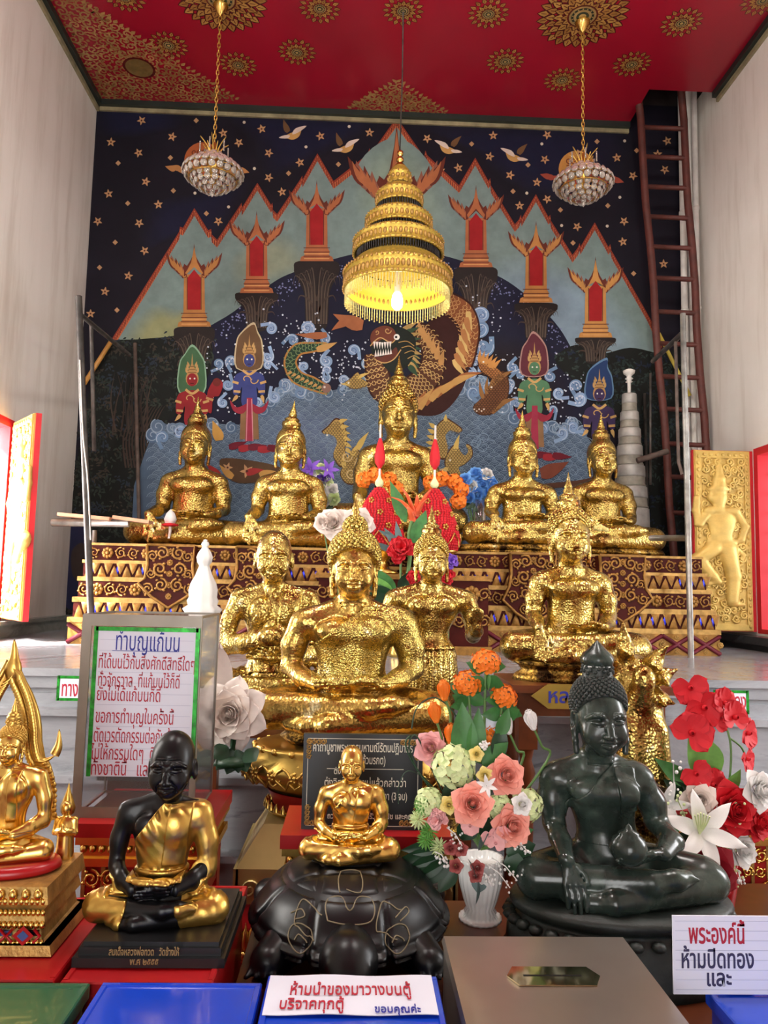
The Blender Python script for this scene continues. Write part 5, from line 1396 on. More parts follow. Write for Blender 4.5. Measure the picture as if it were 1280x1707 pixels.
# ------------------------------------------------------------------ shutters
def shutter():
    Wd, Ht = .455, 1.34
    root = empty('carved_shutter', (0, 0, 0))
    mb = MB(); mb.box((-Wd, 0, 0), (0, .035, Ht)); mb.build('red_board', M['red_frame'], root)
    mb = MB(); y = -.012
    mb.box((-Wd+.004, y, .004), (-.03, .0, Ht-.004)); pan = mb.build('gilt_panel', M['gold_shutter'], root)
    g = MB()
    for x0, x1, z0, z1 in ((-Wd+.01, -Wd+.055, .01, Ht-.01), (-.075, -.035, .01, Ht-.01), (-Wd+.055, -.075, Ht-.06, Ht-.01), (-Wd+.055, -.075, .01, .05)):
        g.box((x0, y-.010, z0), (x1, y, z1))
    for k in range(26):
        z = .04+k*.05; g.sphere((-Wd+.032, y-.010, z), (.014, .009, .018), 3, 6); g.sphere((-.055, y-.010, z), (.013, .009, .018), 3, 6)
    for k in range(7): g.sphere((-Wd+.08+k*.047, y-.010, Ht-.035), (.018, .009, .014), 3, 6)
    g.build('border', M['gold_shutter'], pan)
    g = MB(); random.seed(5); pts = []
    for k in range(600):
        p = V(random.uniform(-Wd+.075, -.095), random.uniform(.09, Ht-.085))
        if all(np.linalg.norm(p-q) > .043 for q in pts): pts.append(p)
    for p in pts:
        scroll(g, p[0], y-.006, p[1], .030, random.choice((-1, 1)), random.uniform(0, 6.28), .30)
    g.build('scrollwork', M['gold_shutter'], pan)
    f = Field(np.arange(-.20, .20, .005), np.arange(-.06, .03, .005), np.arange(-.02, 1.22, .006))
    C_ = lambda pts, r, k=.012: f.chain([(a, 0, b) for a, b in pts], r, k)
    C_([(.045, .12), (.055, .30), (.025, .50)], [.034, .042, .052]); C_([(.04, .10), (.10, .095)], [.024, .016])
    C_([(-.05, .50), (-.13, .42), (-.06, .30), (-.03, .26)], [.050, .044, .036, .026]); C_([(-.03, .26), (-.09, .235)], [.022, .014])
    f.ell((-.01, 0, .55), (.075, .03, .07)); f.ell((0, 0, .70), (.075, .032, .10)); f.ell((-.005, 0, .64), (.058, .028, .08))
    C_([(-.075, .77), (-.12, .68), (-.135, .78), (-.13, .88)], [.028, .024, .02, .018]); C_([(.075, .77), (.125, .67), (.10, .57), (.06, .55)], [.028, .024, .02, .018])
    C_([(-.01, .78), (-.015, .83)], [.03, .028]); f.ell((-.02, 0, .885), (.052, .036, .062)); f.ell((-.06, -.01, .88), (.012, .012, .02))
    f.ell((-.015, 0, .945), (.066, .034, .022)); C_([(-.015, .96), (-.012, 1.02), (-.01, 1.10), (-.008, 1.17)], [.044, .034, .018, .005])
    for q in ((-.06, .79), (.05, .79)): f.ell((q[0], -.02, q[1]), (.03, .012, .02))
    C_([(.05, .54), (.11, .46), (.10, .38)], [.018, .014, .006]); C_([(-.06, .56), (0, .545), (.05, .56)], [.016, .018, .016]); C_([(0, .54), (-.01, .42)], [.022, .012])
    v = net_mesh('guardian_relief', f, M['gold_shutter'], pan)
    v.location = (-.252, y-.004, .10); v.scale = (1.42, 1.0, 1.0)
    return root
sh = shutter()
tag(sh, 'carved gold shutter with a guardian figure, open at the right window', 'shutter', 'carved window shutters')
sh.location = (XR-.002, WR1+.01, WZ0+.01)
s2 = copy_tree(sh); tag(s2, 'red-edged carved shutter catching the sun at the left window', 'shutter')
s2.location = (XL+.012, WL1-.012, WZ0+.01)
# hinge at the far jamb, leaf swung towards the camera; its carved face looks at the window
s2.rotation_euler = (0, 0, math.radians(129)); s2.scale = (1, -1, 1)

# ------------------------------------------------------------------ ladder, scaffold poles and pipes
def pole(name, label, cat, p, r, mat, group=None, parts=()):
    mb = MB(); p = np.array(p, float); o_ = p[0]
    mb.tube(p-o_, r, 8); o = mb.build(name, mat, None, loc=tuple(o_)); tag(o, label, cat, group)
    return o, o_
YL = 6.22
root = empty('ladder', tuple(atY(1116, 890, YL)), 'long dark red wooden ladder leaning up into the ceiling opening', 'ladder')
o_ = np.array(root.location)
lt, lb = atY(1064, 168, YL), atY(1122, 905, YL); rt, rb = atY(1136, 168, YL), atY(1187, 905, YL)
zb = ZP
lb = lb+(lb-lt)*((zb-lb[2])/(lb[2]-lt[2])); rb = rb+(rb-rt)*((zb-rb[2])/(rb[2]-rt[2]))
lt = lt+(lt-lb)*.04; rt = rt+(rt-rb)*.04
for a, b in ((lt, lb), (rt, rb)):
    mb = MB(); n = 14; t = np.linspace(0, 1, n)[:, None]; P_ = a+(b-a)*t; P_[:, 0] += .008*np.sin(np.arange(n)*1.7); mb.tube(P_-o_, .033, 8); mb.build('rail', M['wood_red'], root)
for y in (213, 262, 312, 362, 412, 464, 520, 573, 628, 682, 740, 795, 855):
    a, b = atY(1066+(y-168)*.0765, y, YL), atY(1137+(y-168)*.0705, y+3, YL); mb = MB(); mb.tube([a-o_+(0, -.01, 0), b-o_+(0, -.01, 0)], .021, 7); mb.build('rung', M['wood_red'], root)
root = empty('conduit_pipes', (XR-.03, YB-.1, ZP), 'white conduit pipes running up the corner beside the ladder', 'pipe'); o_ = np.array(root.location)
for x, y, r in ((XR-.055, YB-.06, .035), (XR-.125, YB-.06, .03), (XR-.05, YB-.15, .025)):
    mb = MB(); mb.tube(np.array([(x, y, ZP), (x, y, ZC+.3)])-o_, r, 10); p_ = mb.build('pipe', M['white_pipe'], root)
    for z in (2.2, 3.1, 4.0, 4.9): m2 = MB(); m2.lathe([(r, 0), (r*1.25, .005), (r*1.25, .03), (r, .035)], 10, (x-o_[0], y-o_[1], z-o_[2])); m2.build('clip', M['white_pipe'], p_)
def span(px0, py0, px1, py1, Y, Y1=None): return [atY(px0, py0, Y), atY(px1, py1, Y1 or Y)]
def toground(p):
    a, b = p; d = b-a; b2 = a+d*((ZP-a[2])/d[2]); return [a, b2]
pole('scaffold_pole', 'tall dirty metal scaffold pole with white cord at the left altar end', 'pole', toground(span(131, 494, 149, 960, 4.72)), .022, M['steel_dark'])
mb = MB(); q = [atY(133, 600, 4.69), atY(138, 720, 4.69), atY(146, 800, 4.69), atY(151, 900, 4.69)]; mb.tube(catmull(q, 5), .004, 5); tag(mb.build('cord', M['white_pipe']), 'thin white cord hanging down the left scaffold pole', 'cord')
pole('scaffold_pole', 'thin dark pole hanging just right of the left scaffold pole', 'pole', span(152, 536, 157, 752, 5.12), .014, M['steel_dark'])
pole('scaffold_pole', 'thin dark double pole before the painted forest, left of the first buddha', 'pole', toground(span(225, 572, 232, 880, 6.43)), .016, M['wood_pole'])
pole('scaffold_pole', 'dark diagonal brace from the top of the left scaffold pole', 'pole', span(131, 522, 216, 592, 4.76, 6.2), .016, M['steel_dark'])
pole('bamboo_pole', 'yellow bamboo stick slanting behind the left scaffold pole', 'pole', span(186, 568, 140, 640, 6.42), .020, simple('bamboo', (176, 128, 62), 0.5, 0, .15, 9))
pole('scaffold_pipe', 'horizontal steel pipe running from the left wall to the altar', 'pipe', [V(XL+.42, 5.02, atY(62, 870, 5.0)[2]), atY(215, 872, 5.02)], .026, M['steel'])
pole('scaffold_pole', 'short upright steel post under the left horizontal pipe', 'pole', toground(span(158, 884, 156, 960, 5.06)), .016, M['steel'])
def plank(label, a, b, w, t):
    mb = MB(); a, b = np.array(a), np.array(b); d = b-a; L = np.linalg.norm(d); mb.T = frame(a, d, (0, 1, 0)); mb.box((-w/2, -t/2, 0), (w/2, t/2, L))
    tag(mb.build('wooden_plank', M['wood_raw']), label, 'plank')
plank('raw wooden plank on the left scaffold pipe, nearer the wall', atY(101, 858, 5.02), atY(187, 866, 5.02), .12, .022)
plank('raw wooden plank end sticking out beside the far left buddha', atY(192, 863, 5.02), atY(252, 871, 5.02), .12, .022)
pole('scaffold_pole', 'tall shiny steel pole at the right end of the altar', 'pole', toground(span(1138, 523, 1149, 985, 4.72)), .019, M['steel'])
pole('scaffold_pole', 'thin pale rod just left of the tall steel pole', 'pole', [atY(1126, 570, 4.74), atY(1129, 700, 4.74), atY(1131, 770, 4.73), atY(1137, 791, 4.72)], .011, M['wood_pole'])
pole('scaffold_pole', 'dark brace slanting from the ladder to the tall steel pole', 'pole', span(1088, 602, 1137, 556, 5.9, 4.74), .018, M['steel_dark'])
pole('wooden_pole', 'weathered wooden pole sticking out behind the grey tiered tower', 'pole', span(1062, 768, 1113, 752, 6.05), .024, M['wood_pole'])
pole('scaffold_pole', 'thin black pole hanging left of the ladder, longer one', 'pole', toground(span(1074, 656, 1079, 840, 6.43)), .014, M['steel_dark'])
pole('scaffold_pole', 'thin black pole hanging beside the ladder, shorter one', 'pole', span(1084, 622, 1084, 808, 6.12), .010, M['steel_dark'])
pole('yellow_strut', 'yellow painted strut slanting behind the ladder', 'pole', span(1098, 556, 1150, 660, 6.38), .016, simple('yellow_paint', (196, 176, 70), 0.5))
pole('scaffold_pipe', 'short horizontal steel pipe end behind the far right buddha', 'pipe', span(1085, 897, 1147, 897, 5.2, 4.735), .020, M['steel'])

# ------------------------------------------------------------------ hanging things
def chandelier(px, py, label, yb, cxb):
    c = atZ(px, py, ZC); X, Y = c[0], c[1]
    zb = float(atY(cxb, yb, Y)[2])           # widest tier
    s = Y/1282.0
    root = empty('chandelier', (X, Y, ZC), label, 'chandelier', 'crystal chandeliers')
    mb = MB(); mb.lathe([(.001, 0), (.05, 0), (.055, -.02), (.035, -.05), (.02, -.08), (.008, -.09), (.001, -.10)], 20); mb.build('ceiling_rose', M['gold'], root)
    zt = zb-ZC+.235
    mb = MB(); n = int((-.10-zt)/.034)
    for k in range(n):
        z = -.10-(k+.5)*(-.10-zt)/n; a = np.arange(9)*2*PI/8
        P_ = np.stack([.010*np.cos(a), 0*a, z+.024*np.sin(a)], 1)
        if k % 2: P_ = P_[:, [1, 0, 2]]
        mb.tube(P_, .0042, 5, caps=False)
    mb.build('chain', M['gold_satin'], root)
    z0 = zb-ZC
    mb = MB(); mb.lathe([(.012, z0+.24), (.02, z0+.20), (.05, z0+.12), (.04, z0+.02), (.012, z0-.10)], 14)
    for r, z in ((.11, .105), (.16, .065), (.195, .02), (.17, -.04), (.125, -.075), (.08, -.10)):
        a = np.arange(25)*2*PI/24; mb.tube(np.stack([r*np.cos(a), r*np.sin(a), 0*a+z0+z], 1), .004, 5, caps=False)
    for k in range(8): a = 2*PI*k/8; mb.tube([(.03*math.cos(a), .03*math.sin(a), z0+.10), (.12*math.cos(a), .12*math.sin(a), z0+.09), (.195*math.cos(a), .195*math.sin(a), z0+.02)], .004, 5)
    mb.build('frame', M['gold_satin'], root)
    mb = MB()
    for k in range(12):
        a = 2*PI*k/12; l = 1.0 if k % 2 else .7
        mb.tube(catmull([(.02*math.cos(a), .02*math.sin(a), z0+.13), (.05*math.cos(a), .05*math.sin(a), z0+.13+.07*l), (.105*math.cos(a)*l, .105*math.sin(a)*l, z0+.13+.125*l)], 4), [.006]*4+[.004]*4+[.002], 5)
    mb.build('crown', M['gold_satin'], root)
    for k in range(6):
        a = 2*PI*k/6+.4; mb = MB()
        for j in range(7): mb.sphere((.10*math.cos(a), .10*math.sin(a), z0+.22-.0115*j), .0065, 4, 6)
        mb.build('bead_strand', M['crystal'], root)
    for j, (r, z, n, d) in enumerate(((.078, .128, 9, .023), (.112, .098, 10, .022), (.180, .052, 20, .024), (.210, .020, 25, .026), (.196, -.018, 22, .026), (.150, -.046, 17, .024), (.128, -.076, 15, .024), (.092, -.098, 11, .023), (.052, -.112, 7, .022), (.012, -.122, 3, .018))):
        mb = MB()
        for k in range(n):
            a = 2*PI*(k+.5*(j % 2))/n; mb.T = frame((r*math.cos(a), r*math.sin(a), z0+z), (math.cos(a), math.sin(a), -.35 if z < .02 else .35)); mb.sphere((0, 0, 0), (d, d, d*.32), 5, 10)
        mb.build('crystal_tier', M['crystal'], root)
    mb = MB(); mb.lathe([(.001, z0-.17), (.012, z0-.155), (.014, z0-.14), (.004, z0-.125), (.003, z0-.11)], 10); mb.build('drop', M['crystal'], root)
    return root
chandelier(368, 6, 'crystal chandelier hanging at the left', 291, 360)
chandelier(971, 34, 'crystal chandelier hanging at the right, nearer the ladder', 308, 977)
# tiered umbrella with its bulb
cu = atZ(672, 18, ZC); UX, UY = float(cu[0]), float(cu[1])
root = empty('tiered_umbrella', (UX, UY, ZC), 'gold nine-tiered hanging umbrella with bead fringes and a lit bulb', 'umbrella')
M['umb'] = simple('gold_brocade', (206, 176, 78), 0.38, 0.6, 0.3, 40, 0.5, 110); M['umb_in'] = simple('yellow_lining', (222, 188, 66), 0.55)
M['fringe_dark'] = simple('dark_bugle_fringe', (30, 26, 24), 0.4); M['fringe_gold'] = simple('pale_bead_fringe', (214, 200, 130), 0.35, 0.2)
mb = MB(); zU = lambda y, px=670: float(atY(px, y, UY)[2])-ZC
pm = UY/1282
mb.tube([(0, 0, 0), (.004, 0, -.5), (-.004, 0, zU(262)), (0, 0, zU(258))], .005, 6); mb.build('cord', M['steel_dark'], root)
mb = MB(); zt = zU(250); zf = zU(292)
hf = zt-zf
mb.lathe([(.003, zt), (.022, zt-hf*.08), (.022, zt-hf*.2), (.010, zt-hf*.27), (.026, zt-hf*.36), (.026, zt-hf*.45), (.014, zt-hf*.52), (.038, zt-hf*.64), (.046, zt-hf*.9), (.05, zf)], 18); mb.build('finial', M['gold'], root)
TI = [(300, 19.5, 24), (336, 40, 27), (377, 57, 28), (416, 77, 30)]
for i, (yc_, hw_, bh) in enumerate(TI):
    r = hw_*pm; z = zU(yc_); b = bh*pm*.85
    mb = MB(); mb.lathe([(r*.55, z+b*1.15), (r*.9, z+b*.72), (r, z+b*.5), (r*1.02, z+b*.42), (r*.99, z+b*.36), (r*.99, z-b*.36), (r*1.03, z-b*.42), (r*1.0, z-b*.5), (r*.97, z-b*.5), (r*.96, z+b*.3)], 48); t_ = mb.build('tier', M['umb'], root)
    g = MB(); n = int(2*PI*r/.035)
    for k in range(n):
        a = 2*PI*k/n
        rosette(g, 0, 0, 0, .001) if False else None
        g.sphere((r*.995*math.cos(a), r*.995*math.sin(a), z), (.014, .014, b*.22), 4, 6)
        for sg in (-1, 1): g.sphere((r*1.02*math.cos(a+.3/n), r*1.02*math.sin(a+.3/n), z+sg*b*.44), .008, 3, 5)
    g.build('beading', M['gold_carved'], t_)
    g = MB(); n = max(24, int(2*PI*r/.02)); r2 = r*.93
    for k in range(n):
        a = 2*PI*k/n; x, y = r2*math.cos(a), r2*math.sin(a); g.tube([(x, y, z-b*.4), (x, y, z-b*1.15)], .0052, 4)
    g.build('dark_fringe', M['fringe_dark'], t_)
R1 = 91*pm; zr = zU(488)
mb = MB(); mb.lathe([(.05, zr+.27), (R1*.72, zr+.24), (R1*.86, zr+.19), (R1*.97, zr+.14), (R1*1.02, zr+.13), (R1*1.0, zr+.11), (R1*1.0, zr+.02), (R1*1.035, zr+.012), (R1*1.0, zr), (R1*.98, zr)], 64); big = mb.build('tier', M['umb'], root)
mb = MB(); mb.lathe([(.04, zr+.262), (R1*.70, zr+.232), (R1*.84, zr+.182), (R1*.955, zr+.13), (R1*.975, zr+.10), (R1*.975, zr+.002)], 64); mb.build('lining', M['umb_in'], big)
g = MB(); n = 66
for k in range(n):
    a = 2*PI*k/n
    g.sphere((R1*1.0*math.cos(a), R1*1.0*math.sin(a), zr+.066), (.016, .016, .028), 4, 6)
    for z in (zr+.012, zr+.125): g.sphere((R1*1.03*math.cos(a), R1*1.03*math.sin(a), z), .011, 3, 5)
g.build('beading', M['gold_carved'], big)
g = MB(); n = 110
for k in range(n):
    a = 2*PI*k/n; x, y = R1*.99*math.cos(a), R1*.99*math.sin(a); l = .085+.012*(k % 2)
    g.tube([(x, y, zr+.005), (x, y, zr-l)], .0036, 4)
    for q in (.4, .7, 1.0): g.sphere((x, y, zr-l*q), .006, 3, 5)
g.build('bead_fringe', M['fringe_gold'], big)
g = MB(); n = 40
for k in range(n):
    a = 2*PI*k/n; x, y = R1*.70*math.cos(a), R1*.70*math.sin(a); g.tube([(x, y, zr+.225), (x, y, zr+.13)], .0032, 4); g.sphere((x, y, zr+.13), .006, 3, 5)
g.build('inner_fringe', M['fringe_gold'], big)
g = MB()
for q, (r, z) in enumerate(((.075, .20), (.055, .185), (.03, .175))):
    for k in range(16-4*q): a = 2*PI*k/(16-4*q); g.sphere((r*math.cos(a), r*math.sin(a), zr+z), .013, 4, 6)
g.build('crystal_boss', M['crystal'], root)
zbm = zU(500)
mb = MB(); mb.lathe([(.018, zbm+.12), (.02, zbm+.06), (.022, zbm+.05)], 14); mb.lathe([(.022, zr+.19), (.022, zbm+.05)], 14); mb.build('lamp_holder', M['ceramic'], root)
me_, nt_, b_ = newmat('lit_bulb_glass'); b_.inputs['Emission Color'].default_value = (1, .97, .86, 1); b_.inputs['Emission Strength'].default_value = 14; setp(b_, color=(1, 1, .95), rough=.4)
mb = MB(); mb.lathe([(.022, zbm+.05), (.034, zbm+.03), (.040, zbm-.01), (.036, zbm-.05), (.018, zbm-.07), (.001, zbm-.075)], 20); mb.build('light_bulb', me_, root)
lo = lamp('umbrella_bulb', 'POINT', (UX, UY, ZC+zbm-.09), (0, 0, 0), 9, (1.0, .93, .72), radius=.03)

# small things between the back-row statues
mb = MB(); mb.box((-.05, -.04, 0), (.05, .04, .14)); p = atY(399, 868, 6.25); tag(mb.build('black_box', M['black_paint'], loc=(float(p[0]), 6.25, AT)), 'small black upright box at the back between the two left buddhas', 'box')
ob = BACK[1].location; p = atY(283, 884, 5.52)
root = empty('votive_flower', (float(p[0]), 5.52, float(p[2])-.01), 'white bud with a red ribbon lying on the far left buddha lap', 'flower')
mb = MB(); mb.lathe([(.001, .05), (.035, .06), (.045, .09), (.03, .13), (.008, .155), (.001, .16)], 12); mb.build('bud', M['petal_white'], root)
mb = MB(); mb.lathe([(.01, .035), (.05, .04), (.055, .05), (.03, .06), (.01, .06)], 12, flute=5, famp=.15); mb.build('red_ribbon', M['petal_red'], root)
mb = MB(); mb.tube([(0, 0, .05), (.005, -.01, 0), (0, -.02, -.05)], [.012, .01, .008], 6); mb.build('tail', M['petal_cream'], root)
p = atY(993, 880, 5.50); mb = MB(); floret = [(0, 0, 0), (.03, 0, .012), (.055, .0, -.002), (.02, -.015, -.01), (.075, 0, -.012)]
for q in floret: mb.sphere(q, (.022, .018, .018), 5, 8)
tag(mb.build('yellow_garland', M['petal_yellow'], loc=(float(p[0]), 5.50, float(p[2]))), 'small yellow flower garland on the far right buddha hands', 'garland')
p = atX(14, 1012, XL-.04); mb = MB(); mb.lathe([(.001, 0), (.045, 0), (.05, .01), (.035, .03), (.055, .09), (.06, .10), (.05, .10), (.001, .03)], 18); tag(mb.build('gold_cup', M['gold'], loc=(XL-.07, float(p[1]), WZ0+.034)), 'small gold cup on the sill of the left window', 'cup')
# ------------------------------------------------------------------ tables and stands in the middle ground
def turned_leg(mb, x, y, z0, z1, w, sq_top):
    mb.cbox((x, y, z1-sq_top/2), (w, w, sq_top))
    h = z1-sq_top-z0; r = w*.5
    mb.lathe([(r*.7, z0), (r*.8, z0+h*.06), (r*.6, z0+h*.1), (r*.7, z0+h*.5), (r*.85, z0+h*.78), (r*.55, z0+h*.84), (r*1.0, z0+h*.90), (r*.6, z0+h*.95), (r*.9, z0+h)], 16, (x, y, 0))
def table(name, label, x0, x1, y0, y1, z, mat, leg='square', apron=.10, lw=.06, top_mat=None, top=.03):
    o = empty(name, ((x0+x1)/2, (y0+y1)/2, 0), label, 'table'); cx, cy = (x0+x1)/2, (y0+y1)/2
    T = mat4((-cx, -cy, 0))
    mb = MB(); mb.T = T; mb.box((x0-.02, y0-.02, z-top), (x1+.02, y1+.02, z)); mb.build('tabletop', top_mat or mat, o)
    mb = MB(); mb.T = T
    mb.box((x0+.01, y0+.005, z-top-apron), (x1-.01, y0+.03, z-top)); mb.box((x0+.01, y1-.03, z-top-apron), (x1-.01, y1-.005, z-top))
    mb.box((x0+.005, y0+.03, z-top-apron), (x0+.03, y1-.03, z-top)); mb.box((x1-.03, y0+.03, z-top-apron), (x1-.005, y1-.03, z-top)); mb.build('apron', mat, o)
    for x in (x0+lw/2+.008, x1-lw/2-.008):
        for y in (y0+lw/2+.008, y1-lw/2-.008):
            mb = MB(); mb.T = T
            if leg == 'turned': turned_leg(mb, x, y, 0, z-top, lw, .22)
            else: mb.cbox((x, y, (z-top)/2), (lw, lw, z-top))
            mb.build('leg', mat, o)
    return o
zI = float(right_buddha.location[2])-.12*.645
xa, xb = float(atY(862, 1150, 3.05)[0]), float(atY(1113, 1150, 3.05)[0])
table('wooden_table', 'brown wooden table with turned legs under the spired buddha at right', xa, xb, 3.05, 3.44, zI, M['wood'], 'turned', .09, .075)
zF = float(gilded_monk.location[2])-.004
table('wooden_table', 'brown wooden table under the gilded elderly monk', float(gilded_monk.location[0])-.30, float(gilded_monk.location[0])+.26, 3.035, 3.42, zF, M['wood'], 'square', .10, .06)
zH = float(standing_buddha.location[2])-1.10*.555
sb = standing_buddha.location
mb = MB(); mb.box((-.14, -.13, 0), (.14, .13, zH-.03)); mb.box((-.155, -.15, zH-.03), (.155, .15, zH)); mb.box((-.155, -.15, 0), (.155, .15, .05))
tag(mb.build('plinth', M['wood'], loc=(sb[0], sb[1], 0)), 'brown wooden plinth under the standing buddha', 'plinth')
# lotus bowl and pedestal under the centre buddha
cb = center_buddha.location; zB = float(cb[2])-.06*.715
ped = empty('lotus_pedestal', (cb[0], cb[1], 0), 'gold lotus bowl pedestal with red waist and gold skirt under the centre buddha', 'pedestal')
zb0 = float(atY(440, 1352, 2.45)[2]); bh = zB-zb0
mb = MB(); mb.lathe([(.01, zB), (.30, zB), (.325, zB-.004), (.335, zB-.012), (.325, zB-.022), (.372, zB-bh*.38), (.378, zB-bh*.52), (.350, zB-bh*.74), (.285, zb0+.012), (.27, zb0), (.01, zb0)], 72, sy=.66)
bowl = mb.build('lotus_bowl', M['gold_satin'], ped)
g = MB()
for k in range(26):
    a = 2*PI*k/26
    for (r, z, w, h, up) in ((.374, zB-bh*.50, .034, bh*.345, 1), (.366, zB-bh*.56, .034, bh*.345, -1)):
        aa = a+(0 if up > 0 else PI/26)
        P_ = [(r*math.cos(aa+q*w/r*1.0)*1.0, r*.66*math.sin(aa+q*w/r), z+up*dz) for q, dz in ((-1, 0), (-.8, -h*.25), (0, -h*.8), (.8, -h*.25), (1, 0), (.5, h*.3), (0, h*.5), (-.5, h*.3), (-1, 0))]
        g.tube([(p[0]*(.95 if abs(p[2]-z) > h*.6 else 1.0), p[1]*(.95 if abs(p[2]-z) > h*.6 else 1.0), p[2]) for p in P_], .0045, 5)
    g.sphere((.328*math.cos(a), .328*.66*math.sin(a), zB-.012), .012, 4, 6)
for k in range(26): a = 2*PI*(k+.5)/26; rosette(g, .372*math.cos(a), .372*.66*math.sin(a), zB-bh*.5, .02)
g.build('lotus_relief', M['gold_satin'], bowl)
mb = MB(); mb.lathe([(.28, zb0), (.265, zb0-.03), (.255, zb0-.06), (.27, zb0-.065)], 48, sy=.66); mb.build('waist', M['red_lacquer'], ped)
zc_ = zb0-.065; g = MB(); g.lathe([(.27, zc_+.012), (.285, zc_), (.27, zc_-.012)], 48, sy=.66)
for k in range(44): a = 2*PI*k/44; g.lathe([(.011, 0), (.009, .012), (.001, .026)], 6, (.282*math.cos(a), .282*.66*math.sin(a), zc_+.006))
g.build('petal_collar', M['gold'], ped)
mb = MB(); zs1, zs2, zs3 = zc_-.012, zc_-.13, zc_-.235
mb.frustum((-.345, -.235), (.345, .235), (-.27, -.17), (.27, .17), zs2, zs1); roof = mb.build('gold_skirt', M['champagne'], ped)
mb = MB(); mb.smooth = False
for s_, yy in ((-1, -.235), (1, .235)):
    o = [(-.345, zs2), (.345, zs2), (.345, zs3), (.265, zs3), (.255, zs3+.035), (.21, zs3+.06), (.0, zs2-.03), (-.21, zs3+.06), (-.255, zs3+.035), (-.265, zs3), (-.345, zs3)]
    n = len(o); fr = [(a, yy, b) for a, b in o]; bk_ = [(a, yy-s_*.015, b) for a, b in o]
    mb.add(fr+bk_, [tuple(range(n)), tuple(range(n, 2*n))[::-1]]+[(i, n+i, n+(i+1) % n, (i+1) % n) for i in range(n)])
for s_ in (-1, 1): mb.box((s_*.345-.008, -.235, zs3), (s_*.345+.008, .235, zs2))
for s_ in (-1, 1): a = np.linspace(0, 2.6*PI, 20); rr = .030*(1-a/(3.2*PI)); mb.tube(np.stack([s_*.30+rr*np.cos(a), np.full(20, -.24), zs3+.045+rr*np.sin(a)], 1), .004, 5)
mb.build('scalloped_apron', M['champagne'], ped)
mb = MB(); mb.box((-.31, -.215, zs3-.06), (.31, .215, zs2-.002)); mb.frustum((-.37, -.255), (.37, .255), (-.33, -.23), (.33, .23), zs3-.07, zs3); mb.box((-.355, -.25, 0), (.355, .25, zs3-.07)); mb.build('red_base', M['red_lacquer'], ped)
g = MB()
for k in range(40):
    x = -.36+.72*k/39; z = zs3-.075
    g.lathe([(.011, -.05), (.014, -.03), (.010, 0), (.004, .012), (.001, .03)], 6, (x, -.256, z))
g.box((-.37, -.262, zs3-.16), (.37, -.25, zs3-.12)); g.box((-.37, -.262, zs3-.26), (.37, -.25, zs3-.24))
for k in range(30): g.sphere((-.36+.72*k/29, -.262, zs3-.14), .014, 4, 6)
g.build('gold_fringe', M['gold'], ped)
# side table with the white rose
table('side_table', 'dark reddish wooden side table under the large white rose', -.76, -.475, 2.475, 2.80, float(atY(385, 1291, 2.46)[2]), M['red_dark'], 'square', .12, .05, M['marble_dark'], .022)
# gilded red tables
def gilded_table(label, x0, x1, y0, y1, z):
    o = empty('gilded_table', ((x0+x1)/2, (y0+y1)/2, 0), label, 'table'); T = mat4((-(x0+x1)/2, -(y0+y1)/2, 0))
    mb = MB(); mb.T = T; mb.box((x0-.015, y0-.015, z-.035), (x1+.015, y1+.015, z)); mb.build('red_top', M['red_lacquer'], o)
    mb = MB(); mb.T = T
    mb.box((x0-.01, y0-.01, z-.055), (x1+.01, y1+.01, z-.035)); mb.box((x0, y0, z-.075), (x1, y1, z-.055)); mb.box((x0-.006, y0-.006, z-.11), (x1+.006, y1+.006, z-.09)); mb.box((x0+.004, y0+.004, z-.09), (x1-.004, y1-.004, z-.075))
    n = int((x1-x0)/.022)
    for k in range(n): mb.sphere((x0+(k+.5)*(x1-x0)/n, y0-.008, z-.065), (.010, .008, .012), 3, 6)
    mb.build('gilt_cornice', M['gold'], o)
    mb = MB(); mb.T = T; mb.box((x0+.012, y0+.012, z-.23), (x1-.012, y0+.03, z-.11)); mb.box((x0+.012, y0+.03, z-.23), (x0+.03, y1-.01, z-.11)); mb.box((x1-.03, y0+.03, z-.23), (x1-.012, y1-.01, z-.11)); ap = mb.build('red_apron', M['red_lacquer'], o)
    g = MB(); g.T = T; n = max(2, int((x1-x0)/.10))
    for k in range(n):
        x = x0+(k+.5)*(x1-x0)/n
        for sg in (-1, 1): scroll(g, x+sg*.024, y0+.008, z-.145, .024, sg, PI/2, .20); scroll(g, x+sg*.020, y0+.008, z-.195, .018, -sg, 0, .22)
    g.tube([(x0+.01+(x1-x0-.02)*k/24, y0+.006, z-.225-.02*abs(math.sin(PI*k/8))) for k in range(25)], .007, 6)
    g.build('gilt_scrollwork', M['gold'], ap)
    for x in (x0+.035, x1-.035):
        for y in (y0+.035, y1-.035):
            m2 = MB(); m2.T = T; m2.cbox((x, y, (z-.11)/2), (.05, .05, z-.11)); lg = m2.build('leg', M['red_lacquer'], o)
            if y < (y0+y1)/2:
                g = MB(); g.T = T
                g.box((x-.030, y-.028, 0), (x-.020, y-.020, z-.11)); g.box((x+.020, y-.028, 0), (x+.030, y-.020, z-.11))
                for q in range(int((z-.2)/.06)): scroll(g, x, y-.028, .05+.06*q, .018, 1 if q % 2 else -1, 1.5, .22)
                g.build('gilt_edging', M['gold_carved'], lg)
    return o
zg = .895
gx0, gx1 = float(atY(478, 1400, 2.14)[0]), float(atY(742, 1400, 2.14)[0])
gilded_table('red table with gilt carved apron behind the black tortoise, under the black plaque', gx0, gx1, 2.12, 2.37, zg)
zst = .925
sx0, sx1 = float(atY(137, 1350, 2.10)[0]), float(atY(345, 1350, 2.10)[0])
gilded_table('red and gilt stool under the clear sign case', sx0, sx1, 2.10, 2.42, zst)
gilded_table('red and gilt stand behind the red and white bouquet at right', 1.02, 1.36, 2.52, 2.84, .86)

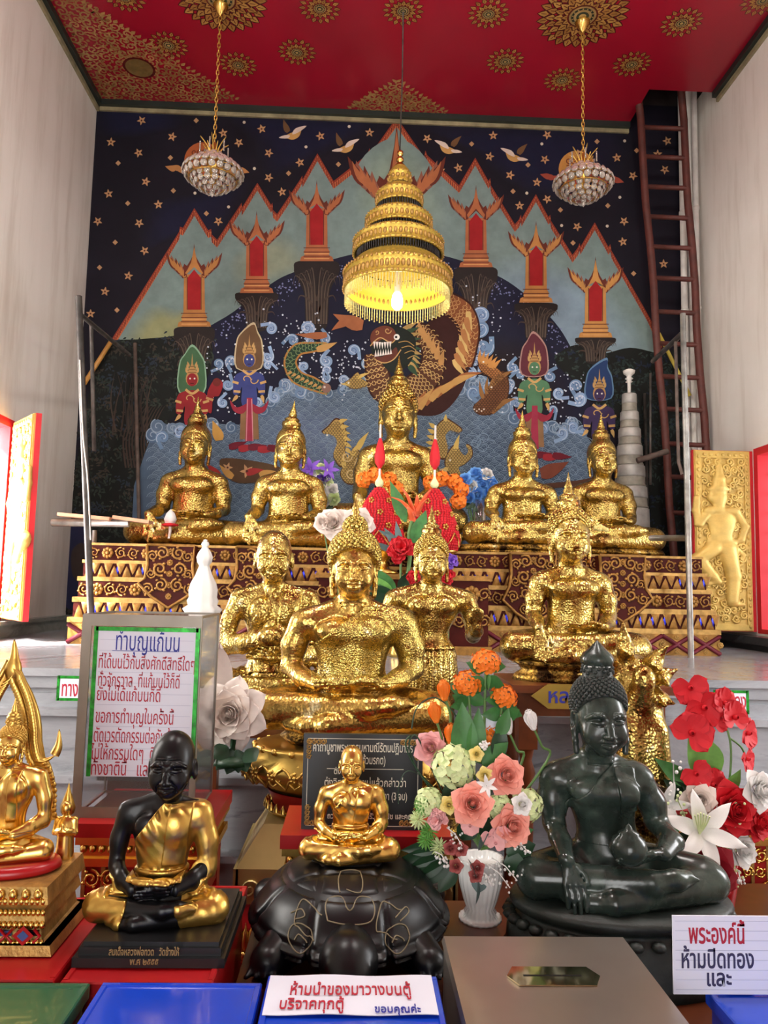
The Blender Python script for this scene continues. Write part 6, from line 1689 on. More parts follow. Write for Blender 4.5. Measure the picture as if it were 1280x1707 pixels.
# ------------------------------------------------------------------ clear case with the handwritten sign
acr, nt_, b_ = newmat('clear_acrylic'); setp(b_, color=(.93, .95, .97), rough=.06, trans=.92, ior=1.3); M['acrylic'] = acr
M['frame_steel'] = simple('brushed_case_edge', (140, 132, 120), .4, .4, .15, 8)
ys = 2.14; c0, c1 = atY(124, 1314, ys), atY(323, 1314, ys); zt = float(atY(240, 1027, ys)[2]); cz = zst
cw = float(c1[0]-c0[0]); chh = zt-cz; cd = .26; cx = float((c0[0]+c1[0])/2)
case = empty('sign_case', (cx, ys, cz), 'clear acrylic case with a handwritten sign in red and blue, on the gilt stool', 'case')
mb = MB(); t = .004
for a, b in (((-cw/2, 0, 0), (cw/2, t, chh)), ((-cw/2, cd, 0), (cw/2, cd+t, chh)), ((-cw/2, t, 0), (-cw/2+t, cd, chh)), ((cw/2-t, t, 0), (cw/2, cd, chh)), ((-cw/2+t, t, chh-t), (cw/2-t, cd, chh))):
    mb.box(a, b)
mb.build('panels', M['acrylic'], case)
mb = MB(); e = .007
for x in (-cw/2, cw/2):
    for y in (0, cd): mb.cbox((x, y, chh/2), (e*1.06, e*1.06, chh+.001))
    for z in (0, chh): mb.cbox((x, cd/2, z), (e*.94, cd, e*.94))
for y in (0, cd):
    for z in (0, chh): mb.cbox((0, y, z), (cw, e*.88, e*.88))
mb.box((-cw/2, -.004, 0), (cw/2, -.001, .028)); mb.box((-cw/2, -.004, chh-.028), (cw/2, -.001, chh)); mb.box((-cw/2, -.0045, .028), (-cw/2+.022, -.001, chh-.028)); mb.box((cw/2-.012, -.0045, .028), (cw/2, -.001, chh-.028))
mb.build('edging', M['frame_steel'], case)
p0, p1, p2 = atY(146, 1294, ys-.01), atY(320, 1294, ys-.01), atY(245, 1046, ys-.01)
pw = float(p1[0]-p0[0]); pz0 = float(p0[2])-cz; pz1 = float(p2[2])-cz; pcx = float((p0[0]+p1[0])/2)-cx
mb = MB(); mb.box((pcx-pw/2, -.009, pz0), (pcx+pw/2, -.005, pz1)); paper = mb.build('paper_sign', M['paper'], case)
g = MB(); bw = .011
g.box((pcx-pw/2-bw*.4, -.0105, pz0+.0), (pcx-pw/2+bw*.6, -.0045, pz1)); g.box((pcx+pw/2-bw*.6, -.0105, pz0), (pcx+pw/2+bw*.4, -.0045, pz1)); g.box((pcx-pw/2, -.0105, pz1-bw), (pcx+pw/2, -.0045, pz1))
g.build('green_foil_border', M['foil_green'], paper)
g = MB(); M['rule'] = simple('faint_ruled_line', (178, 184, 206), .6)
for k in range(13): z = pz0+.015+k*(pz1-pz0-.05)/12; g.box((pcx-pw/2+.012, -.0093, z), (pcx+pw/2-.012, -.0088, z+.0008))
g.build('ruled_lines', M['rule'], paper)
def put(s, px, py, size, mat, parent, plane_y, off, align='LEFT', target=None, bold=.0, name='lettering', rot=0.0, ext=.0006):
    """lettering on an upright board facing the room; px, py: left end of the baseline"""
    q = atY(px, py, plane_y); m = sign_matrix((q[0]-off[0], plane_y-off[1]-ext, q[2]-off[2]), (math.cos(rot), 0, math.sin(rot)), (-math.sin(rot), 0, math.cos(rot)))
    o = text(s, size, mat, parent, name, m, align, ext, bold=bold)
    if target:                                   # width on the board in metres
        xs_ = [v.co.x for v in o.data.vertices]; w = max(xs_)-min(xs_)
        if w > 0:
            k = target/w; x0_ = q[0]-off[0]
            if align == 'CENTER': pass
            for v in o.data.vertices: v.co.x = x0_+(v.co.x-x0_)*k
    return o
u = ys/1282
off = (cx, ys, cz); yp = ys-.009
for s, px, py, sz, w, mat in (('ทำบุญแก้บน', 191, 1083, 34, 102, 'ink_blue'), ('ที่ได้บนไว้กับสิ่งศักดิ์สิทธิ์ใดๆ', 163, 1113, 23, 154, 'ink_red'), ('ทั่วจักรวาล  ที่แก้บนไว้ก็ดี', 162, 1143, 23, 130, 'ink_red'), ('ยังไม่ได้แก้บนก็ดี', 160, 1167, 23, 101, 'ink_red'), ('ขอการทำบุญในครั้งนี้', 158, 1204, 24, 124, 'ink_red'), ('ตัดเวรตัดกรรมต่อกันด้วย', 155, 1236, 24, 136, 'ink_red'), ('ไม่ให้กรรมใดๆ  ติดตัว', 151, 1265, 24, 128, 'ink_red'), ('ทั้งชาตินี้   และชาติหน้า', 150, 1291, 24, 150, 'ink_red')):
    put(s, px, py, sz*u*1.25, M[mat], paper, yp, off, target=w*u, rot=-.008)
mb = MB(); q = atY(242, 1086, yp); mb.box((float(q[0])-cx-.088, -.0098, float(q[2])-cz), (float(q[0])-cx+.088, -.0092, float(q[2])-cz+.0016)); mb.build('underline', M['ink_blue'], paper)

# ------------------------------------------------------------------ small signs
def board(name, label, cat, px0, py0, px1, py1, Y, t, mat, edge=None, lean=0.0):
    a, b = atY(px0, (py0+py1)/2, Y), atY(px1, (py0+py1)/2, Y); z1, z0 = float(atY((px0+px1)/2, py0, Y)[2]), float(atY((px0+px1)/2, py1, Y)[2])
    x = float((a[0]+b[0])/2); w = float(b[0]-a[0]); h = z1-z0
    o = empty(name, (x, Y, z0), label, cat)
    mb = MB(); mb.box((-w/2, 0, 0), (w/2, t, h)); bd = mb.build('board', mat, o)
    if edge:
        g = MB(); e = .006
        g.box((-w/2-e, -.002, -e), (-w/2+e, t*.6, h+e)); g.box((w/2-e, -.002, -e), (w/2+e, t*.6, h+e)); g.box((-w/2, -.002, h-e), (w/2, t*.6, h+e)); g.box((-w/2, -.002, -e), (w/2, t*.6, e))
        g.build('border', edge, o)
    return o, (x, Y, z0), w, h
Y_ = 3.49
o, off, w, h = board('direction_sign', 'small white way-up sign with red letters and green border, on the marble at left', 'sign', 97, 1129, 152, 1166, Y_, .008, M['paper'], M['foil_green'])
put('ทางขึ้น', 101, 1160, 34*Y_/1282, M['ink_red'], o, Y_, off, target=.125, bold=.0012)
o, off, w, h = board('direction_sign', 'small white way-down sign with green border, behind the red orchids at right', 'sign', 1192, 1153, 1246, 1188, Y_, .008, M['paper'], M['foil_green'])
put('ทางลง', 1197, 1180, 34*Y_/1282, M['ink_red'], o, Y_, off, target=.125, bold=.0012)
Yp = 3.0
a, b = atY(886, 1161, Yp), atY(1010, 1161, Yp); z1, z0 = float(atY(940, 1141, Yp)[2]), float(atY(940, 1182, Yp)[2]); w = float(b[0]-a[0]); h = z1-z0
o = empty('name_plate', (float(a[0]), Yp, z0), 'pointed brass name plate with blue letters on the wooden table edge', 'plate')
mb = MB(); P_ = [(0, h/2), (.065, h), (w-.06, h), (w, h/2), (w-.06, 0), (.065, 0)]; n = 6; mb.smooth = False
mb.add([(x, 0, z) for x, z in P_]+[(x, .012, z) for x, z in P_], [tuple(range(6)), tuple(range(6, 12))[::-1]]+[(i, 6+i, 6+(i+1) % 6, (i+1) % 6) for i in range(6)]); mb.build('plate', M['brass_plate'], o)
put('หลวงพ่อ', 912, 1171, 27*Yp/1282*1.2, M['ink_blue'], o, Yp, (float(a[0]), Yp, z0), bold=.0015)
mb = MB(); mb.box((.10, .012, 0), (.14, .03, h*.6)); mb.build('bracket', M['brass_plate'], o)
# black plaque
Yq = 2.16
o, off, w, h = board('black_plaque', 'black plaque with white lettering and gilt corners, behind the small golden monk', 'plaque', 504, 1224, 704, 1385, Yq, .015, M['black_paint'])
g = MB(); e = .0014; i_ = .012
for a, b in (((-w/2+i_, -.0012, i_), (w/2-i_, .001, i_+e)), ((-w/2+i_, -.0012, h-i_-e), (w/2-i_, .001, h-i_)), ((-w/2+i_, -.0012, i_), (-w/2+i_+e, .001, h-i_)), ((w/2-i_-e, -.0012, i_), (w/2-i_, .001, h-i_))): g.box(a, b)
for z, x0, x1 in ((h*.635, -w*.30, w*.34), (h*.24, -w*.04, w*.20)): g.box((x0, -.0012, z), (x1, .001, z+e))
g.build('rule_lines', M['letter_white'], o)
for sx in (-1, 1):
    for sz in (0, 1):
        g = MB(); x0, z0 = sx*(w/2-.016), (.016 if sz == 0 else h-.016); dz = 1 if sz == 0 else -1
        for k in range(4): scroll(g, x0-sx*.013*k, -.002, z0+dz*.005, .0075, sx, 1.0, .25); scroll(g, x0, -.002, z0+dz*(.005+.013*k), .0075, -sx, 1.0, .25)
        g.build('gilt_corner', M['gold_carved'], o)
uq = Yq/1282
for s, px, py, sz, wd in (('คาถาบูชาพระพุทธมหามณีรัตนปฏิมากร', 521, 1252, 15, 162), ('(พระแก้วมรกต)', 578, 1273, 14, 62), ('ตั้งนะโม', 556, 1290, 10, 30), ('ตั้งจิตให้แน่วแน่แล้วกล่าวว่า', 540, 1310, 13, 132), ('นะโม ตัสสะ ภะคะวะโต ฯลฯ วา (3 จบ)', 530, 1332, 13, 143), ('ถวายโดย ครอบครัว พาณิช และคณะ', 545, 1364, 9, 142)):
    put(s, px, py, sz*uq*1.3, M['letter_white'], o, Yq, off, target=wd*uq, bold=.0003)

# ------------------------------------------------------------------ flowers
def petal(mb, L, w, cup=.3, curl=.2, tip=.25, nu=5, nv=6, T=None, ruffle=0.0, base=.25):
    """blade growing along +Z, facing -Y, outer end curling outwards"""
    u = np.linspace(-1, 1, nu)[:, None]; v = 1-(1-np.linspace(0, 1, nv)[None, :])**1.7
    wid = w*(base+(1-base)*np.sin(np.clip(v/(1-tip*.5), 0, 1)*PI*.5))*np.sqrt(np.clip(1-np.clip((v-(1-tip))/tip, 0, 1)**2, .003, 1))
    X = u*wid; Z = v*L-.10*L*v*u**2
    Y = -cup*w*(u**2)*(wid/w)**1.0-curl*L*v**2.2+(ruffle*L*np.sin(u*7+v*5)*v if ruffle else 0)
    P_ = np.stack([X+0*v, Y, Z], -1)
    old = mb.T
    if T is not None: mb.T = T if old is None else old@T
    mb.grid(P_); mb.T = old
def Rz(a): return mat4(rot=(0, 0, a))
def Rx(a): return mat4(rot=(a, 0, 0))
def Tr(x, y, z): return mat4((x, y, z))
def rose(mb, r, layers=5, seed=0):
    """opens along +Z, unit outer radius r: a tight spiral heart and rolled outer petals"""
    rd = random.Random(seed); a0 = 0; r = r*.82
    hi = layers > 4
    for k in range(3):
        t = np.linspace(0, 2.2*PI, 26 if hi else 14); zz_ = np.linspace(0, 1, 5)[:, None]
        rad = r*(.05+.09*k+.055*t/(2*PI))*(1+.12*zz_)
        P_ = np.stack([rad*np.cos(t+k*2), rad*np.sin(t+k*2), r*(.15+zz_*(.72-.07*k))+0*t], -1); mb.grid(P_)
    for j in range(1, layers):
        f = j/(layers-1); n = 3 if j < 3 else 5; tilt = .08+.92*f**1.3; L = r*(.82+.28*f); w = r*(.44+.30*f); rad = r*(.20+.14*f)
        for k in range(n):
            a = a0+2*PI*k/n+rd.uniform(-.10, .10)
            petal(mb, L, w, cup=-(.62-.34*f), curl=.05+.30*f, tip=.62, T=Rz(a)@Tr(0, -rad, -r*.36*f)@Rx(tilt), nu=9 if hi else 5, nv=9 if hi else 6, base=.62)
        a0 += .75
    mb.sphere((0, 0, r*.30), (r*.17, r*.17, r*.42), 6, 10)
def small_rose(mb, r, seed=0): rose(mb, r, 4, seed)
def tulip(mb, h, r):
    for k in range(6):
        T = Rz(2*PI*k/6)@Tr(0, -r*.30 if k % 2 else -r*.22, 0)@Rx(.14)
        petal(mb, h, r*.72, cup=-.7, curl=-.10, tip=.5, T=T, nu=5, nv=7, base=.5)
    mb.sphere((0, 0, 0), (r*.35, r*.35, r*.3), 5, 8)
def lily(mb, r):
    for k in range(6):
        T = Rz(2*PI*k/6)@Tr(0, -r*.04, 0)@Rx(.75 if k % 2 else .9); petal(mb, r*1.15, r*.26, cup=-.35, curl=.45, tip=.75, T=T, nu=5, nv=9, base=.3)
def orchid(mb, r):
    for k, (a, w) in enumerate(((0, .55), (2*PI*.30, .52), (2*PI*.70, .52), (2*PI*.13, .82), (2*PI*.87, .82))):
        T = Rz(a)@Tr(0, -r*.05, 0)@Rx(1.30); petal(mb, r, r*w, cup=-.2, curl=.12, tip=.55, T=T, nu=7, nv=6, base=.45)
    mb.lathe([(.001, 0), (r*.14, r*.05), (r*.16, r*.2), (r*.08, r*.34)], 8)
def carnation(mb, r, seed=0, n=34):
    rd = random.Random(seed)
    for k in range(n):
        f = k/n; T = Rz(rd.uniform(0, 6.28))@Tr(0, -r*.1*f, -r*.3*f)@Rx(.1+1.15*f); petal(mb, r*rd.uniform(.8, 1.0), r*.36, cup=-.3, curl=.2, tip=.2, T=T, nu=6, nv=5, ruffle=.10, base=.3)
def floret_ball(mb, r, n, fr, seed=0, zmin=-.3, flat=1.0):
    rd = random.Random(seed); ga = PI*(3-math.sqrt(5))
    for i in range(n):
        z = 1-(1-zmin)*(i+.5)/n; q = math.sqrt(1-z*z); a = i*ga; d = V(q*math.cos(a), q*math.sin(a), z); k = rd.uniform(.86, 1.05)
        T0 = frame(d*r*k*V(1, 1, flat), d+V(rd.uniform(-.3, .3), rd.uniform(-.3, .3), 0), (math.cos(i), math.sin(i), .3))
        old = mb.T; mb.T = T0 if old is None else old@T0
        for p in range(4): petal(mb, fr, fr*.55, cup=-.25, curl=.12, tip=.5, T=Rz(p*PI/2)@Rx(1.15), nu=3, nv=4, base=.4)
        mb.T = old
def spiky(mb, r, n=40, seed=0):
    ga = PI*(3-math.sqrt(5))
    for i in range(n):
        z = 1-1.3*(i+.5)/n; q = math.sqrt(max(0, 1-z*z)); a = i*ga; d = V(q*math.cos(a), q*math.sin(a), z)
        mb.tube([d*r*.25, d*r*.7, d*r], [r*.05, r*.09, r*.02], 5)
def leaf(mb, L, w, bend=.25, fold=.2):
    n = 9; t = np.linspace(0, 1, n); ww = w*np.sin(PI*np.clip(t, 0.02, .99)**.75)
    P_ = np.zeros((5, n, 3))
    for i, q in enumerate((-1, -.5, 0, .5, 1)):
        P_[i, :, 0] = q*ww; P_[i, :, 2] = t*L*(1-.2*bend*t); P_[i, :, 1] = bend*L*t**2-abs(q)*fold*ww
    mb.grid(P_)
_cache = {}
def flower(kind, fn, mat, parent, at, d, sc, key=None, roll=0.0, sub=None):
    """one flower as a part; flowers of the same make share their mesh"""
    k = (kind, mat.name, key)
    T = frame(at, d, (math.cos(roll), math.sin(roll), .2), sc)
    if k in _cache:
        o = _cache[k].copy(); COL.objects.link(o); o.parent = parent
    else:
        mb = MB(); fn(mb); o = mb.build(kind, mat, parent); _cache[k] = o
    o.matrix_parent_inverse = Matrix.Identity(4); o.matrix_basis = Matrix(T.tolist())
    return o
FACE = V(0, -1, .25)
def stem(parent, pts, r, mat=None):
    mb = MB(); mb.tube(catmull(pts, 5), r, 6); return mb.build('stem', mat or M['stem'], parent)

# large central bouquet in the white vase
Yv = 1.97; zl = float(atY(800, 1553, Yv-.07)[2])       # top of the low wooden table
LT = zl
pv = atY(800, 1553, Yv); XV = float(pv[0])
vz = lambda y: float(atY(800, y, Yv)[2])-LT
rv = lambda p: p*Yv/1282
root = empty('flower_vase', (XV, Yv, LT), 'white fluted ceramic vase holding the salmon roses bouquet', 'vase')
mb = MB(); mb.lathe([(.001, 0), (rv(34), 0), (rv(34), .008), (rv(31), vz(1532)), (rv(24), vz(1524)), (rv(26), vz(1518)), (rv(22), vz(1512)), (rv(27), vz(1498)), (rv(34), vz(1470)), (rv(36), vz(1450)), (rv(34), vz(1436)), (rv(37), vz(1428)), (rv(33), vz(1430)), (rv(31), vz(1440)), (.001, vz(1440))], 176, flute=22, famp=.016); mb.build('vase_body', M['ceramic'], root)
bq = empty('flower_bouquet', (XV, Yv, LT+vz(1450)), 'tall artificial bouquet of salmon roses, lime hydrangea and orange flowers in the white vase', 'bouquet'); bo = np.array(bq.location)
def B(px, py, Y=Yv): return atY(px, py, Y)-bo
core = V(0, 0, .05)
def bd(p): d = p-V(0, .10, -.02); d = d/np.linalg.norm(d); return d*.6+V(0, -.8, .15)
u = Yv/1282
for i, (x, y, r, dy) in enumerate(((843, 1293, 29, -.09), (787, 1341, 30, -.13), (853, 1378, 29, -.11), (718, 1247, 26, -.02))):
    p = B(x, y, Yv+dy); flower('rose', lambda mb: rose(mb, 1.0, 6, 3), M['petal_pink'] if i < 3 else M['petal_palepink'], bq, p, FACE+V(.25*(x-800)/60, 0, .15 if i != 2 else -.05), r*u, 'big', i*1.3)
    stem(bq, [core, p*.5+V(0, .03, 0), p+V(0, .01, 0)], .004)
for i, (x, y, r) in enumerate(((757, 1277, 38), (716, 1337, 25), (832, 1346, 24), (876, 1342, 28))):
    flower('hydrangea', lambda mb: floret_ball(mb, .82, 46, .30, 2), M['petal_lime'], bq, B(x, y, Yv-.05), bd(B(x, y)), r*u, None, i)
for i, (x, y, r) in enumerate(((810, 1093, 27), (780, 1128, 27), (839, 1150, 25), (818, 1216, 28))):
    p = B(x, y, Yv-.03+.02*(i % 2)); flower('kalanchoe_cluster', lambda mb: floret_ball(mb, .85, 60, .20, 4, .05, .6), M['petal_orange'], bq, p-V(0, 0, r*u*.4), V(.2*(x-800)/30, -.75, .8), r*u, None, i)
    stem(bq, [core, p*.5, p-V(0, 0, r*u*.4)], .0035)
    for q in range(5): mb = MB(); mb.T = frame(p+V(0, .01, -r*u*(.6+.3*q)), V(math.cos(q*2.4+i), -.3, .35*math.sin(q*2)), (0, 0, 1)); leaf(mb, .055, .018, .2); mb.build('leaf', M['leafgreen'], bq)
for i, (x, y, m, a) in enumerate(((741, 1150, 'petal_orange', -.12), (727, 1187, 'petal_orange', -.2), (751, 1223, 'petal_orange', .0), (848, 1206, 'petal_white', -.2), (889, 1199, 'petal_white', -.35))):
    p = B(x, y+14, Yv-.03); flower('tulip', lambda mb: tulip(mb, 1.0, .52), M[m], bq, p, V(a if x < 800 else -.35, -.12, 1), 31*u, None, i)
    stem(bq, [core, B(x+(14 if x < 800 else 22), 1270, Yv), B(x+(10 if x < 800 else 14), y+45, Yv-.02), p], .0032)
for i, (x, y, r) in enumerate(((794, 1257, 11), (808, 1292, 12), (748, 1342, 13))): flower('rosebud', lambda mb: small_rose(mb, 1.0, 5), M['petal_yellow'], bq, B(x, y, Yv-.10), FACE, r*u, None, i)
flower('rosebud', lambda mb: small_rose(mb, 1.0, 5), M['petal_white'], bq, B(870, 1341, Yv-.12), FACE+V(.3, 0, 0), 16*u)
flower('white_blossom', lambda mb: lily(mb, 1.0), M['petal_white'], bq, B(811, 1310, Yv-.14), FACE, 14*u)
flower('carnation', lambda mb: carnation(mb, 1.0, 2), M['petal_palepink'], bq, B(730, 1367, Yv-.09), V(-.5, -.8, .1), 19*u)
for i, (x, y) in enumerate(((784, 1376), (826, 1405), (836, 1392), (815, 1392))): flower('loose_blossom', lambda mb: orchid(mb, 1.0), M['petal_palepink'], bq, B(x, y, Yv-.12), FACE+V(.2*i-.3, 0, -.3), 15*u, None, i*2)
for i, (x, y) in enumerate(((706, 1343), (698, 1366), (711, 1400), (732, 1412), (716, 1385))): flower('spiky_sprig', lambda mb: spiky(mb, 1.0, 44), M['petal_lime'] if i % 2 else M['leafbright'], bq, B(x, y, Yv-.06), V(-.6, -.7, .1), 16*u, None, i)
for i, (x, y) in enumerate(((751, 1414), (768, 1416), (760, 1444), (796, 1447), (793, 1460))): flower('dusty_rosebud', lambda mb: small_rose(mb, 1.0, 5), M['petal_mauve'], bq, B(x, y, Yv-.11), FACE+V(0, 0, -.2), 10.5*u, None, i)
M['eucalyptus'] = simple('grey_eucalyptus_leaf', (92, 116, 116), .55)
for i, (x, y, a) in enumerate(((780, 1432, 2.6), (797, 1416, .4), (797, 1470, 3.2))):
    mb = MB(); mb.T = frame(B(x, y, Yv-.115), V(math.sin(a), -.3, math.cos(a)), (0, -1, 0)); leaf(mb, 32*u, 14*u, .1, .1); mb.build('eucalyptus_leaf', M['eucalyptus'], bq)
for i, (x0, y0, x1, y1, w, m) in enumerate(((775, 1275, 772, 1170, 22, 'leafgreen'), (790, 1270, 800, 1180, 16, 'leafgreen'), (805, 1275, 848, 1235, 15, 'leafgreen'), (828, 1270, 838, 1200, 14, 'leafdark'), (745, 1430, 660, 1470, 17, 'leafdark'), (750, 1435, 690, 1480, 16, 'leafdark'), (740, 1420, 650, 1445, 14, 'leafdark'), (760, 1445, 728, 1490, 14, 'leafdark'), (735, 1410, 668, 1420, 12, 'leafdark'), (845, 1425, 893, 1405, 22, 'leafdark'), (840, 1440, 880, 1440, 20, 'leafdark'), (830, 1400, 890, 1380, 18, 'leafgreen'), (770, 1400, 790, 1360, 18, 'leafdark'), (810, 1400, 820, 1350, 18, 'leafdark'), (760, 1330, 745, 1300, 18, 'leafdark'), (835, 1320, 860, 1290, 16, 'leafgreen'), (800, 1465, 796, 1490, 12, 'eucalyptus'), (830, 1230, 850, 1180, 12, 'leafgreen'))):
    a, b = B(x0, y0, Yv-.05), B(x1, y1, Yv-.06); mb = MB(); mb.T = frame(a, b-a, (1, 0, .3) if abs(x1-x0) < abs(y1-y0) else (0, 0, 1)); leaf(mb, np.linalg.norm(b-a), w*u, .12); mb.build('leaf', M[m], bq)
for i, pts in enumerate((((742, 1330), (700, 1290), (682, 1245), (690, 1225), (702, 1240), (716, 1275), (740, 1325)), ((735, 1340), (690, 1275), (676, 1240), (684, 1226)), ((715, 1300), (680, 1285), (665, 1310), (664, 1340)), ((770, 1230), (758, 1190), (725, 1163), (695, 1180), (686, 1215)))):
    mb = MB(); mb.tube(catmull([B(x, y, Yv-.02) for x, y in pts], 6), .0045 if i < 2 else .0018, 6, flat=.5); mb.build('grass_blade', M['leafdark'], bq)
rd = random.Random(4)
for i, (x0, y0, x1, y1) in enumerate(((745, 1380, 770, 1410), (810, 1440, 850, 1480), (820, 1430, 862, 1468), (725, 1420, 745, 1440), (800, 1245, 812, 1240), (850, 1400, 880, 1420), (800, 1450, 820, 1478))):
    g = MB(); a, b = B(x0, y0, Yv-.09), B(x1, y1, Yv-.12); g.tube([a, (a+b)/2+V(0, -.01, .01), b], .0015, 4)
    for k in range(16): t = rd.uniform(.2, 1); p = a+(b-a)*t+V(*[rd.gauss(0, .006) for _ in range(3)]); g.sphere(p, rd.uniform(.0022, .004), 4, 6)
    g.build('filler_sprig', M['petal_white'], bq)
mb = MB(); a = B(794, 1228, Yv-.02); mb.T = frame(a, V(.25, .1, 1), (1, 0, 0)); mb.box((0, -.0008, 0), (.05, .0008, .055)); mb.build('white_card', M['paper'], bq)

# red and white bouquet at right
Yr = 2.26; xr = float(atY(1197, 1480, Yr)[0])
VT = LT; LT = float(green_buddha.location[2])-.30*.525
root = empty('red_vase', (xr, Yr, LT), 'glossy dark red vase holding the red and white bouquet', 'vase')
hv = float(atY(1197, 1440, Yr)[2])-LT
mb = MB(); k = 32*Yr/1282; mb.lathe([(.001, 0), (k*.7, 0), (k*.72, .01), (k*.85, hv*.4), (k*1.0, hv*.8), (k*.9, hv*.97), (k*.95, hv), (k*.85, hv), (k*.8, hv*.9), (.001, hv*.88)], 32); mb.build('vase_body', M['red_lacquer'], root)
bq = empty('flower_bouquet', (xr, Yr, LT+hv*.9), 'artificial bouquet of red orchids, white lily and roses at the right edge', 'bouquet'); bo = np.array(bq.location); core = V(0, 0, .03); u = Yr/1282; Yv_ = Yr
def B(px, py, Y=Yr): return atY(px, py, Y)-bo
OR = ((1150, 1147, 30, -.2), (1172, 1180, 32, 0), (1153, 1222, 34, -.3), (1190, 1200, 26, .3), (1205, 1172, 26, .4), (1222, 1196, 28, .4), (1244, 1222, 26, .7), (1243, 1265, 22, .8), (1160, 1290, 26, -.2), (1186, 1308, 28, .3))
for i, (x, y, r, a) in enumerate(OR): flower('orchid', lambda mb: orchid(mb, 1.0), M['petal_red'], bq, B(x, y, Yr-.03-.02*(i % 3)), V(a, -1, .15), r*u, None, i*.9)
stem(bq, [core, B(1216, 1300), B(1216, 1230), B(1195, 1195, Yr+.01), B(1160, 1185, Yr+.01)], .0035); stem(bq, [core, B(1205, 1340, Yr-.02), B(1180, 1315, Yr-.02), B(1140, 1325, Yr-.02)], .003); stem(bq, [B(1216, 1230), B(1235, 1245), B(1243, 1262)], .003)
for i, (x, y, r, m, d) in enumerate(((1220, 1350, 40, 'petal_red', .1), (1182, 1452, 40, 'petal_darkred', -.1), (1262, 1372, 26, 'petal_red', .5), (1166, 1333, 26, 'petal_cream', -.3), (1266, 1318, 30, 'petal_white', .4), (1236, 1416, 27, 'petal_white', .4), (1118, 1420, 18, 'petal_darkred', -.5), (1196, 1470, 24, 'petal_darkred', .2))):
    flower('rose', lambda mb: rose(mb, 1.0, 6, 3), M[m], bq, B(x, y, Yr-.09-.03*(i == 1)), V(d, -1, .25 if i != 1 else .05), r*u, 'big', i)
flower('lily', lambda mb: lily(mb, 1.0), M['petal_white'], bq, B(1166, 1388, Yr-.15), V(0, -1, .35), 52*u)
mb = MB()
for k in range(6): mb.tube(catmull([B(1166, 1390, Yr-.15), B(1162+3*k, 1375, Yr-.19), B(1158+5*k, 1355+2*abs(k-2), Yr-.215)], 4), .0022, 5)
mb.build('lily_stamens', M['petal_lime'], bq)
flower('lily', lambda mb: lily(mb, 1.0), M['petal_white'], bq, B(1112, 1340, Yr-.06), V(-.7, -1, .1), 34*u, None, 1)
for i, (x0, y0, x1, y1, w, m) in enumerate(((1190, 1300, 1152, 1215, 30, 'leafbright'), (1150, 1310, 1095, 1265, 14, 'leafgreen'), (1205, 1320, 1238, 1285, 16, 'leafbright'), (1150, 1340, 1110, 1300, 18, 'leafdark'), (1140, 1370, 1105, 1375, 14, 'leafgreen'), (1150, 1390, 1100, 1430, 16, 'leafdark'), (1210, 1400, 1250, 1390, 16, 'leafdark'), (1200, 1440, 1220, 1475, 14, 'leafgreen'), (1180, 1340, 1140, 1310, 22, 'leafdark'), (1170, 1420, 1120, 1400, 18, 'leafdark'), (1200, 1380, 1230, 1320, 18, 'leafdark'))):
    a, b = B(x0, y0, Yr+.01), B(x1, y1, Yr-.02); mb = MB(); mb.T = frame(a, b-a, (1, 0, .3) if abs(x1-x0) < abs(y1-y0) else (0, 0, 1)); leaf(mb, np.linalg.norm(b-a), w*u, .1); mb.build('leaf', M[m], bq)
for i, (x0, y0, x1, y1) in enumerate(((1150, 1400, 1128, 1330), (1120, 1380, 1122, 1270), (1200, 1420, 1228, 1375), (1220, 1440, 1236, 1475), (1215, 1440, 1222, 1462), (1150, 1420, 1140, 1440), (1210, 1330, 1232, 1345))):
    g = MB(); a, b = B(x0, y0, Yr-.05), B(x1, y1, Yr-.11); g.tube([a, (a+b)/2+V(0, -.01, .01), b], .0016, 4)
    for k in range(18): t = rd.uniform(.2, 1); p = a+(b-a)*t+V(*[rd.gauss(0, .010) for _ in range(3)]); g.sphere(p, rd.uniform(.003, .006), 4, 6)
    g.build('filler_sprig', M['petal_white'] if i % 2 else M['petal_lime'], bq)

# big white paper rose beside the centre buddha
Yw = 2.60
zw = float(atY(385, 1291, 2.46)[2])
pw_ = atY(390, 1190, Yw)
root = empty('paper_rose', (float(pw_[0]), Yw, zw), 'huge white artificial rose standing left of the centre buddha', 'flower'); ro_ = np.array(root.location)
u = Yw/1282
mb = MB(); mb.T = frame(atY(384, 1190, Yw-.01)-ro_, (-.1, -1, .12), None, 40*u); rose(mb, 1.0, 6, 8); 
for k in range(7): petal(mb, 1.25, .62, cup=-.3, curl=.35, tip=.5, T=Rz(k*.9+.3)@Tr(0, -.25, -.45)@Rx(1.15), nu=7, nv=7, base=.5, ruffle=.03)
mb.build('rose_head', M['petal_cream'], root)
for a, b, w in (((372, 1185), (366, 1068), 20), ((400, 1190), (352, 1235), 18)):
    p, q = atY(*a, Yw+.04)-ro_, atY(*b, Yw+.05)-ro_; mb = MB(); mb.T = frame(p, q-p, (1, 0, 0)); petal(mb, np.linalg.norm(q-p), w*u, cup=-.2, curl=.05, tip=.6, nu=6, nv=8, base=.4); mb.build('petal', M['petal_cream'], root)
for x0, y0, x1, y1 in ((388, 1250, 360, 1285), (392, 1255, 378, 1292), (400, 1255, 412, 1288), (395, 1250, 398, 1290), (410, 1250, 428, 1270), (380, 1245, 352, 1265)):
    p, q = atY(x0, y0, Yw-.02)-ro_, atY(x1, y1, Yw-.04)-ro_; mb = MB(); mb.T = frame(p, q-p, (1, 0, 0)); leaf(mb, np.linalg.norm(q-p), 16*u, .1); mb.build('leaf', M['leafdark'], root)
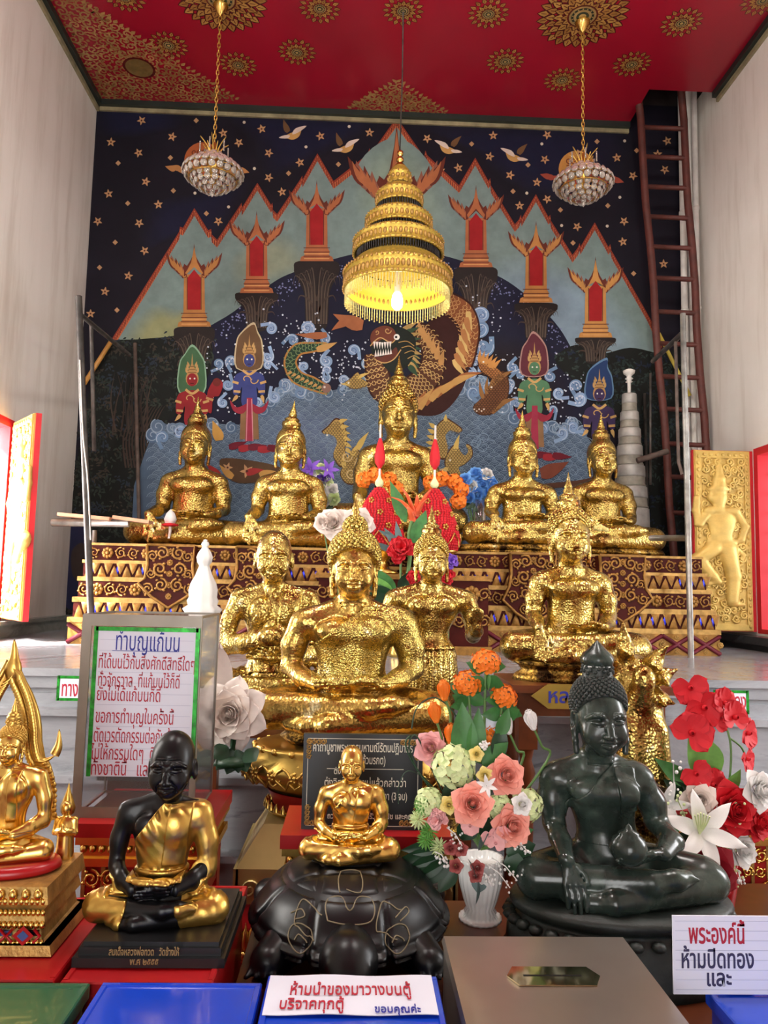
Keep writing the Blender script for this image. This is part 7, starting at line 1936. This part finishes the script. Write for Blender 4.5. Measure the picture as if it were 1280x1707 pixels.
mb = MB(); p = atY(390, 1225, Yw)-ro_; mb.tube([(0, 0, .0), (0, 0, float(p[2])*.5), p], .010, 8); mb.lathe([(.001, 0), (.06, 0), (.05, .02), (.01, .035)], 16); mb.build('stem', M['leafdark'], root)

# flowers between the statues and on the altar
def posy(name, label, px, py, Y, zbase, items, vase=None, vr=12, lv=None, stems=True):
    c = atY(px, py, Y); root = empty(name, (float(c[0]), Y, zbase), label, 'bouquet'); ro = np.array(root.location); u = Y/1282
    for i, (kind, fn, m, x, y, r, d) in enumerate(items):
        p = atY(x, y, Y-.05)-ro; flower(kind, fn, M[m], root, p, V(*d), r*u, 'p', i*1.1)
        if stems: stem(root, [V(0, 0, .02), p*.5+V(0, 0, .02), p+V(0, .02, 0)], .004)
    for x0, y0, x1, y1, w, m in (lv or ()):
        a, b = atY(x0, y0, Y-.03)-ro, atY(x1, y1, Y-.05)-ro; mb = MB(); mb.T = frame(a, b-a, (1, 0, .2)); leaf(mb, np.linalg.norm(b-a), w*u, .12); mb.build('leaf', M[m], root)
    return root
RS = lambda mb: rose(mb, 1.0, 5, 3)
LY = lambda mb: lily(mb, 1.0)
Yb = 5.72
posy('blue_bouquet', 'round bouquet of sky blue and white roses in a clear glass vase', 797, 850, Yb, AT+.03, [('rose', RS, m, x, y, 12.5, ((x-797)/30, -1, (806-y)/30)) for x, y, m in ((775, 800, 'petal_blue'), (793, 789, 'petal_blue'), (812, 791, 'petal_white'), (820, 806, 'petal_blue'), (785, 812, 'petal_white'), (804, 808, 'petal_blue'), (796, 824, 'petal_blue'), (772, 818, 'petal_blue'), (816, 822, 'petal_blue'), (780, 830, 'petal_blue'), (800, 797, 'petal_blue'))], lv=[(797, 830, 775, 850, 9, 'leafdark'), (797, 830, 818, 848, 9, 'leafdark'), (797, 830, 790, 856, 9, 'leafdark')])
c = atY(799, 880, Yb); hv = float(atY(799, 834, Yb)[2])-AT
root = empty('glass_vase', (float(c[0]), Yb, AT), 'clear glass vase under the sky blue roses on the altar', 'vase')
mb = MB(); k = Yb/1282; mb.lathe([(.001, 0), (k*9, 0), (k*9, .01), (k*10, hv*.5), (k*14, hv), (k*13, hv), (k*9, hv*.5), (k*8, .02), (.001, .02)], 20); mb.build('vase_body', M['glass_vase'], root)
Yb = 5.62
posy('purple_bouquet', 'bouquet of purple lilies and white roses between two back row buddhas', 532, 880, Yb, AT, [('lily', LY, 'petal_purple', 518, 782, 17, (-.2, -1, .5)), ('lily', LY, 'petal_purple', 546, 784, 16, (.4, -1, .3)), ('lily', LY, 'petal_purple', 506, 792, 15, (-.6, -1, .2))]+[('rose', RS, m, x, y, r, ((x-532)/40, -1, (806-y)/40)) for x, y, r, m in ((538, 800, 15, 'petal_purple'), (514, 793, 13, 'petal_white'), (536, 782, 12, 'petal_lime'), (552, 818, 13, 'petal_white'), (545, 806, 12, 'petal_lime'), (542, 835, 14, 'petal_white'), (556, 833, 12, 'petal_lime'), (530, 828, 13, 'petal_white'))], lv=[(535, 830, 528, 862, 10, 'leafdark'), (540, 830, 552, 860, 10, 'leafdark')])
Yb = 4.56
posy('white_roses', 'pair of pale pink-white roses behind the centre buddha head', 575, 905, Yb, ZP, [('rose', RS, 'petal_cream', 556, 873, 26, (-.2, -1, .2)), ('rose', RS, 'petal_cream', 598, 872, 26, (.3, -1, .2)), ('rose', RS, 'petal_cream', 538, 870, 16, (-.5, -1, .2))])
# orange marigold garlands
def garland(label, pts, Y, n):
    root = empty('marigold_garland', tuple(atY(*pts[0], Y)), label, 'garland'); ro = np.array(root.location)
    p = catmull([atY(x, y, Y) for x, y in pts], 10); idx = np.linspace(0, len(p)-1, n).astype(int)
    for i in idx: flower('marigold', lambda mb: floret_ball(mb, .8, 40, .35, 5, -.9), M['petal_orange'], root, p[i]-ro, V(.1*(i % 3), -1, .4), 15*Y/1282, 'g', i)
    return root
garland('orange marigolds behind the left offering cone', ((606, 800), (625, 792), (648, 800), (660, 815)), 5.02, 4)
garland('orange marigold garland right of the right offering cone', ((718, 805), (744, 798), (768, 812), (764, 835)), 5.06, 5)
# heliconia arrangement behind the centre statues
Yh = 4.42
root = empty('flower_arrangement', (float(atY(672, 960, Yh)[0]), Yh, ZP), 'orange heliconia and red blooms in a tall vase between the statues', 'bouquet'); ro = np.array(root.location)
mb = MB(); hz_ = float(atY(672, 1000, Yh)[2])-ZP; mb.lathe([(.001, 0), (.07, 0), (.075, .02), (.05, hz_*.4), (.06, hz_*.8), (.075, hz_), (.06, hz_), (.001, hz_*.9)], 20); mb.build('vase', M['gold'], root)
def H_(x, y, dy=0): return atY(x, y, Yh+dy)-ro
stem(root, [(0, 0, hz_*.9), H_(683, 930), H_(682, 890), H_(692, 852)], .012)
g = MB()
for a, b, w in (((690, 858), (650, 828), 7), ((690, 855), (668, 812), 6), ((694, 852), (695, 825), 6), ((696, 853), (720, 815), 7), ((694, 860), (714, 830), 6), ((688, 868), (676, 845), 7)):
    p, q = H_(*a), H_(*b, -.03); m_ = (p+q)/2+V(0, -.02, .02); g.tube(catmull([p, m_, q], 4), np.linspace(w*Yh/1282, .002, 9), 7, flat=.5)
g.build('heliconia_bracts', simple('orange_red_bract', (220, 92, 48), .5, 0, .3, 18), root)
for x0, y0, x1, y1, w, m in ((676, 870, 650, 800, 11, 'leafgreen'), (688, 905, 712, 850, 13, 'leafgreen'), (665, 915, 640, 880, 7, 'eucalyptus'), (668, 915, 660, 868, 6, 'eucalyptus'), (660, 920, 622, 905, 6, 'eucalyptus'), (665, 900, 630, 885, 5, 'eucalyptus'), (660, 990, 620, 945, 12, 'leafgreen'), (660, 1000, 612, 975, 12, 'leafdark'), (655, 990, 618, 960, 9, 'leafbright'), (665, 985, 690, 950, 12, 'leafdark'), (650, 1000, 615, 990, 10, 'leafdark')):
    a, b = H_(x0, y0), H_(x1, y1, -.04); mb = MB(); mb.T = frame(a, b-a, (1, 0, .2)); leaf(mb, np.linalg.norm(b-a), w*Yh/1282, .12); mb.build('leaf', M[m], root)
flower('carnation', lambda mb: carnation(mb, 1.0, 2), M['petal_red'], root, H_(668, 918, -.06), V(-.1, -1, .3), 26*Yh/1282, 'h')
stem(root, [(0, 0, hz_*.9), H_(668, 960), H_(668, 925)], .007)
posy('purple_and_red_flowers', 'purple and red blooms just right of the standing buddha head', 748, 1000, 4.40, ZP, [('carnation', lambda mb: carnation(mb, 1.0, 2), 'petal_purple', 750, 938, 17, (.1, -1, .3)), ('carnation', lambda mb: carnation(mb, 1.0, 2), 'petal_red', 745, 962, 18, (0, -1, .2)), ('carnation', lambda mb: carnation(mb, 1.0, 2), 'petal_red', 692, 962, 16, (0, -1, .2))])
# ------------------------------------------------------------------ front row: low table, bases and offering boxes
LY0, LY1, ty1 = 1.63, 2.46, 2.08
M['low_wood'] = simple('dark_brown_table', (84, 40, 20), .3, 0, .3, 10)
def low_table(label, tx0, tx1, z, back):
    y1 = LY1 if back else ty1
    o = empty('low_table', ((tx0+tx1)/2, 1.86, 0), label, 'table'); T = mat4((-(tx0+tx1)/2, -1.86, 0))
    mb = MB(); mb.T = T; mb.box((tx0, LY0, z-.03), (tx1, y1, z)); mb.build('tabletop', M['low_wood'], o)
    mb = MB(); mb.T = T; mb.box((tx0+.02, LY0+.02, z-.13), (tx1-.02, LY0+.05, z-.03)); mb.build('apron', M['low_wood'], o)
    for x in (tx0+.05, tx1-.05):
        for y in (LY0+.08, y1-.06): mb = MB(); mb.T = T; mb.cbox((x, y, (z-.03)/2), (.06, .06, z-.03)); mb.build('leg', M['low_wood'], o)
low_table('low dark brown table carrying the black tortoise and the white vase', -.222, .362, VT, False)
low_table('low dark brown table under the dark green stone buddha', .37, 1.34, LT, True)
# green buddha sits on the low table: block under its lotus base
gb = green_buddha.location
mb = MB(); hb_ = 0
if hb_ > .003: mb.lathe([(.001, 0), (.285, 0), (.285, hb_*.3), (.27, hb_*.6), (.275, hb_), (.001, hb_)], 40, (0, -.03*.525, -.30*.525-hb_), sy=.66); mb.build('base_step', M['stone_rough'], green_buddha)
# tortoise under the small golden monk
gm = gold_monk.location; zt0 = VT+.013; ht = float(gm[2])-zt0
uT = 1.80/1282; Xt = float(atY(582, 1540, 1.80)[0])
root = empty('tortoise_statue', (Xt, 1.866, zt0), 'large black stone tortoise with incised signs carrying the small golden monk', 'statue')
f = Field(np.arange(-.26, .26, .0052), np.arange(-.34, .26, .0055), np.arange(-.01, ht+.05, .005))
f.ell((0, .0, ht*.50), (.185, .20, ht*.52), .02); f.ell((0, .0, ht*.34), (.205, .215, ht*.22), .03)
f.ell((0, .0, ht*1.06), (.13, .12, ht*.16), .02, sub=True)
f.ell((0, -.02, ht*.20), (.17, .19, ht*.2), .02)
f.cone((0, -.17, ht*.28), (0, -.245, ht*.30), .050, .056, .02); f.ell((0, -.262, ht*.30), (.055, .055, .052), .02)
f.ell((0, -.30, ht*.24), (.040, .03, .032), .02)
for q in (-1, 1):
    f.cone((q*.13, -.12, ht*.20), (q*.165, -.195, .022), .050, .038, .02); f.cone((q*.14, .12, ht*.18), (q*.205, .16, .022), .045, .036, .02)
    for k in range(4): f.cone((q*(.145+.016*k), -.210, .016), (q*(.148+.019*k), -.236, .010), .010, .005, .004)
    f.ell((q*.034, -.295, ht*.36), (.011, .011, .011), .004)
body = net_mesh('body', f, M['black_lacquer'], root)
f2 = Field(np.arange(-.27, .27, .005), np.arange(-.285, .285, .0055), np.arange(ht*.06, ht+.02, .005))
f2.ell((0, .0, ht*.50), (.192, .207, ht*.525), .01); f2.ell((0, -.0, ht*.36), (.198, .224, ht*.16), .05); f2.ell((0, .0, ht*.24), (.206, .236, ht*.10), .05)
x, y, z = f2.coords()
ri = np.minimum(np.abs(np.abs(x)-.062-.03*(ht-z)/ht), 1)
rj = np.minimum(np.minimum(np.abs(y+.085), np.abs(y-.065)), np.abs(np.sqrt((x/.19)**2+(y/.205)**2)-.80)*.16)
f2.F = np.maximum(f2.F+.0065*np.exp(-(np.minimum(ri, rj)/.006)**2), np.maximum(-(z-ht*.17-.10*ht*np.cos(x*34)*np.exp(-(x/.16)**4)*(y < 0)), z-ht+.004)).astype(np.float32)
shell = net_mesh('shell', f2, M['black_lacquer'], root)
M['incised'] = simple('incised_gilt_line', (122, 110, 84), .5, .2)
from mathutils.bvhtree import BVHTree
_bv = BVHTree.FromPolygons([v.co[:] for v in shell.data.vertices], [tuple(p.vertices) for p in shell.data.polygons])
def shell_pt(x, z):
    """front of the shell at this x and height"""
    h = _bv.ray_cast(Vector((x, -1, z)), Vector((0, 1, 0)))
    return V(x, (h[0][1] if h[0] is not None else -.2)-.0012, z)
def incise(pts, sm=5):
    q = catmull(pts, sm); mb = MB(); mb.tube([shell_pt(a, b) for a, b in q], .0015, 5); mb.build('incised_sign', M['incised'], shell)
for c, s in (((0, ht*.70), 1.0),): 
    incise([(-.045, c[1]-.012), (-.05, c[1]+.012), (-.02, c[1]+.02), (.0, c[1]+.004), (.02, c[1]+.02), (.05, c[1]+.012), (.045, c[1]-.012), (.0, c[1]-.016), (-.045, c[1]-.012)])
    incise([(-.022, c[1]+.026), (-.025, c[1]+.042), (.0, c[1]+.046), (.025, c[1]+.042), (.022, c[1]+.026), (-.008, c[1]+.03)])
    incise([(-.03, c[1]-.024), (0, c[1]-.032), (.03, c[1]-.024), (.0, c[1]-.02), (-.03, c[1]-.024)])
for q in (-1, 1):
    incise([(q*.10+.026*math.cos(a), ht*.44+.020*math.sin(a)) for a in np.linspace(0, 2*PI, 9)])
    incise([(q*.10-.012, ht*.42), (q*.10-.004, ht*.47), (q*.10+.01, ht*.44), (q*.10+.014, ht*.41)])
    incise([(q*.085+.03*math.cos(a), ht*.60+.024*math.sin(a)+.006*math.cos(3*a)) for a in np.linspace(.4, 5.2, 9)])
    incise([(q*.11-.014, ht*.62), (q*.11+.008, ht*.68), (q*.11+.016, ht*.63), (q*.11-.004, ht*.58)])
gold_monk.location[0] = Xt+float(gold_monk.location[0]-Xt)
mb = MB(); mb.T = np.diag([.232]*3+[1.0]); mb.lathe([(.01, -.20), (.36, -.20), (.40, -.06), (.36, .01), (.01, .01)], 32, sy=.6); mb.build('seat_rock', M['black_lacquer'], gold_monk)

# red boxes and the black monk's plinth
bm = black_monk.location; Lb = .285
a, b = atY(124, 1600, 1.52), atY(376, 1600, 1.52); pxc = float((a[0]+b[0])/2)-float(bm[0]); pw2 = float(b[0]-a[0])/2; zpb = float(atY(250, 1616, 1.50)[2])-float(bm[2])
mb = MB(); mb.box((pxc-pw2, -.135, zpb), (pxc+pw2, .155, -.018)); mb.box((pxc-pw2*.94, -.125, -.018), (pxc+pw2*.94, .145, -.004)); mb.box((pxc-pw2*.9, -.118, -.004), (pxc+pw2*.9, .14, .004)); pl = mb.build('plinth', M['black_paint'], black_monk)
off = tuple(bm); yf = float(bm[1])-.135
put('สมเด็จหลวงพ่อทวด   วัดช้างให้', 181, 1592, 15*1.5/1282, M['letter_gold'], pl, yf, off, target=.128, bold=.0003)
put('พ.ศ ๒๕๕๕', 216, 1608, 14*1.5/1282, M['letter_gold'], pl, yf, off, target=.052, bold=.0003)
# two small gilt marks on chest and sash
t0 = float(bm[2])+zpb
x0, x1 = float(atY(98, 1640, 1.45)[0]), -.236
def cabinet(name, label, cat, x0, x1, y0, y1, z, mat, lid=True, cushion=None):
    cx, cy = (x0+x1)/2, (y0+y1)/2
    o = empty(name, (cx, cy, 0), label, cat); T = mat4((-cx, -cy, 0))
    mb = MB(); mb.T = T; mb.box((x0+.008, y0+.008, 0), (x1-.008, y1-.008, z-.025 if lid else z)); mb.build('body', mat, o)
    if lid:
        mb = MB(); mb.T = T; e = .012
        mb.box((x0, y0, z-.025), (x1, y1, z-.003)); mb.frustum((x0, y0), (x1, y0+e), (x0+.002, y0+.002), (x1-.002, y0+e-.002), z-.003, z); mb.frustum((x0, y1-e), (x1, y1), (x0+.002, y1-e+.002), (x1-.002, y1-.002), z-.003, z)
        mb.frustum((x0, y0+e), (x0+e, y1-e), (x0+.002, y0+e), (x0+e-.002, y1-e), z-.003, z); mb.frustum((x1-e, y0+e), (x1, y1-e), (x1-e+.002, y0+e), (x1-.002, y1-e), z-.003, z)
        mb.build('lid', mat, o)
    return o
cabinet('red_box', 'bright red box under the black monk statue', 'box', x0, x1, 1.452, 1.90, t0, M['red_lacquer'])
gbl = gold_buddha.location
# gilded tiered throne of the half-seen buddha
zth0 = float(atY(60, 1600, 1.53)[2])
ht_ = float(gbl[2])-zth0
thr = []
g0 = MB(); g0.T = np.diag([.225]*3+[1.0]); g0.lathe([(.01, -.085), (.50, -.085), (.54, -.06), (.52, -.01), (.46, .012), (.01, .012)], 40, (0, -.03, 0), sy=.62); g0.build('red_cushion', M['red_lacquer'], gold_buddha)
w0 = .215*.6
lv = [(-.085*.225, 1.02), (-.05, 1.06), (-.062, .98), (-.085, 1.02), (-.09, .94), (-.118, .98), (-.125, 1.08), (-ht_+.018, 1.14), (-ht_, 1.18)]
g = MB(); g.T = mat4((0, -.006, 0)); prev = None
for (za, sa), (zb_, sb_) in zip(lv[:-1], lv[1:]):
    g.frustum((-w0*sb_, -.095*sb_), (w0*sb_, .095*sb_), (-w0*sa, -.095*sa), (w0*sa, .095*sa), zb_, za)
th = g.build('tiered_throne', M['gold_carved'], gold_buddha)
g = MB()
for z, n, r in ((-.045, 26, .006), (-.066, 30, .005), (-.088, 26, .006), (-.12, 30, .005)):
    for k in range(n): g.sphere((-w0*1.02+2.04*w0*(k+.5)/n, -.104, z), (r, r, r*1.3), 4, 6)
for k in range(11):
    x = -w0*1.0+2.0*w0*(k+.5)/11; g.sphere((x, -.108, -.032), (.009, .008, .011), 4, 6)
g.build('petal_beading', M['gold'], th)
g = MB(); M['blue_inlay'] = simple('pale_blue_mirror_inlay', (84, 122, 190), .15, .5); M['dark_inlay'] = simple('dark_mirror_inlay', (40, 26, 40), .15, .4)
for k in range(5):
    x = -.10+.05*k; g.mi = k % 2
    g.box((x-.02, -.1005, -.080), (x+.02, -.0975, -.071)); g.mi = (k+1) % 2; g.box((x-.02, -.104, -.108), (x+.02, -.098, -.099))
g.build('mirror_inlay', [M['blue_inlay'], M['dark_inlay']], th)
g = MB()
for k in range(4):
    x = -.096+.064*k; zc = -ht_+.035
    g.mi = 0; g.add([(x-.020, -.1135, zc), (x, -.1135, zc-.018), (x+.020, -.1135, zc), (x, -.1135, zc+.018)], [(0, 1, 2, 3)])
    g.mi = 1; g.add([(x-.011, -.1145, zc), (x, -.1145, zc-.010), (x+.011, -.1145, zc), (x, -.1145, zc+.010)], [(0, 1, 2, 3)])
    g.mi = 0
    for q in (-1, 1): g.tube([(x+q*.020, -.113, zc-.012), (x+q*.031, -.113, zc), (x+q*.020, -.113, zc+.012)], .003, 5)
g.build('diamond_inlay', [M['red_lacquer'], M['blue_inlay']], th)
# flame arch (ruenkaew) behind it
ua = 1.70/1282; gx, gz = float(gbl[0]), float(gbl[2])
def A_(px, py): q = atY(px, py, 1.72); return V(float(q[0])-gx, .06, float(q[2])-gz)
right = [A_(*p) for p in ((20, 1103), (32, 1135), (43, 1160), (51, 1187), (55, 1215), (56, 1240), (62, 1266), (74, 1280), (83, 1307), (84, 1330), (83, 1349), (86, 1367))]
mx = float(A_(19, 1103)[0])
left = [V(2*mx-p[0], p[1], p[2]) for p in right]
g = MB()
for pts in (right, left): g.tube(catmull(pts, 5), np.interp(np.linspace(0, 1, 56), [0, .3, .5, .75, 1], [.012, .019, .020, .011, .012]), 8, flat=.45)
apx = A_(22, 1120)
def flame3(g, p, d, L, w):
    d = np.asarray(d, float); d /= np.linalg.norm(d); q = V(d[2], 0, -d[0])
    g.tube(catmull([p, p+d*L*.4+q*w*.5, p+d*L], 4), [w, w*1.05, w, w*.95, w*.8, w*.62, w*.45, w*.25, .0005], 6, flat=.6)
arch = g.build('flame_arch', M['gold_satin'], gold_buddha)
g = MB()
for pts, sg in ((right, 1), (left, -1)):
    q = catmull(pts, 5)
    for k in range(5, 32, 1):
        t = q[k+1]-q[k-1]; n = V(t[2], 0, -t[0])*sg; n /= np.linalg.norm(n); up = V(0, 0, 1)
        flame3(g, q[k]+n*.012+V(0, -.006, 0), n*.55+up*.9, .034, .008); flame3(g, q[k]-n*.006+V(0, -.010, 0), n*.5+up*.9, .030, .0075)
    e = q[30]
    flame3(g, e, V(sg*1.0, 0, .25), .040, .012); p_ = e+V(sg*.036, 0, .010); flame3(g, p_, V(sg*.12, 0, 1), .055, .010)
    for k in range(30, 54, 2): g.sphere(q[k]+V(sg*.010, -.004, 0), .006, 4, 6)
top = V(A_(22, 1120)[0], .06, A_(22, 1105)[2])
tipx = A_(24, 1066)
g.tube(catmull([A_(20, 1135), A_(22, 1115), A_(24, 1095), tipx], 4), [.010, .014, .017, .019, .019, .018, .016, .013, .010, .008, .006, .004, .001], 8, flat=.6)
g.build('flame_tongues', M['gold_satin'], arch)
# little attendant on its bracket
root_a = A_(106, 1447)
f = Field(np.arange(-.035, .035, .002), np.arange(-.03, .03, .002), np.arange(-.005, .155, .002))
f.cone((0, 0, .0), (0, 0, .085), .020, .016, .01); f.ell((0, 0, .088), (.020, .013, .022), .008); f.ell((0, -.002, .124), (.0105, .012, .014), .004); f.cone((0, 0, .10), (0, 0, .118), .006, .006, .004)
for q in (-1, 1): f.chain([(q*.018, 0, .10), (q*.021, -.004, .075), (q*.006, -.018, .08)], [.007, .006, .005], .004)
f.cone((0, -.018, .078), (0, -.020, .095), .005, .003, .003)
at_ = net_mesh('attendant', f, M['gold'], gold_buddha); at_.location = tuple(root_a); at_.scale = (1, 1, 1)
g = MB(); g.lathe([(.001, -.065), (.008, -.06), (.012, -.03), (.026, -.012), (.030, -.004), (.026, 0), (.001, 0)], 16); g.mi = 1; g.lathe([(.027, -.010), (.0285, -.016), (.020, -.024)], 16); g.build('bracket', [M['gold_carved'], M['red_lacquer']], at_)
g = MB(); g.lathe([(.004, .0), (.013, .008), (.015, .02), (.010, .036), (.004, .055), (.0005, .07)], 12, (-.006, .02, .10), flute=6, famp=.12); g.build('flame_leaf', M['gold_satin'], at_)
x0r, x1r = float(atY(-60, 1620, 1.47)[0]), float(atY(96, 1620, 1.47)[0])
cabinet('red_box', 'red box under the golden buddha at the left edge', 'box', gx-.17, x0-.012, 1.455, 1.82, zth0, M['red_lacquer'])

# offering boxes at the very front
def zbox(px0, px1, py, Ytop):
    p, q = atY(px0, py, Ytop), atY(px1, py, Ytop); return float(p[0]), float(q[0]), float(p[2])
x0, x1, zbx = zbox(171, 437, 1637, 1.435); cabinet('offering_box', 'large blue metal offering box in front of the black monk statue', 'box', x0, x1, 1.02, 1.435, zbx, M['blue_box'])
x0m, x1m, zbm_ = zbox(447, 728, 1626, 1.445); mid_box = cabinet('offering_box', 'blue metal offering box with a taped paper notice, in front of the tortoise', 'box', x0m, x1m, 1.02, 1.445, zbm_, M['blue_box'])
x0g, x1g, zbg = zbox(-160, 150, 1637, 1.435); cabinet('offering_box', 'dark green metal offering box in the bottom left corner', 'box', x0g, x1g, 1.02, 1.435, zbg, M['green_box'])
x0b, x1b, zbb = zbox(1088, 1440, 1648, 1.50); cabinet('offering_box', 'blue metal offering box in the bottom right corner', 'box', x0b+.10, x1b, 1.02, 1.50, zbb, M['blue_box'])
# notice taped on the middle box
pc = atZ(585, 1660, zbm_+.003); Wn = float(atZ(722, 1660, zbm_)[0]-atZ(441, 1660, zbm_)[0]); Yn0, Yn1 = float(atZ(585, 1694, zbm_)[1]), float(atZ(585, 1628, zbm_)[1])
nt = empty('paper_notice', (float(pc[0]), (Yn0+Yn1)/2, zbm_), 'white paper notice with pink handwriting taped on the middle blue box', 'notice')
mb = MB(); hw_, hd = Wn/2, (Yn1-Yn0)/2
u_ = np.linspace(-hw_, hw_, 16); v_ = np.linspace(-hd, hd, 6)
P_ = np.array([[(a, b, .0012+.0012*math.sin(a*40)*math.cos(b*50)+.0012) for b in v_] for a in u_]); mb.grid(P_); mb.grid(P_[:, ::-1]-V(0, 0, .0012)); mb.build('paper', M['paper'], nt)
def flat_text(s, px, py, size, mat, w):
    q = atZ(px, py, zbm_)-np.array(nt.location); m = sign_matrix((q[0], q[1], .0042), (1, 0, 0), (0, 1, 0)); o = text(s, size, mat, nt, 'lettering', m, 'LEFT', .0004, bold=.0004)
    xs_ = [v.co.x for v in o.data.vertices]; k = w/(max(xs_)-min(xs_))
    for v in o.data.vertices: v.co.x = q[0]+(v.co.x-q[0])*k
flat_text('ห้ามนำของมาวางบนตู้', 481, 1662, .052, M['ink_red'], .205); flat_text('บริจาคทุกตู้', 463, 1686, .046, M['ink_red'], .105); flat_text('ขอบคุณค่ะ', 624, 1692, .030, M['ink_blue'], .075)
M['tape'] = glassy('clear_tape', (240, 240, 240), .15, .8)
# steel donation box
M['stainless'] = simple('brushed_stainless_steel', (186, 176, 166), .34, .9, .10, 4)
zs = .85
a, b = atZ(736, 1559, zs), atZ(1039, 1559, zs); xs0, xs1, ysb = float(a[0]), float(b[0]), float(a[1]); ysf = ysb-.46
o = empty('donation_box', ((xs0+xs1)/2, (ysf+ysb)/2, 0), 'brushed stainless steel donation box with a coin slot at the front', 'box'); T = mat4((-(xs0+xs1)/2, -(ysf+ysb)/2, 0))
mb = MB(); mb.T = T; mb.box((xs0+.004, ysf+.004, 0), (xs1-.004, ysb-.004, zs-.012)); mb.build('body', M['stainless'], o)
mb = MB(); mb.T = T; mb.frustum((xs0, ysf), (xs1, ysb), (xs0+.004, ysf+.004), (xs1-.004, ysb-.004), zs-.012, zs); lid = mb.build('lid', M['stainless'], o)
s0, s1, s2 = atZ(845, 1629, zs), atZ(1000, 1629, zs), atZ(922, 1614, zs); s3 = atZ(922, 1645, zs)
mb = MB(); mb.T = T; xa_, xb_, ya, yb = float(s0[0]), float(s1[0]), float(s3[1]), float(s2[1]); c_ = .016; yc = (ya+yb)/2; mb.smooth = False
P_ = [(xa_, yc), (xa_+c_, ya), (xb_-c_, ya), (xb_, yc), (xb_-c_, yb), (xa_+c_, yb)]
mb.add([(x, y, zs+.0005) for x, y in P_]+[(x, y, zs+.003) for x, y in P_], [tuple(range(6, 12))]+[(i, (i+1) % 6, 6+(i+1) % 6, 6+i) for i in range(6)]); pl_ = mb.build('slot_plate', M['gold_satin'] if False else simple('mirror_steel_plate', (190, 176, 140), .08, 1.0), lid)
mb = MB(); mb.T = T; mb.box((xa_+.03, yc-.0022, zs+.003), (xb_-.035, yc+.0022, zs+.0036)); mb.build('coin_slot', M['black_paint'], pl_)
# card in front of the green buddha
Yc = 1.51; a, b = atY(1112, 1640, Yc), atY(1330, 1640, Yc); zc0 = zbb; zc1 = float(atY(1190, 1516, Yc)[2])
o = empty('paper_card', (float((a[0]+b[0])/2), Yc-.03, zc0), 'white ruled card with red and blue handwriting, propped before the green buddha', 'card'); w = float(b[0]-a[0]); h = zc1-zc0
mb = MB(); mb.box((-w/2, 0, 0), (w/2, .004, h)); cd_ = mb.build('card', M['paper'], o)
g = MB()
for k in range(8): g.box((-w/2+.004, -.0006, .008+k*h/8), (w/2-.004, .0002, .0087+k*h/8))
g.build('ruled_lines', M['rule'], cd_)
mb = MB(); mb.T = mat4((0, .004, 0)); mb.add([(-.03, 0, .0), (.03, 0, 0), (.03, .0, h*.7), (-.03, 0, h*.7), (-.03, .028, 0), (.03, .028, 0)], [(0, 1, 2, 3), (0, 4, 5, 1), (3, 2, 5, 4), (0, 3, 4), (1, 5, 2)]); mb.build('prop', M['paper'], o)
off = (float(o.location[0]), Yc-.03, zc0); uc = (Yc-.03)/1282
for s, px, py, sz, wd, m in (('พระองค์นี้', 1147, 1572, 34, 92, 'ink_red'), ('ห้ามปิดทอง', 1134, 1613, 32, 118, 'ink_dark'), ('และ', 1176, 1643, 28, 40, 'ink_dark')): put(s, px, py, sz*uc*1.25, M[m], cd_, Yc-.03, off, target=wd*uc, bold=.0006)

nz = float(naga.location[2]); mb = MB(); h = nz-.08-LT
mb.lathe([(.001, -.08), (.10, -.08), (.115, -.10), (.10, -.13), (.09, -.16), (.10, -.08-h*.6), (.13, -.08-h*.85), (.14, -.08-h), (.001, -.08-h)], 28, (0, .05, 0)); mb.build('pedestal', M['leaf_dark'], naga)
